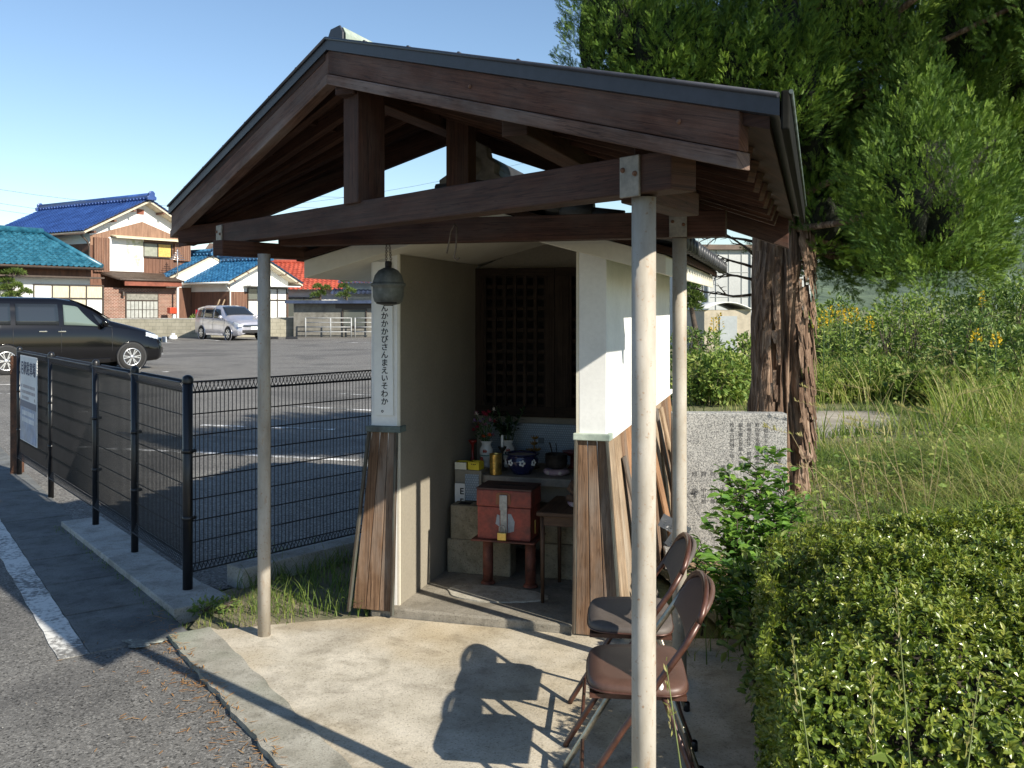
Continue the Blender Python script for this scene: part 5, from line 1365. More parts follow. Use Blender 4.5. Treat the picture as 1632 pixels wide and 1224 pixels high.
mb = MB(); mb.tube([R0+Vector((0, 0, .1)), R1+Vector((0, 0, .1))], .18, 8); mb.tube([R1+Vector((0, 0, .06)), E1+Vector((0, 0, .06))], .13, 8); mb.build('ridge', m_teal, hs)
mb = MB(); mb.prism([R1-Vector((0, 0, .05)), E1-Vector((0, 0, .05)), Vector((-.05, 1.2, 3.7))], (0, .05, -.06)); mb.build('hip', m_teal, hs)
mb = MB(); mb.tube([(-14.5, -2.3, wz_e-.06), (-.7, -2.3, wz_e-.08)], .06, 8); mb.build('gutter', m_gutter2, hs)
part(hs, 'lower_eave', m_gutter2, (-14.5, -.5, -2.1, -1.5, 3.04, 3.12))
x0, z1_ = hp(54, 454, 1.5); x1_, z0 = hp(163, 508, 1.5); win(hs, x0, x1_, max(.5, z0), z1_, -1.5, 4, 2, [m_curt, m_curt, m_curt, m_curtw, m_curtw], split=[.62])
# --- blue-roofed single-storey house
HO2 = Vector((-15.86, 53.0, 0))
h2 = thing('house', 'low house with two stepped azure tiled roofs and a white gable over glass doors', 'house', HO2, HROT)
part(h2, 'wall', m_siding, (0, 4.35, 0, 3.4, 0, 2.45)); part(h2, 'wall', m_siding, (-1.0, 4.0, 3.4, 7.2, 0, 2.7))
mb = MB(); mb.prism([(0, .003, 2.45), (4.35, .003, 2.45), (4.35, .003, 3.15), (2.17, .003, 4.2), (0, .003, 3.15)], (0, 3.39, 0)); mb.build('gable_wall', m_hwhite, h2)
mb = MB(); mb.prism([(-1, 3.403, 2.7), (4., 3.403, 2.7), (4., 3.403, 3.45), (1.5, 3.403, 4.5), (-1, 3.403, 3.45)], (0, 3.79, 0)); mb.build('gable_wall', m_hwhite, h2)
gable_roof(h2, -.62, 4.97, -.65, 3.5, 2.98, 4.30, m_azure, .26, .25)
gable_roof(h2, -1.7, 4.7, 3.3, 7.8, 3.22, 4.68, m_azure, .26, .25)
x0, z1_ = hp(395, 468, 0, HO2); x1_, _ = hp(456, 468, 0, HO2); win(h2, x0, x1_, .1, z1_+.3, 0, 4, 2, [m_curtw, m_curtw, m_curtw, m_curtw, m_hglass], split=[.74])
part(h2, 'awning', m_hwhite, (x0-.35, x1_+.5, -.7, 0, z1_+.42, z1_+.48))
battens(h2, .05, x0-.1, .1, 2.4, 0, m_sidingl, .2)
parts_each(h2, 'purlin', m_siding, (.7, .82, -.6, 0, 3.45, 3.56), (3.55, 3.67, -.6, 0, 3.45, 3.56), (-.25, -.13, -.6, 0, 3.0, 3.1), (4.5, 4.62, -.6, 0, 3.0, 3.1))
mb = MB(); mb.tube([(-.65, -.65, 2.93), (-.65, 3.3, 2.90)], .055, 8); mb.tube([(-.6, -.2, 2.9), (-.1, -.1, 2.5), (-.07, -.07, 0)], .045, 8); mb.build('gutter', m_curtw, h2)
mb = MB(); mb.tube([(-1.1, 3.2, 3.3), (-1.1, 3.2, 4.9)], .03, 6); 
for k in range(5): mb.tube([(-1.1-.5+.1*k, 3.2, 4.3+.12*k), (-1.1+.5-.1*k, 3.2, 4.3+.12*k)], .018, 5)
mb.build('television_aerial', m_alloy, h2)
# --- red-roofed house
p0 = Vector((-20, 62, 0)); hr = thing('house', 'house with a broad red tiled roof behind the blue-roofed one', 'house', p0, R(6))
part(hr, 'wall', m_hwhite, (.3, 12.5, .8, 6, 0, 2.75))
mb = MB(); d_ = Vector((0, 3.4, 1.95)); tile_slope(mb, (-.5, 0, 2.75), (1, 0, 0), 13.6, d_, d_.length, .30, .28, .035, .03, 4); r_ = mb.build('roof', m_redt, hr)
mb = MB(); d_ = Vector((0, -3.4, 1.95)); tile_slope(mb, (-.5, 6.8, 2.75), (1, 0, 0), 13.6, d_, d_.length, .30, .28, .035, .03, 4); mb.build('roof', m_redt, hr)
mb = MB(); mb.tube([(-.5, 3.4, 4.74), (13.1, 3.4, 4.74)], .15, 8); mb.build('ridge', m_redt, hr)
win(hr, 5.0, 7.2, .9, 2.2, .8, 2, 1, [m_hglass]); win(hr, 9, 10.2, .9, 2.2, .8, 2, 1, [m_hglass])
# --- far brown-roofed house
hb = thing('house', 'distant house with a weathered brown roof beyond the blue-gabled house', 'house', (-26, 78, 0), R(20))
part(hb, 'wall', M('tan_wall', (.40, .32, .24), .85, .15), (.4, 8, .6, 6, 0, 5.6))
gb_ = MB(); gb_.prism([(0, 0, 5.6), (8.5, 0, 5.6), (7.5, 3.2, 7.1), (1, 3.2, 7.1)], (0, 0, -.12)); gb_.prism([(0, 6.4, 5.6), (8.5, 6.4, 5.6), (7.5, 3.2, 7.1), (1, 3.2, 7.1)], (0, 0, -.12)); gb_.build('roof', m_broof, hb)
win(hb, 2, 3.4, 3.6, 4.8, .6, 2, 1, [m_hglass]); win(hb, 5, 6.4, 3.6, 4.8, .6, 2, 1, [m_hglass])
# --- navy roofed buildings by the gate
sh = thing('shed', 'low grey concrete shed with a flat navy roof behind the pipe gate', 'shed', at(468, 536, 49.5)*1., R(0))
sh.location.z = 0
part(sh, 'wall', CONCRETE('shed_concrete', (.25, .24, .215), (.15, .145, .13), None, .9), (0, 6.5, 0, 4, 0, 1.75)); part(sh, 'roof', m_navy, (-.35, 6.8, -.5, 4.3, 1.76, 1.92)); part(sh, 'eave_board', m_frame, (2.2, 6.6, -.03, 0, 1.5, 1.75))
win(sh, 2.6, 3.8, .55, 1.45, 0, 1, 1, [m_hglass])
hn = thing('house', 'small house with two tiers of navy tiled roof beside the shrine pillar', 'house', at(536, 520, 58)*1., R(0)); hn.location.z = 0
part(hn, 'wall', m_hgrey, (.3, 6, .6, 5, 0, 3.1))
mb = MB(); tile_slope(mb, (-.3, -.3, 2.38), (1, 0, 0), 7, (0, 1.2, .35), 1.3, .27, .26, .035, .03, 4); mb.build('lower_roof', m_navy, hn)
mb = MB(); d_ = Vector((0, 2.8, .95)); tile_slope(mb, (.1, -.1, 3.05), (1, 0, 0), 6.6, d_, d_.length, .27, .26, .035, .03, 4); mb.build('roof', m_navy, hn)
# --- block walls and pipe gate
m_cblock = BRICKS('concrete_block_wall', (.37, .345, .27), (.32, .30, .235), (.24, .225, .18), .40, .19, .012)
def blockwall(px0, px1, Y0, Y1, ptop0, ptop1, label):
    a = at(px0, 490, Y0); b = at(px1, 490, Y1); d = b-a; L = math.hypot(d.x, d.y)
    t = thing('block_wall', label, 'wall', (a.x, a.y, 0), math.atan2(d.y, d.x))
    z = CAMH-(ptop0-490)/1500*Y0
    mb = MB(); mb.box(0, L, 0, .12, -.1, z-.06); mb.build('blocks', m_cblock, t)
    mb = MB(); mb.box(-.01, L+.01, -.012, .132, z-.06, z); mb.build('coping', m_newcon, t, bevel=.01)
    mb = MB(); mb.box(L-.10, L+.10, -.02, .16, -.1, z+.12); mb.build('end_pier', m_newcon, t, bevel=.01)
blockwall(-300, 372, 49.2, 49.2, 507, 507, 'long pale concrete block wall between the car park and the houses')
blockwall(378, 483, 49.2, 50.2, 506, 506, 'short block wall section to the right of the silver van')
m_rail = M('galvanised_rail', (.42, .43, .43), .5, .2, 6, 30, 0)
gt = thing('pipe_gate', 'grey galvanised pipe barrier across the gap in front of the grey shed', 'barrier', at(487, 490, 49.0)*1.); gt.location.z = 0
w_ = (600-487)/1500*49
for x in (0, 1.3, 2.38, 2.58, 3.6):
    mb = MB(); mb.tube([(x, 0, 0), (x, 0, 1.02)], .035, 10); mb.build('post', m_rail, gt)
for z in (.28, .53, .77, 1.0):
    for a, b in ((0.03, 2.35), (2.61, w_)):
        mb = MB(); mb.tube([(a, 0, z), (b, 0, z)], .024, 8); mb.build('rail', m_rail, gt)
# --- small things by the houses
for px, lab in ((268, 'dark wheel stop near the white bag by the block wall'), (434, 'dark wheel stop just right of the near porch post'), (465, 'dark wheel stop at the end of the right wall section')):
    p = gnd(px, 540.5, -.012); mb = MB(); mb.prism([(-.3, -.07, 0), (.3, -.07, 0), (.28, -.04, .13), (-.28, -.04, .13)], (0, .12, 0)); o = mb.build('wheel_stop', m_dkplas, bevel=.01); o.location = p; tag(o, lab, 'wheel stop', 'wheel stops along the block wall')
mb = MB(); p = gnd(276, 541, -.012); mb.lathe([(0, 0), (.17, .0), (.22, .07), (.16, .19), (.07, .24), (.10, .30), (0, .29)], (0, 0, 0), 11); o = mb.build('plastic_bag', m_white); o.location = p; tag(o, 'small white plastic bag on the asphalt by the block wall', 'bag')
ld = thing('ladder', 'wooden ladder leaning on the brown wall above the silver van', 'ladder', HO2+HX*(-.9)+HY*.3, HROT)
for y in (0, .42):
    mb = MB(); mb.beam((-.2, y, 0), (.75, y, 2.0), .05, .07); mb.build('rail', m_plank, ld)
for k in range(1, 7):
    mb = MB(); t = k/7; mb.beam((-.2+.95*t, .02, 2.0*t), (-.2+.95*t, .40, 2.0*t), .03, .03); mb.build('rung', m_plank, ld)
x, z = hp(274, 485, 1.8); q = HO+HX*x-HY*1.8
ml = thing('mailbox', 'red mailbox on a white stand by the brick entrance', 'mailbox', (q.x, q.y, 0), HROT)
mb = MB(); mb.box(-.22, .22, -.15, .15, 1.2, 1.55); mb.build('box', M('mailbox_red', (.55, .07, .03), .4, .15), ml, bevel=.03)
mb = MB(); mb.box(.06, .2, -.06, .06, 0, 1.2); mb.build('stand', m_hwhite, ml)
# power lines far behind
for k, (a, b) in enumerate((((-200, 262), (420, 330)), ((-200, 285), (430, 352)), ((-200, 297), (430, 360)), ((180, 345), (900, 245)), ((300, 300), (1000, 288)), ((300, 320), (1000, 302)))):
    p = at(*a, 85); q = at(*b, 85); mb = MB()
    mb.tube([p+(q-p)*(i/12)-Vector((0, 0, 1.2*math.sin(math.pi*i/12))) for i in range(13)], .012, 5); o = mb.build('power_line', m_ink); tag(o, 'thin overhead power line crossing the sky behind the houses', 'cable', 'overhead power lines')

# ------------------------------------------------------------------ buildings on the right
m_metal = M('grey_metal_cladding', (.50, .51, .50), .6, .12, .7, 14, .2, .004, col2=(.42, .43, .42))
wh = thing('warehouse', 'grey metal-clad warehouse with a low brown roof behind the tree trunk', 'warehouse', (6.3, 36, 0), R(3))
part(wh, 'wall', m_metal, (0, 3.05, 0, 12, 0, 3.75)); part(wh, 'roof', m_broof, (-.25, 3.2, -.2, 12.2, 3.76, 3.95))
mb = MB()
for k in range(7): mb.box(.02+k*.5-.012, .02+k*.5+.012, -.03, 0, 0, 3.74)
for k in range(3): mb.box(0, 3.05, -.02, -.001, 1.0+k*.95-.01, 1.0+k*.95+.01)
mb.build('panel_seam', M('cladding_seam', (.40, .41, .40), .7, .1), wh)
part(wh, 'corner_post', m_metal, (2.85, 3.08, -.08, .1, 0, 3.75)); mb = MB(); mb.tube([(1.2, -.08, .3), (1.2, -.08, 3.7)], .06, 8); mb.build('downpipe', m_hgrey, wh)
win(wh, .45, .75, 1.85, 2.15, 0, 1, 1, [m_hglass])
wh2 = thing('building', 'pale clad building glimpsed between the tree trunk and the crown', 'building', (9.8, 40, 0), R(0))
part(wh2, 'wall', m_metal, (0, 2.9, 0, 8, 0, 3.3)); part(wh2, 'roof', m_broof, (-.2, 3.1, -.2, 8.2, 3.31, 3.5)); part(wh2, 'shutter', m_hgrey, (.6, 2.2, -.03, 0, 0, 2.4))
ar = thing('shed', 'low shed with a white curved roof standing before the grey warehouse', 'shed', (5.62, 27.5, 0), 0)
mb = MB(); n_ = 12; P = [[(1.45*k/n_*1.0-.05, y, 1.48+.22*math.sin(math.pi*k/n_)) for k in range(n_+1)] for y in (-.15, 3)]; mb.grid(P); mb.build('curved_roof', m_curtw, ar, solid=.03)
part(ar, 'wall', M('beige_wall', (.50, .44, .34), .85, .15), (0, 1.35, 0, 2.9, 0, 1.47)); part(ar, 'door', m_hgrey, (.45, .95, -.03, 0, 0, 1.3))
nf = thing('net_fence', 'tall thin net fence standing above the warehouse roof', 'fence', (6.0, 52, 0), 0)
for k in range(9):
    mb = MB(); mb.tube([(k*.62, 0, 0), (k*.62, 0, 6.0)], .025, 6); mb.build('post', m_hgrey, nf)
mb = MB()
for k in range(10): mb.tube([(0, 0, 4.9+k*.12), (4.96, 0, 4.9+k*.12)], .006, 4)
for k in range(50): mb.tube([(k*.1, .01, 4.9), (k*.1, .01, 6)], .004, 4)
mb.build('net', m_hgrey, nf)
# ------------------------------------------------------------------ vegetation
def unit(a): return a/np.maximum(np.linalg.norm(a, axis=-1, keepdims=True), 1e-9)
def frames(d, roll=None):
    """rows of frames whose local x follows d; local z is the leaf's face"""
    d = unit(d); n = len(d)
    a = np.tile(np.array([0, 0, 1.]), (n, 1)); a[np.abs(d[:, 2]) > .95] = [1, 0, 0]
    s_ = unit(np.cross(a, d)); t = np.cross(d, s_)
    if roll is None: roll = rng.uniform(0, 2*np.pi, n)
    c, q = np.cos(roll)[:, None], np.sin(roll)[:, None]
    y = s_*c+t*q; z = np.cross(d, y)
    return np.stack([d, y, z], axis=2)
def scatter(TV, TF, pos, fr, sc, tint):
    k = len(TV); n = len(pos)
    V = np.einsum('nij,kj->nki', fr, TV)*np.asarray(sc).reshape(-1, 1, 1)+pos[:, None, :]
    F = (TF[None]+(np.arange(n)*k)[:, None, None]).reshape(-1, TF.shape[1])
    return V.reshape(-1, 3), F, np.repeat(tint, len(TF))
def merge(parts):
    V = []; F = []; T = []; b = 0
    for v, f, t in parts: V.append(v); F.append(f+b); T.append(t); b += len(v)
    return np.concatenate(V), np.concatenate(F), np.concatenate(T)
# leaf templates (quads)
def leaf_t(w=.4, fold=.12, curl=.1):
    V = np.array([[0, 0, 0], [.35, -w/2, fold*w], [.5, 0, 0], [.35, w/2, fold*w], [.75, -w*.42, fold*w-curl*.3], [1, 0, -curl], [.75, w*.42, fold*w-curl*.3]])
    F = np.array([[0, 1, 2, 3], [2, 1, 4, 5], [3, 2, 5, 6]]); return V, F
def spray_t():
    V = []; F = []
    def bl(p, d, L, w):
        p = np.array(p); d = np.array(d, float); d /= np.linalg.norm(d); s_ = np.cross(d, [0, 0, 1.]); s_ /= np.linalg.norm(s_)
        b = len(V); V.extend([p-s_*w*.35, p+d*L*.55-s_*w*.5+np.array([0, 0, .01*w]), p+d*L, p+d*L*.55+s_*w*.5]); F.append([b, b+1, b+2, b+3])
    r_ = random.Random(2)
    bl((.0, 0, 0), (1, 0, .05), .45, .06); bl((.4, 0, 0), (1, 0, -.03), .35, .065); bl((.68, 0, 0), (1, .03, .02), .34, .065)
    for k in range(6):
        x = .10+.135*k
        for s_ in (-1, 1): bl((x, 0, r_.uniform(-.01, .01)), (1, s_*r_.uniform(.6, 1.0), r_.uniform(-.35, .35)), r_.uniform(.22, .36)*(1-.07*k), .06)
    return np.array(V), np.array(F)
SPV, SPF = spray_t()
m_jun = LEAF('juniper_foliage', [(.024, .06, .011), (.055, .115, .017), (.125, .21, .028), (.23, .33, .048)], .6, .08, .25)
m_bark = None
def bark():
    m, n, l, p = nodes_of('shaggy_bark'); v = coord(n, l, 'Object', (26, 26, 2.2)); v2 = coord(n, l, 'Object', (4, 4, 2))
    a = noise(n, l, v, 1, 8, .65, .8); b = noise(n, l, v2, 1, 5, .6)
    r = ramp(n, [(.3, (.04, .026, .02, 1)), (.45, (.19, .122, .085, 1)), (.6, (.40, .29, .215, 1)), (.78, (.58, .48, .39, 1))]); l.new(a, r.inputs[0])
    r2 = ramp(n, [(.3, (.6, .55, .52, 1)), (.7, (1, 1, 1, 1))]); l.new(b, r2.inputs[0])
    l.new(mix(n, l, 1, r.outputs[0], r2.outputs[0], 'MULTIPLY'), p.inputs['Base Color']); p.inputs['Roughness'].default_value = .9; p.inputs['Specular IOR Level'].default_value = .2
    bump(n, l, a, 1., .03, p); return m
m_bark = bark()
m_deadwood = M('dead_wood', (.10, .075, .055), .9, .4, 12, 60, .4, .004, col2=(.05, .035, .028))
TY = 8.0; TK = TY/6.7
TB0 = at(1237, 700, TY)
jt = thing('juniper_tree', 'big juniper with shaggy bark and flame-like bright green foliage behind the granite slab', 'tree', (TB0.x, TB0.y, 0))
from mathutils import noise as mnoise
def trunk(path, rad, seg=64, seed=1, rough=.14, n=150):
    r_ = np.random.default_rng(seed); path = np.array(path, float)*TK; path[0, 2] = -.05; rad = [q*TK for q in rad]; m = len(path)
    ph = r_.uniform(0, 6.28, 9); mb = MB(); P = []
    for i in range(n+1):
        u = i/n*(m-1); k = min(int(u), m-2); f = u-k; c = path[k]*(1-f)+path[k+1]*f; R0_ = rad[k]*(1-f)+rad[k+1]*f
        row = []
        for j in range(seg+1):
            a = 2*math.pi*j/seg; z = c[2]
            w = 1+rough*(.5*math.sin(3*a+ph[0]+z*1.2)+.42*math.sin(5*a+ph[1]-z*2.1)+.35*math.sin(9*a+ph[2]+z*1.7)+.3*math.sin(14*a+ph[3]+2.5*math.sin(z*3+ph[4]))+.3*math.sin(z*9+ph[5]+2*a)*math.sin(4*a+ph[6])+.25*math.sin(23*a+ph[7]+z*4))
            nv = mnoise.noise(Vector((math.cos(a)*5, math.sin(a)*5, z*2.2+seed)))*.5+mnoise.noise(Vector((math.cos(a)*14, math.sin(a)*14, z*5+seed)))*.3+mnoise.noise(Vector((math.cos(a)*30, math.sin(a)*30, z*7)))*.25
            w += rough*1.1*nv
            row.append((c[0]+math.cos(a)*R0_*w, c[1]+math.sin(a)*R0_*w, z))
        P.append(row)
    mb.grid(P, flip=True); return mb
trunk([(-.02, 0, -.05), (-.035, 0, .5), (-.05, .0, 1.0), (-.055, 0, 1.5), (-.03, 0, 2.0), (0, .05, 2.6), (.1, .1, 3.4), (.15, .1, 4.3)], [.16, .135, .122, .118, .115, .10, .08, .03], seed=3, rough=.2).build('trunk', m_bark, jt)
trunk([(.07, -.06, -.05), (.055, -.06, .4), (.042, -.07, .85), (.045, -.07, 1.2), (.048, -.06, 1.6), (.04, -.05, 1.95), (.10, -.08, 2.5), (.3, -.2, 3.0)], [.115, .095, .085, .085, .09, .08, .06, .02], seed=8, rough=.42).build('trunk', m_bark, jt)
def loc(px, py, Y): p = at(px, py, Y); return Vector((p.x-TB0.x, p.y-TB0.y, p.z))
# shaggy bark strips peeling off the sunny side
mb = MB(); r_ = random.Random(5)
for k in range(260):
    a = r_.uniform(-2.6, .9); z = r_.uniform(.25, 2.1); z *= TK; cx = .14 if a > -1.6 else -.05; rr = (.14 if a > -1.6 else .195); L = r_.uniform(.1, .32); w = r_.uniform(.008, .022)
    b = Vector((cx+math.cos(a)*rr, -.085+math.sin(a)*rr, z)); o_ = Vector((math.cos(a), math.sin(a), 0)); t_ = Vector((-o_.y, o_.x, 0))
    mb.grid([[b-t_*w+o_*.0, b+t_*w], [b-t_*w*1.1+o_*.010+Vector((0, 0, -L*.5)), b+t_*w*.9+o_*.014+Vector((0, 0, -L*.5))], [b-t_*w*.5+o_*.026+Vector((.004, 0, -L)), b+t_*w*.4+o_*.03+Vector((.003, 0, -L))]], False)
mb.build('bark_strip', m_bark, jt, solid=.003)['kind'] = 'stuff'
for pts, r0, r1 in (([(1262, 614, TY-.1), (1280, 611, TY-.15), (1296, 611, TY-.2)], .036, .024), ([(1266, 690, TY-.1), (1276, 715, TY-.16), (1282, 724, TY-.2), (1292, 733, TY-.24)], .06, .03)):
    mb = MB(); n_ = len(pts); mb.tube([loc(*q) for q in pts], [r0+(r1-r0)*k/(n_-1) for k in range(n_)], 9); mb.build('stub', m_bark, jt)
def twig(mb, p, d, L, r, depth, rr):
    pts = [p]; q = Vector(p); d = Vector(d).normalized()
    for k in range(5):
        d = (d+Vector((rr.uniform(-.25, .25), rr.uniform(-.25, .25), rr.uniform(-.22, .2)))).normalized(); q = q+d*L/5; pts.append(q.copy())
        if depth and k >= 1:
            e = (d+Vector((rr.uniform(-.7, .7), rr.uniform(-.7, .7), rr.uniform(-.6, .6)))).normalized(); twig(mb, q.copy(), e, L*rr.uniform(.35, .55), r*.55, depth-1, rr)
    mb.tube(pts, [r*(1-.75*k/5) for k in range(6)], 5)
rr = random.Random(12)
for px, py, dx, dz, L in ((1198, 425, -1, .25, .30), (1198, 445, -1, .05, .32), (1197, 470, -1, .1, .34), (1200, 405, -.9, .35, .25), (1268, 420, 1, .3, .3), (1200, 385, -1, .1, .3)):
    mb = MB(); twig(mb, loc(px, py, TY), (dx, -.3, dz), L*TK, .014, 2, rr); mb.build('dead_branch', m_deadwood, jt)
# crown: flame-shaped boughs; each bough (px, py, Y, rx, rz, lean)
BOUGHS = [(1475, 300, 5.55, .43, .62), (1455, 190, 5.75, .28, .50), (1540, 240, 6.3, .38, .70), (1520, 400, 6.7, .36, .26), (1440, 385, 6.5, .33, .24), (1560, 330, 6.7, .32, .40),
          (1600, 90, 6.8, .40, .66), (1640, 240, 7.0, .46, .75), (1690, 120, 7.0, .5, .8), (1530, 60, 6.2, .35, .55), (1400, 30, 6.0, .32, .50),
          (945, 50, 5.9, .19, .60), (985, 20, 5.8, .24, .60), (1045, 60, 5.75, .29, .52), (1110, 70, 5.8, .30, .46), (1175, 100, 5.8, .30, .42), (1240, 70, 5.8, .30, .56), (1275, 130, 5.8, .24, .36), (1320, 20, 6.0, .32, .60),
          (1310, 250, 7.0, .50, .60), (1290, 330, 7.1, .42, .45), (1340, 390, 6.9, .38, .34), (1400, 330, 6.8, .46, .56), (1360, 200, 7.1, .5, .6), (1400, 420, 6.7, .34, .17), (1180, 190, 6.3, .42, .42), (1100, 150, 6.2, .40, .42), (1000, 110, 6.2, .26, .40), (1460, 120, 7.0, .5, .7), (1560, 180, 7.3, .6, .8), (1500, 350, 6.9, .45, .45),
          (1330, -70, 6.4, .5, .42), (1180, -50, 6.1, .4, .36), (1737, -105, 5.9, .55, .75), (1560, -230, 6.2, .6, .6), (1300, 215, 6.3, .26, .46), (1315, 345, 6.5, .26, .30), (1275, 290, 6.6, .2, .3), (1406, -266, 4.9, .36, .34), (1560, -241, 4.9, .38, .36), (1713, -215, 4.9, .38, .38), (1760, 20, 6.5, .6, .8), (1530, -60, 6.9, .6, .6), (1680, -20, 5.6, .4, .6)]  # mostly out-of-frame boughs, added to cast shade on the visible crown
DARK = {19, 20, 21, 22, 23, 24, 25, 26, 27, 28, 29, 30, 31, 32, 33, 34, 35, 36, 37, 38, 39, 40, 41, 42, 43}
parts = []; cores = MB()
for bi, (px, py, Y, rx, rz) in enumerate(BOUGHS):
    hid = bi in DARK; Y *= TK; rx *= TK; rz *= TK; c = np.array(loc(px, py, Y))
    area = 4*math.pi*((rx*rx*rx*rz)**.5+rx*rx)/2*1.1
    nl = int(area*(26 if hid else 62)); 
    # lump centres on a flame (tapered upwards) surface
    u = rng.normal(size=(nl, 3)); u = unit(u)
    tap = 1-.35*np.clip(u[:, 2], 0, 1)
    L = np.stack([u[:, 0]*rx*tap, u[:, 1]*rx*tap, u[:, 2]*rz], 1)*rng.uniform(.38, 1.12, (nl, 1))**.7+c
    out = unit(np.stack([u[:, 0], u[:, 1], u[:, 2]*rx/rz], 1)+np.array([0, 0, .55]))
    lt = rng.uniform(0, 1, nl)
    ns = 34 if hid else 58
    ax_ = unit(out+np.array([0, 0, .9])+rng.normal(size=out.shape)*.22)
    Ax = np.repeat(ax_, ns, 0); n = len(Ax); t = rng.uniform(0, 1, (n, 1))**.85; ln = np.repeat(rng.uniform(.16, .36, (nl, 1)), ns, 0)
    rad = unit(np.cross(Ax, rng.normal(size=(n, 3)))); rr_ = .09*(1-t)**.8*rng.uniform(.3, 1., (n, 1))**.5
    P = np.repeat(L, ns, 0)+Ax*(t-.35)*ln+rad*rr_
    D = unit(Ax*.95+rad*(.75-.4*t)+rng.normal(size=(n, 3))*.25)
    tint = np.clip(np.repeat(lt, ns)*.5+rng.uniform(0, .42, n)+.10*t[:, 0], 0, 1)
    parts.append(scatter(SPV, SPF, P, frames(D), rng.uniform(.036, .066, n)*(1.7 if hid else 1.), tint))
    # solid core blocks the sky and paints the bough's dark gaps near-black
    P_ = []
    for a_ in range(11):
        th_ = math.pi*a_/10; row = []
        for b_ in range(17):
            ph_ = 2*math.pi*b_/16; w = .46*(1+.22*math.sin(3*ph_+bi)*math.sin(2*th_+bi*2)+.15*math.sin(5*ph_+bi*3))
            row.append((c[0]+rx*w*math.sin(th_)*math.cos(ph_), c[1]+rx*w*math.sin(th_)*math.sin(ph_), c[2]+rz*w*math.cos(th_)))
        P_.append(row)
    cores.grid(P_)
    # bough wood inside
    b0 = Vector((0.05, 0, min(3.4, max(2.2, c[2]-.5)))); q = Vector(c)
    mb = MB(); mb.tube([b0, b0.lerp(q, .5)+Vector((0, 0, -.08)), q, q+Vector((0, 0, rz*.6))], [.035, .025, .014, .005], 6)
    mb.build('limb', m_bark, jt)
V, F, T = merge(parts); fast_mesh('crown', V, F, m_jun, parent=jt, tint=T)
cores.build('inner_shade', M('bough_core_shade', (.014, .018, .008), .95, .5, 14, 60, .8, .02, col2=(.008, .012, .005)), jt)

# ---- clipped azalea hedge
m_aza = LEAF('azalea_leaf', [(.065, .115, .018), (.125, .18, .026), (.205, .25, .038), (.30, .31, .06)], .30, .22, .55)
m_twig = M('hedge_twigs', (.05, .04, .025), .9, .4, 20, 60, .3)
hg = thing('hedge', 'clipped azalea hedge of small glossy leaves filling the near right corner', 'hedge', (1.7, 3.4, 0))
HA, HB, HC, HD = np.array([.74, 2.45]), np.array([1.22, 4.30]), np.array([3.3, 4.45]), np.array([3.0, 2.35])
def hquad(u, v): return ((HA[None]*(1-u)+HD[None]*u)*(1-v)+(HB[None]*(1-u)+HC[None]*u)*v)
def hz(x, y): return .615+.035*np.sin(x*5+1)*np.sin(y*4.3)+.022*np.sin(x*11+y*7)+.018*np.sin(y*13-x*3)
def hedge_pts(n_top, n_front, n_left):
    P = []; N = []
    u = rng.uniform(0, 1, (n_top, 1)); v = rng.uniform(0, 1, (n_top, 1)); q = hquad(u, v)
    e = np.minimum(np.minimum(u, 1-u)*6, np.minimum(v, 1-v)*6).clip(0, 1)[:, 0]; z = hz(q[:, 0], q[:, 1])-.16*(1-e)**2
    P.append(np.c_[q, z]); N.append(np.c_[(u[:, 0]-.5)*(1-e)*-1*0-np.where(u[:, 0] < .16, .9*(1-e), 0), -np.where(v[:, 0] < .16, .9*(1-e), 0), np.ones(n_top)])
    u = rng.uniform(0, 1, (n_front, 1)); w = rng.uniform(0, 1, n_front)**.8; q = hquad(u, u*0)
    P.append(np.c_[q[:, 0], q[:, 1]+.10*(w-.7)**2-.05+.03*np.sin(q[:, 0]*9), w*.5]); N.append(np.tile([0, -1, .5], (n_front, 1)))
    v = rng.uniform(0, 1, (n_left, 1)); w = rng.uniform(0, 1, n_left)**.8; q = hquad(v*0, v)
    P.append(np.c_[q[:, 0]-.05+.10*(w-.7)**2+.03*np.sin(q[:, 1]*8), q[:, 1], w*.5]); N.append(np.tile([-1, -.2, .5], (n_left, 1)))
    return np.concatenate(P), np.concatenate(N)
P, N = hedge_pts(10500, 2600, 2600)
P += rng.normal(size=P.shape)*[.012, .012, .022]
N = unit(unit(N)+rng.normal(size=N.shape)*.33)
nl = 8
Pr = np.repeat(P, nl, 0); Nr = np.repeat(N, nl, 0); n = len(Pr)
side = unit(np.cross(Nr, rng.normal(size=(n, 3)))); el = rng.uniform(.15, 1.1, (n, 1))
D = unit(side*np.cos(el)+Nr*np.sin(el))
LV, LF = leaf_t(.46, .18, .12)
fr = frames(D, np.zeros(n))
# turn each leaf's face towards the rosette axis
zz = unit(Nr-D*np.sum(Nr*D, 1, keepdims=True)); yy = np.cross(zz, D); fr = np.stack([D, yy, zz], 2)
tint = np.clip(np.repeat(rng.uniform(0, .6, len(P)), nl)+rng.uniform(0, .4, n), 0, 1)
tint[rng.uniform(0, 1, n) < .012] = 1
V, F, T = scatter(LV, LF, Pr+Nr*rng.uniform(-.02, .012, (n, 1)), fr, rng.uniform(.015, .027, n), tint)
o = fast_mesh('foliage', V-np.array([1.7, 3.4, 0]), F, m_aza, parent=hg, tint=T)
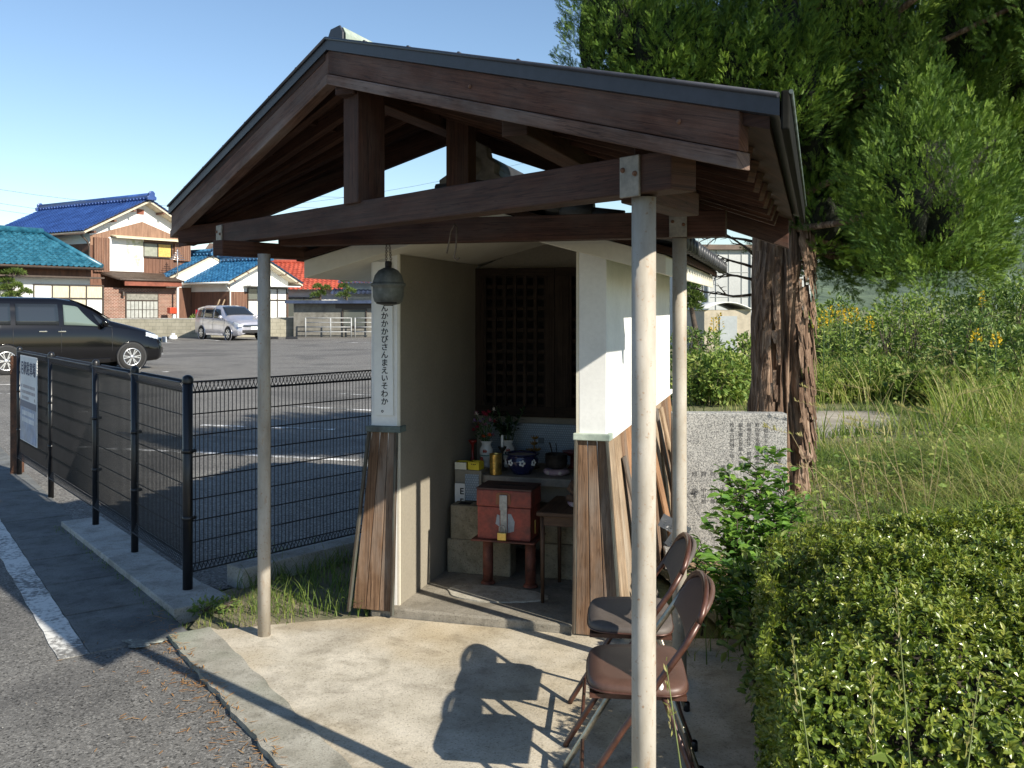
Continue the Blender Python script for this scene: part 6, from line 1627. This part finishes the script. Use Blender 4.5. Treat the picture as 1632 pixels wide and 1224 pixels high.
# second, lower layer of leaves so that gaps show leaves and twigs, not a solid
P2, N2 = hedge_pts(3800, 900, 900); P2 -= unit(N2)*.05; N2 = unit(N2+rng.normal(size=N2.shape)*.8)
V, F, T = scatter(LV, LF, np.repeat(P2, 4, 0)+rng.normal(size=(len(P2)*4, 3))*.02, frames(np.repeat(N2, 4, 0)+rng.normal(size=(len(P2)*4, 3))*.8), rng.uniform(.02, .032, len(P2)*4), rng.uniform(0, .5, len(P2)*4))
fast_mesh('inner_foliage', V-np.array([1.7, 3.4, 0]), F, m_aza, parent=hg, tint=T)
mb = MB(); P = []
for i in range(25):
    row = []
    for j in range(25):
        u, v = np.array([[i/24]]), np.array([[j/24]]); q = hquad(u, v)[0]; c = np.array([2.1, 3.4]); q = c+(q-c)*.93
        e = min(1, min(i, 24-i, j, 24-j)/2.5); row.append((q[0]-1.7, q[1]-3.4, float(hz(q[0], q[1]))*(.05+.80*e**.5)))
    P.append(row)
mb.grid(P); mb.build('branches', m_twig, hg)

# ---- generic leafy shrub
def shrub(name, label, cat, base, blobs, nleaf, size, mat, stems=None, group=None, tintr=(0, 1), wl=.42, up=.3, stemmat=None):
    t = thing(name, label, cat, base, 0, group); base = np.array(base); parts = []
    LV_, LF_ = leaf_t(wl, .15, .15)
    tot = sum(b[3]*b[4] for b in blobs)
    for (x, y, z, rx, rz) in blobs:
        n = int(nleaf*rx*rz/tot); u = unit(rng.normal(size=(n, 3)))*rng.uniform(.45, 1.1, (n, 1))**.5
        lump = .82+.22*np.sin(u[:, :1]*7+x*9)*np.sin(u[:, 1:2]*6+y)*np.sin(u[:, 2:]*5+z*3)
        P = np.c_[u[:, 0]*rx, u[:, 1]*rx, u[:, 2]*rz]*lump+np.array([x, y, z])
        P = P[P[:, 2] > -.02]; n = len(P)
        D = unit(unit(P-np.array([x, y, z]))+rng.normal(size=(n, 3))*.7+np.array([0, 0, up]))
        parts.append(scatter(LV_, LF_, P, frames(D, rng.normal(size=n)*.8), size*rng.uniform(.65, 1.3, n), np.clip(rng.uniform(tintr[0], tintr[1], n)+.2*np.sin(P[:, 0]*6/rx+P[:, 2]*5/rz), 0, 1)))
    V, F, T = merge(parts); fast_mesh('foliage', V, F, mat, parent=t, tint=T)
    mb = MB(); r_ = random.Random(len(label))
    for (x, y, z, rx, rz) in blobs:
        for k in range(3): mb.tube([(x*.4, y*.4, 0), (x*.8+r_.uniform(-.3, .3)*rx, y, z*.6), (x+r_.uniform(-.7, .7)*rx, y+r_.uniform(-.5, .5)*rx, z+rz*r_.uniform(.2, .8))], [.012*max(1, rx*2), .008*max(1, rx*2), .003], 5)
    mb.build('stem', stemmat or m_deadwood, t); return t
m_shr = LEAF('glossy_shrub_leaf', [(.05, .11, .025), (.09, .19, .035), (.15, .28, .045), (.25, .38, .08)], .22, .25, .6)
m_scr = LEAF('scrub_leaf', [(.085, .145, .03), (.145, .22, .045), (.21, .285, .062), (.31, .34, .10)], .6, .25, .3)
m_scrd = LEAF('dark_scrub_leaf', [(.055, .105, .024), (.10, .165, .034), (.155, .225, .05), (.23, .28, .08)], .5, .22, .4)
m_grass = LEAF('grass_blade', [(.11, .17, .03), (.20, .26, .05), (.32, .32, .10), (.50, .43, .22)], .6, .4, .3)
m_grassd = LEAF('young_grass', [(.07, .12, .025), (.12, .18, .035), (.18, .24, .055), (.32, .30, .12)], .6, .3, .3)
# shrub in front of the granite slab: upright stems with glossy leaves
sb_ = thing('shrub', 'leafy evergreen shrub with glossy upright shoots in front of the granite slab', 'shrub', (1.27, 4.95, 0))
mb = MB(); P = []; D = []; r_ = random.Random(21)
for px, py, Y in ((1225, 718, 4.9), (1205, 752, 4.95), (1190, 770, 4.85), (1160, 752, 5.0), (1150, 790, 4.8), (1232, 800, 4.9), (1252, 760, 5.0), (1175, 830, 4.7), (1145, 850, 4.75), (1215, 830, 4.75), (1240, 850, 4.8), (1190, 880, 4.6), (1155, 900, 4.6), (1225, 900, 4.6), (1268, 800, 4.9), (1120, 875, 4.7), (1125, 895, 4.4), (1118, 960, 4.2), (1200, 950, 4.3), (1160, 960, 4.4)):
    tp = at(px, py, Y)-Vector((1.27, 4.95, 0)); b = Vector((r_.uniform(-.12, .10), r_.uniform(-.1, .1), 0)) if py < 870 else Vector((tp.x+r_.uniform(-.08, .08), tp.y+.05, 0))
    m_ = b.lerp(tp, .55)+Vector((r_.uniform(-.03, .03), 0, .02)); mb.tube([b, m_, tp], [.007, .005, .0018], 6)
    nlf = int(24+34*(tp-b).length)
    for k in range(nlf):
        u = .25+.78*k/nlf; q = b.lerp(m_, u/.55) if u < .55 else m_.lerp(tp, (u-.55)/.45); a = r_.uniform(0, 6.3)
        P.append(q); D.append((math.cos(a), math.sin(a), r_.uniform(-.15, .7)))
        if r_.random() < .35:
            e = q+Vector((math.cos(a+2)*.07, math.sin(a+2)*.07, .04)); mb.tube([q, e], [.003, .0015], 5)
            for z_ in range(4): P.append(q.lerp(e, .5+.5*z_/3)); a2 = r_.uniform(0, 6.3); D.append((math.cos(a2), math.sin(a2), r_.uniform(0, .8)))
mb.build('stem', m_deadwood, sb_)
P = np.array([tuple(p) for p in P]); D = np.array(D); n = len(P)
V, F, T = scatter(*leaf_t(.48, .14, .16), P, frames(D, rng.normal(size=n)*.35), rng.uniform(.045, .085, n), rng.uniform(.05, .95, n))
fast_mesh('foliage', V, F, m_shr, parent=sb_, tint=T)
shrub('ground_cover_shrub', 'dark low shrub in the shade between the slab and the hedge', 'shrub', (1.12, 3.9, 0), [(-.04, 0, .16, .22, .18), (.05, .5, .18, .24, .22), (-.14, -.5, .22, .16, .26), (.2, .75, .2, .3, .25), (-.02, -.15, .36, .10, .22)], 1500, .05, m_scrd)

# ---- tall grass
def blades(n, area, h0, h1, w, mat, name, tint=(0, 1), lean=.35, zoff=0., hf=None, parent=None, org=(0, 0, 0)):
    P = area(n); n = len(P); h = rng.uniform(h0, h1, n)
    if hf is not None: h = h*hf(P)
    a = rng.uniform(0, 2*np.pi, n); le = rng.uniform(.4, 1, n)*lean; d = np.stack([np.cos(a), np.sin(a)], 1); sd_ = np.stack([-d[:, 1], d[:, 0]], 1)
    rows = []
    for t, ww in ((0, 1.), (.4, .85), (.75, .55), (1., .05)):
        c = P+d*(h*le*t**2)[:, None]; z = h*t*(1-.35*le*t)+zoff
        rows.append((np.c_[c-sd_*w*ww/2, z], np.c_[c+sd_*w*ww/2, z]))
    V = np.stack([q for r in rows for q in r], 1).reshape(-1, 3)
    F0 = np.array([[0, 1, 3, 2], [2, 3, 5, 4], [4, 5, 7, 6]])
    F = (F0[None]+(np.arange(n)*8)[:, None, None]).reshape(-1, 4)
    tt = np.repeat(np.clip(rng.uniform(tint[0], tint[1], n)+.25*np.sin(P[:, 0]*2.3+P[:, 1]*1.7), 0, 1), 3)
    o = fast_mesh(name, V-np.array(org), F, mat, parent=parent, tint=tt); return o
def rect(x0, x1, y0, y1, keep=None):
    def f(n):
        q = np.c_[rng.uniform(x0, x1, n), rng.uniform(y0, y1, n)]
        if keep is not None: q = q[keep(q)]
        return q
    return f
pad = lambda q: ~((q[:, 1] > 10.9) & (q[:, 1] < 15) & (q[:, 0] < .46*q[:, 1]))
vis = lambda q: (q[:, 0] > .19*q[:, 1]) & (q[:, 0] < .62*q[:, 1]+.3) & ~((q[:, 1] < 4.5) & (q[:, 0] < 3.3))
front = lambda q: vis(q) & ~((q[:, 1] > 10.8) & (q[:, 1] < 15.2) & (q[:, 0] < .445*q[:, 1])) & ~((q[:, 1] < 6.6) & (q[:, 0] < 1.72))
hfun = lambda P: (.34+.66*np.clip((P[:, 0]/P[:, 1]-.36)/.14, 0, 1))*(.75+.55*(np.sin(P[:, 0]*1.3+2)*np.sin(P[:, 1]*.9+1)*.5+.5)-.22)
o = blades(17000, rect(.9, 8, 4.45, 11.5, front), .3, .62, .009, m_grassd, 'tall_grass', (.1, .9), 1.6, -.02, hfun); tag(o, kind='stuff')
o = blades(14000, rect(.9, 8, 4.45, 11.5, front), .35, .78, .0065, m_grass, 'tall_grass', (.0, .85), 1.5, -.02, hfun); tag(o, kind='stuff')
o = blades(16000, rect(1.5, 14, 10.5, 22, front), .35, .9, .016, m_grass, 'tall_grass', (.0, .75), .7, -.03, None); tag(o, kind='stuff')
o = blades(1500, lambda n: (lambda q: q[(q[:, 1] > 10.2) & (q[:, 1] < 15.3)])(np.array([[p.x+random.gauss(0, .12), p.y+random.gauss(0, .12)] for p in [a_.lerp(b_, random.random()) for a_, b_ in [random.choice([(gnd(1470, 662), gnd(1440, 682)), (gnd(1440, 682), gnd(1330, 692)), (gnd(1330, 692), gnd(1110, 688)), (gnd(1400, 650), gnd(1470, 662)), (gnd(1150, 650), gnd(1400, 650))]) for _ in range(n)]]])), .08, .3, .01, m_grassd, 'short_grass', (.1, .9), 1.2, -.04); tag(o, kind='stuff')
o = blades(9000, rect(.75, 7, 4.0, 10, lambda q: (q[:, 0] > .185*q[:, 1]) & ~((q[:, 1] < 4.5) & (q[:, 0] > 1.3))), .05, .22, .006, m_grassd, 'short_grass', (0, .7), .8, -.02); tag(o, kind='stuff')
# broad-leaved weeds between the blades
q_ = rect(1.2, 7.5, 4.6, 11.5, front)(7000); n = len(q_); cl = np.sin(q_[:, 0]*2.1+1)*np.sin(q_[:, 1]*1.7)+rng.uniform(-.7, .7, n); q_ = q_[cl > 0]; n = len(q_)
V, F, T = scatter(*leaf_t(.45, .12, .2), np.c_[q_, rng.uniform(.05, .42, n)*hfun(q_)*1.1], frames(np.c_[rng.normal(size=(n, 2)), rng.uniform(-.1, .8, n)], rng.normal(size=n)*.4), rng.uniform(.04, .085, n), rng.uniform(0, 1, n)); o = fast_mesh('weed_leaves', V, F, m_scr, tint=T); tag(o, kind='stuff')
# feathery seed heads standing above the grass
mb = MB(); r_ = random.Random(9); P = []; D = []
for k in range(20):
    Y = r_.uniform(5.2, 10); px = r_.uniform(1290, 1640); x = (px-816)/1500*Y; h = r_.uniform(.65, 1.15)*(1 if Y < 8 else 1.1); a = r_.choice((-1, 1))*r_.uniform(.5, 1.5)
    pts = [Vector((x, Y, 0)), Vector((x+.10*a, Y, h*.6)), Vector((x+.26*a, Y, h*.90)), Vector((x+.42*a, Y, h*.94))]; mb.tube(pts, [.0024, .002, .0014, .0008], 4, False)
    for j in range(30):
        u = r_.uniform(.0, 1); q = pts[2].lerp(pts[3], u*1.5-.5) if True else 0; P.append(q); D.append((.3*a+r_.uniform(-.4, .4), r_.uniform(-.4, .4), r_.uniform(.1, .9)))
so = mb.build('grass_stalks', M('dry_stalk', (.36, .29, .15), .8, .3)); tag(so, kind='stuff')
P = np.array([tuple(p) for p in P]); D = np.array(D); n = len(P)
V, F, T = scatter(*leaf_t(.16, .1, .1), P, frames(D), rng.uniform(.016, .04, n), rng.uniform(.6, 1, n)); o = fast_mesh('grass_seed_heads', V, F, m_grass, tint=T); tag(o, kind='stuff')

# ---- scrub and weeds behind the path
def bush(px, top, wpx, Y, mat, label, nleaf, size, name='bush', cat='bush', hk=1., tr=(0, 1), group='wild bushes beyond the path', seed=0, bot=None):
    c = at(px, top, Y); h = c.z; rx = wpx/1500*Y/2; r_ = random.Random(int(px*7+top)); bl = []
    nb = max(3, int(wpx/28))
    for k in range(nb):
        u = (k+.5)/nb*2-1; e = (1-u*u*.75)**.5*r_.uniform(.72, 1.0); hh = h*e
        bl.append((u*rx*.85, r_.uniform(-.5, .5)*rx, hh*.55, rx*1.25/nb**.6, hh*.47)); bl.append((u*rx*.7+r_.uniform(-.3, .3)*rx, r_.uniform(-.4, .4)*rx, hh*.25, rx*1.3/nb**.6, hh*.27))
        bl.append((u*rx*.8+r_.uniform(-.2, .2)*rx, r_.uniform(-.5, .3)*rx, hh*.86, rx*.8/nb**.6, hh*.14))
    return shrub(name, label, cat, (c.x, Y, -.03), bl, nleaf, size, mat, group=group, tintr=tr)
bush(1140, 545, 150, 15.5, m_scr, 'weedy green bush left of the juniper trunk before the white-roofed shed', 2600, .10)
bush(1180, 520, 90, 18, m_scr, 'taller loose bush standing right against the left side of the trunk', 1500, .10)
bush(1105, 500, 80, 21, m_scrd, 'dark bush in front of the warehouse, seen beside the back porch post', 1200, .10)
bush(1310, 468, 130, 20, m_scr, 'yellowish green bush just right of the juniper trunk', 2200, .10)
bush(1430, 450, 200, 19, m_scr, 'broad grey-green bush under the lowest juniper boughs', 3600, .10, tr=(.1, .8))
bush(1545, 485, 180, 17.5, m_scrd, 'dark tangled bush right of the broad grey-green one', 3000, .10)
bush(1640, 500, 170, 16, m_scrd, 'dark bush at the right edge of the picture', 2600, .10)
bush(1400, 560, 150, 16.5, m_scr, 'low weedy bush behind the far end of the concrete path', 2000, .09)
bush(1500, 575, 170, 15.6, m_grassd, 'clump of long green blades and weeds right of the path', 2200, .16)
bush(1610, 590, 170, 14.2, m_scr, 'leafy weeds in the right middle distance', 2200, .09)
bush(1345, 590, 110, 16.0, m_scr, 'small bright weed clump above the path edge', 1500, .09, tr=(.3, 1))
bush(1595, 395, 150, 24, m_scrd, 'tall vine-covered shrub rising behind the right bushes', 3400, .14, name='tall_shrub', cat='shrub')
bush(1680, 350, 170, 26, m_scr, 'tallest shrub at the far right edge of the scrub', 3000, .15, name='tall_shrub', cat='shrub')
bush(1330, 450, 150, 30, m_scrd, 'far dark shrub behind the goldenrod', 2000, .16, name='tall_shrub', cat='shrub')
bush(1490, 425, 180, 32, m_scrd, 'far dark shrub below the middle of the crown', 2400, .17, name='tall_shrub', cat='shrub')
# goldenrod
m_gold_l = LEAF('goldenrod_bloom', [(.42, .27, .015), (.58, .40, .03), (.70, .50, .06)], .8, .3, .2)
def goldenrod(px, top, Y):
    c = at(px, top, Y); h = c.z
    t = thing('goldenrod', 'tall goldenrod with a yellow plume growing in the scrub', 'weed', (c.x, Y, 0), rng.uniform(0, 6), 'goldenrods in the scrub')
    mb = MB(); mb.tube([(0, 0, 0), (.02, 0, h*.6), (.0, .02, h)], [.012, .009, .004], 5); mb.build('stem', m_stem, t)
    n = 38; u = rng.uniform(0, 1, n); a = rng.uniform(0, 6.28, n); r_ = .05*(1-u)**.7+.012
    P = np.c_[np.cos(a)*r_, np.sin(a)*r_, h*.82+h*.18*u]; V, F, T = scatter(*leaf_t(.5, .1, .1), P, frames(np.c_[np.cos(a), np.sin(a), np.full(n, .7)]), rng.uniform(.03, .055, n), rng.uniform(0, 1, n)); fast_mesh('flower_plume', V, F, m_gold_l, parent=t, tint=T)
    n = 70; u = rng.uniform(.1, .8, n); a = rng.uniform(0, 6.28, n); P = np.c_[np.zeros(n), np.zeros(n), h*u]; V, F, T = scatter(*leaf_t(.18, .1, .3), P, frames(np.c_[np.cos(a), np.sin(a), np.full(n, .4)]), rng.uniform(.10, .18, n), rng.uniform(.2, 1, n)); fast_mesh('foliage', V, F, m_scr, parent=t, tint=T)
for px, top, Y in ((1290, 500, 15.8), (1312, 497, 15.6), (1322, 489, 16), (1340, 486, 16.3), (1350, 493, 15.9), (1362, 489, 16.1), (1138, 505, 15.6), (1146, 500, 15.8), (1588, 532, 13.5), (1556, 525, 14.5), (1566, 465, 20), (1386, 505, 15.8)): goldenrod(px, top, Y)

# ---- weeds in the soil by the fence
o = blades(900, lambda n: np.array([[p.x, p.y] for p in [gnd(random.uniform(395, 600), random.uniform(885, 985)) for _ in range(n)]]), .04, .17, .005, m_grassd, 'grass_patch', (0, .8), 1., 0); tag(o, kind='stuff')
o = blades(420, lambda n: np.array([[p.x, p.y] for p in [gnd(random.uniform(310, 470), random.uniform(945, 1003)) for _ in range(n)]]), .02, .08, .004, m_grass, 'grass_patch', (0, 1), 1., 0); tag(o, kind='stuff')
o = blades(260, lambda n: np.array([[p.x, p.y] for p in [C0+F2*random.uniform(.2, 3)+n2*random.uniform(.08, .16) for _ in range(n)]]), .04, .2, .005, m_grassd, 'grass_patch', (0, .9), .9, 0); tag(o, kind='stuff')
o = blades(240, lambda n: np.array([[p.x, p.y] for p in [C0-NR*random.gauss(.20, .02)-U*random.uniform(-2.2, .5) for _ in range(n)]]), .01, .04, .004, m_grassd, 'kerb_moss', (0, .6), 1., 0); tag(o, kind='stuff')
shrub('weed', 'small leafy weed at the end of the fence kerb', 'weed', tuple(gnd(330, 978)), [(0, 0, .03, .09, .04), (.08, .05, .03, .08, .03)], 160, .03, m_scrd)
# stray grass stems before the hedge
def stalkweed(px0, px1, py1, Y, label):
    b = gnd(px0, 1180); b = Vector(((px0-816)/1500*Y, Y, 0)); tp = at(px1, py1, Y+.03)
    t = thing('grass_weed', label, 'weed', b, 0, None); mb = MB(); d = tp-b
    mb.tube([(0, 0, 0), d*.5+Vector((.02, 0, .03)), d], [.003, .0025, .001], 5); mb.build('stem', M('green_stalk', (.16, .20, .05), .7, .3), t)
    n = 26; u = rng.uniform(.72, 1.02, n)[:, None]; P = np.array(d)[None]*u; V, F, T = scatter(*leaf_t(.2, .1, .1), P, frames(rng.normal(size=(n, 3))*.35+np.array(d.normalized())), rng.uniform(.012, .026, n), rng.uniform(.6, 1, n)); fast_mesh('seed_head', V, F, m_grass, parent=t, tint=T)
    n = 7 if px0 > 1100 else 2; a = rng.uniform(0, 6.3, n); P = np.array(d)[None]*rng.uniform(.05, .5, n)[:, None]; V, F, T = scatter(*leaf_t(.055, .1, .45), P, frames(np.c_[np.cos(a), np.sin(a)*.4, np.full(n, .9)], np.zeros(n)), rng.uniform(.12, .24, n), rng.uniform(.0, .6, n)); fast_mesh('blade', V, F, m_grassd, parent=t, tint=T)
stalkweed(1300, 1262, 1010, 2.28, 'thin grass stalk with a drooping dry head at the hedge corner'); stalkweed(1395, 1388, 1090, 2.2, 'grass stalk with a feathery head in front of the hedge middle'); stalkweed(1445, 1430, 960, 2.25, 'tall bent grass stem crossing the hedge front'); stalkweed(1480, 1560, 1080, 2.2, 'slanting grass stem at the right of the hedge front'); stalkweed(1090, 1062, 1060, 2.35, 'single thin grass stem by the chair legs')

# ---- cloud-pruned pines and small shrubs near the houses
m_pine = LEAF('pine_needles', [(.05, .09, .02), (.09, .14, .03), (.15, .20, .045)], .6, .2, .3)
def padpine(name, label, base, pads, nn, size):
    t = thing(name, label, 'tree', base, 0, None); mb = MB(); zt = max(p[2] for p in pads); parts = []
    mb.tube([(0, 0, 0), (.08, 0, zt*.4), (-.05, 0, zt*.75), (0, 0, zt)], [.10, .08, .06, .03], 8)
    for x, y, z, r, h in pads:
        mb.tube([(0, 0, z-.15), (x*.6, y*.6, z-.12), (x, y, z)], [.045, .03, .012], 6)
        u = unit(rng.normal(size=(nn, 3)))*rng.uniform(.6, 1.05, (nn, 1)); u[:, 2] = np.abs(u[:, 2])-.15
        P = np.c_[u[:, 0]*r+x, u[:, 1]*r+y, u[:, 2]*h+z]; parts.append(scatter(*leaf_t(.2, .1, .05), P, frames(unit(u)+rng.normal(size=(nn, 3))*.5+np.array([0, 0, .5])), size*rng.uniform(.7, 1.2, nn), rng.uniform(0, 1, nn)))
    mb.build('trunk', m_deadwood, t); V, F, T = merge(parts); fast_mesh('crown', V, F, m_pine, parent=t, tint=T)
def pads_px(lst, Y, base): return [((px-816)/1500*Y-base.x, 0, CAMH-(py-490)/1500*Y-.08, w/1500*Y/2, .22) for px, py, w in lst]
b = at(16, 490, 45); b.z = 0
padpine('garden_pine', 'cloud-pruned garden pine by the teal-roofed wing at the left edge', b, pads_px([(22, 432, 32), (10, 446, 22), (26, 455, 16), (8, 458, 18), (20, 469, 22), (40, 464, 18), (10, 480, 26), (-12, 470, 30), (2, 436, 20)], 45, b), 520, .15)
b = at(512, 490, 54); b.z = 0
padpine('garden_pine', 'small cloud-pruned pine below the red tiled roof', b, pads_px([(506, 456, 12), (520, 459, 14), (512, 467, 12), (502, 470, 14)], 54, b), 320, .15)
b = at(553, 490, 53); b.z = 0
padpine('garden_pine', 'garden pine beside the tiers of navy tiled roof', b, pads_px([(553, 446, 18), (547, 456, 16), (558, 463, 16), (546, 470, 22)], 53, b), 320, .15)
b = at(1105, 490, 24); b.z = 0
padpine('garden_pine', 'bright green garden pine seen between the back porch post and the warehouse', b, pads_px([(1104, 452, 22), (1100, 465, 28), (1110, 474, 22), (1103, 486, 30)], 24, b), 420, .12)
shrub('bush', 'round green bush left of the small pruned pine by the red-roofed house', 'bush', tuple(Vector((at(488, 490, 53.5).x, 53.5, 0))), [(0, 0, .9, .75, .75), (.4, 0, .6, .6, .6)], 900, .14, m_scr)
shrub('bush', 'small green bush against the brown wall left of the silver van', 'bush', tuple(Vector((at(309, 490, 51).x, 51, 0))), [(0, 0, .8, .3, .35)], 300, .10, m_scr)
# fallen orange needles along the kerb
n = 700; s_ = rng.uniform(-.4, 2.4, n); off = rng.exponential(.10, n)
base = np.array([K1.x, K1.y])[None]-np.array([KD.x, KD.y])[None]*s_[:, None]-np.array([KN.x, KN.y])[None]*(off-.03)[:, None]
P = np.c_[base, np.where(off < .03, .028, .006)]; a = rng.uniform(0, 6.28, n)
V, F, T = scatter(*leaf_t(.10, .0, .0), P, frames(np.c_[np.cos(a), np.sin(a), np.zeros(n)], np.zeros(n)), rng.uniform(.015, .05, n), rng.uniform(0, 1, n))
m_need = LEAF('fallen_needle', [(.30, .13, .03), (.42, .20, .05), (.35, .22, .10)], .8, .0, .2)
o = fast_mesh('fallen_needles', V, F, m_need, tint=T); tag(o, kind='stuff')
n = 160; P = np.c_[rng.uniform(-2.6, .3, n), rng.uniform(2.6, 4.4, n), np.full(n, .006)]; P = P[((P[:, 0]+.795)*KN.x+(P[:, 1]-3.17)*KN.y) < -.02]; n = len(P); a = rng.uniform(0, 6.28, n)
V, F, T = scatter(*leaf_t(.5, .0, .0), P, frames(np.c_[np.cos(a), np.sin(a), np.zeros(n)], np.zeros(n)), rng.uniform(.004, .012, n), rng.uniform(0, 1, n))
o = fast_mesh('litter_bits', V, F, LEAF('pale_bits', [(.30, .25, .18), (.6, .58, .52)], .8, .0, .2), tint=T); tag(o, kind='stuff')
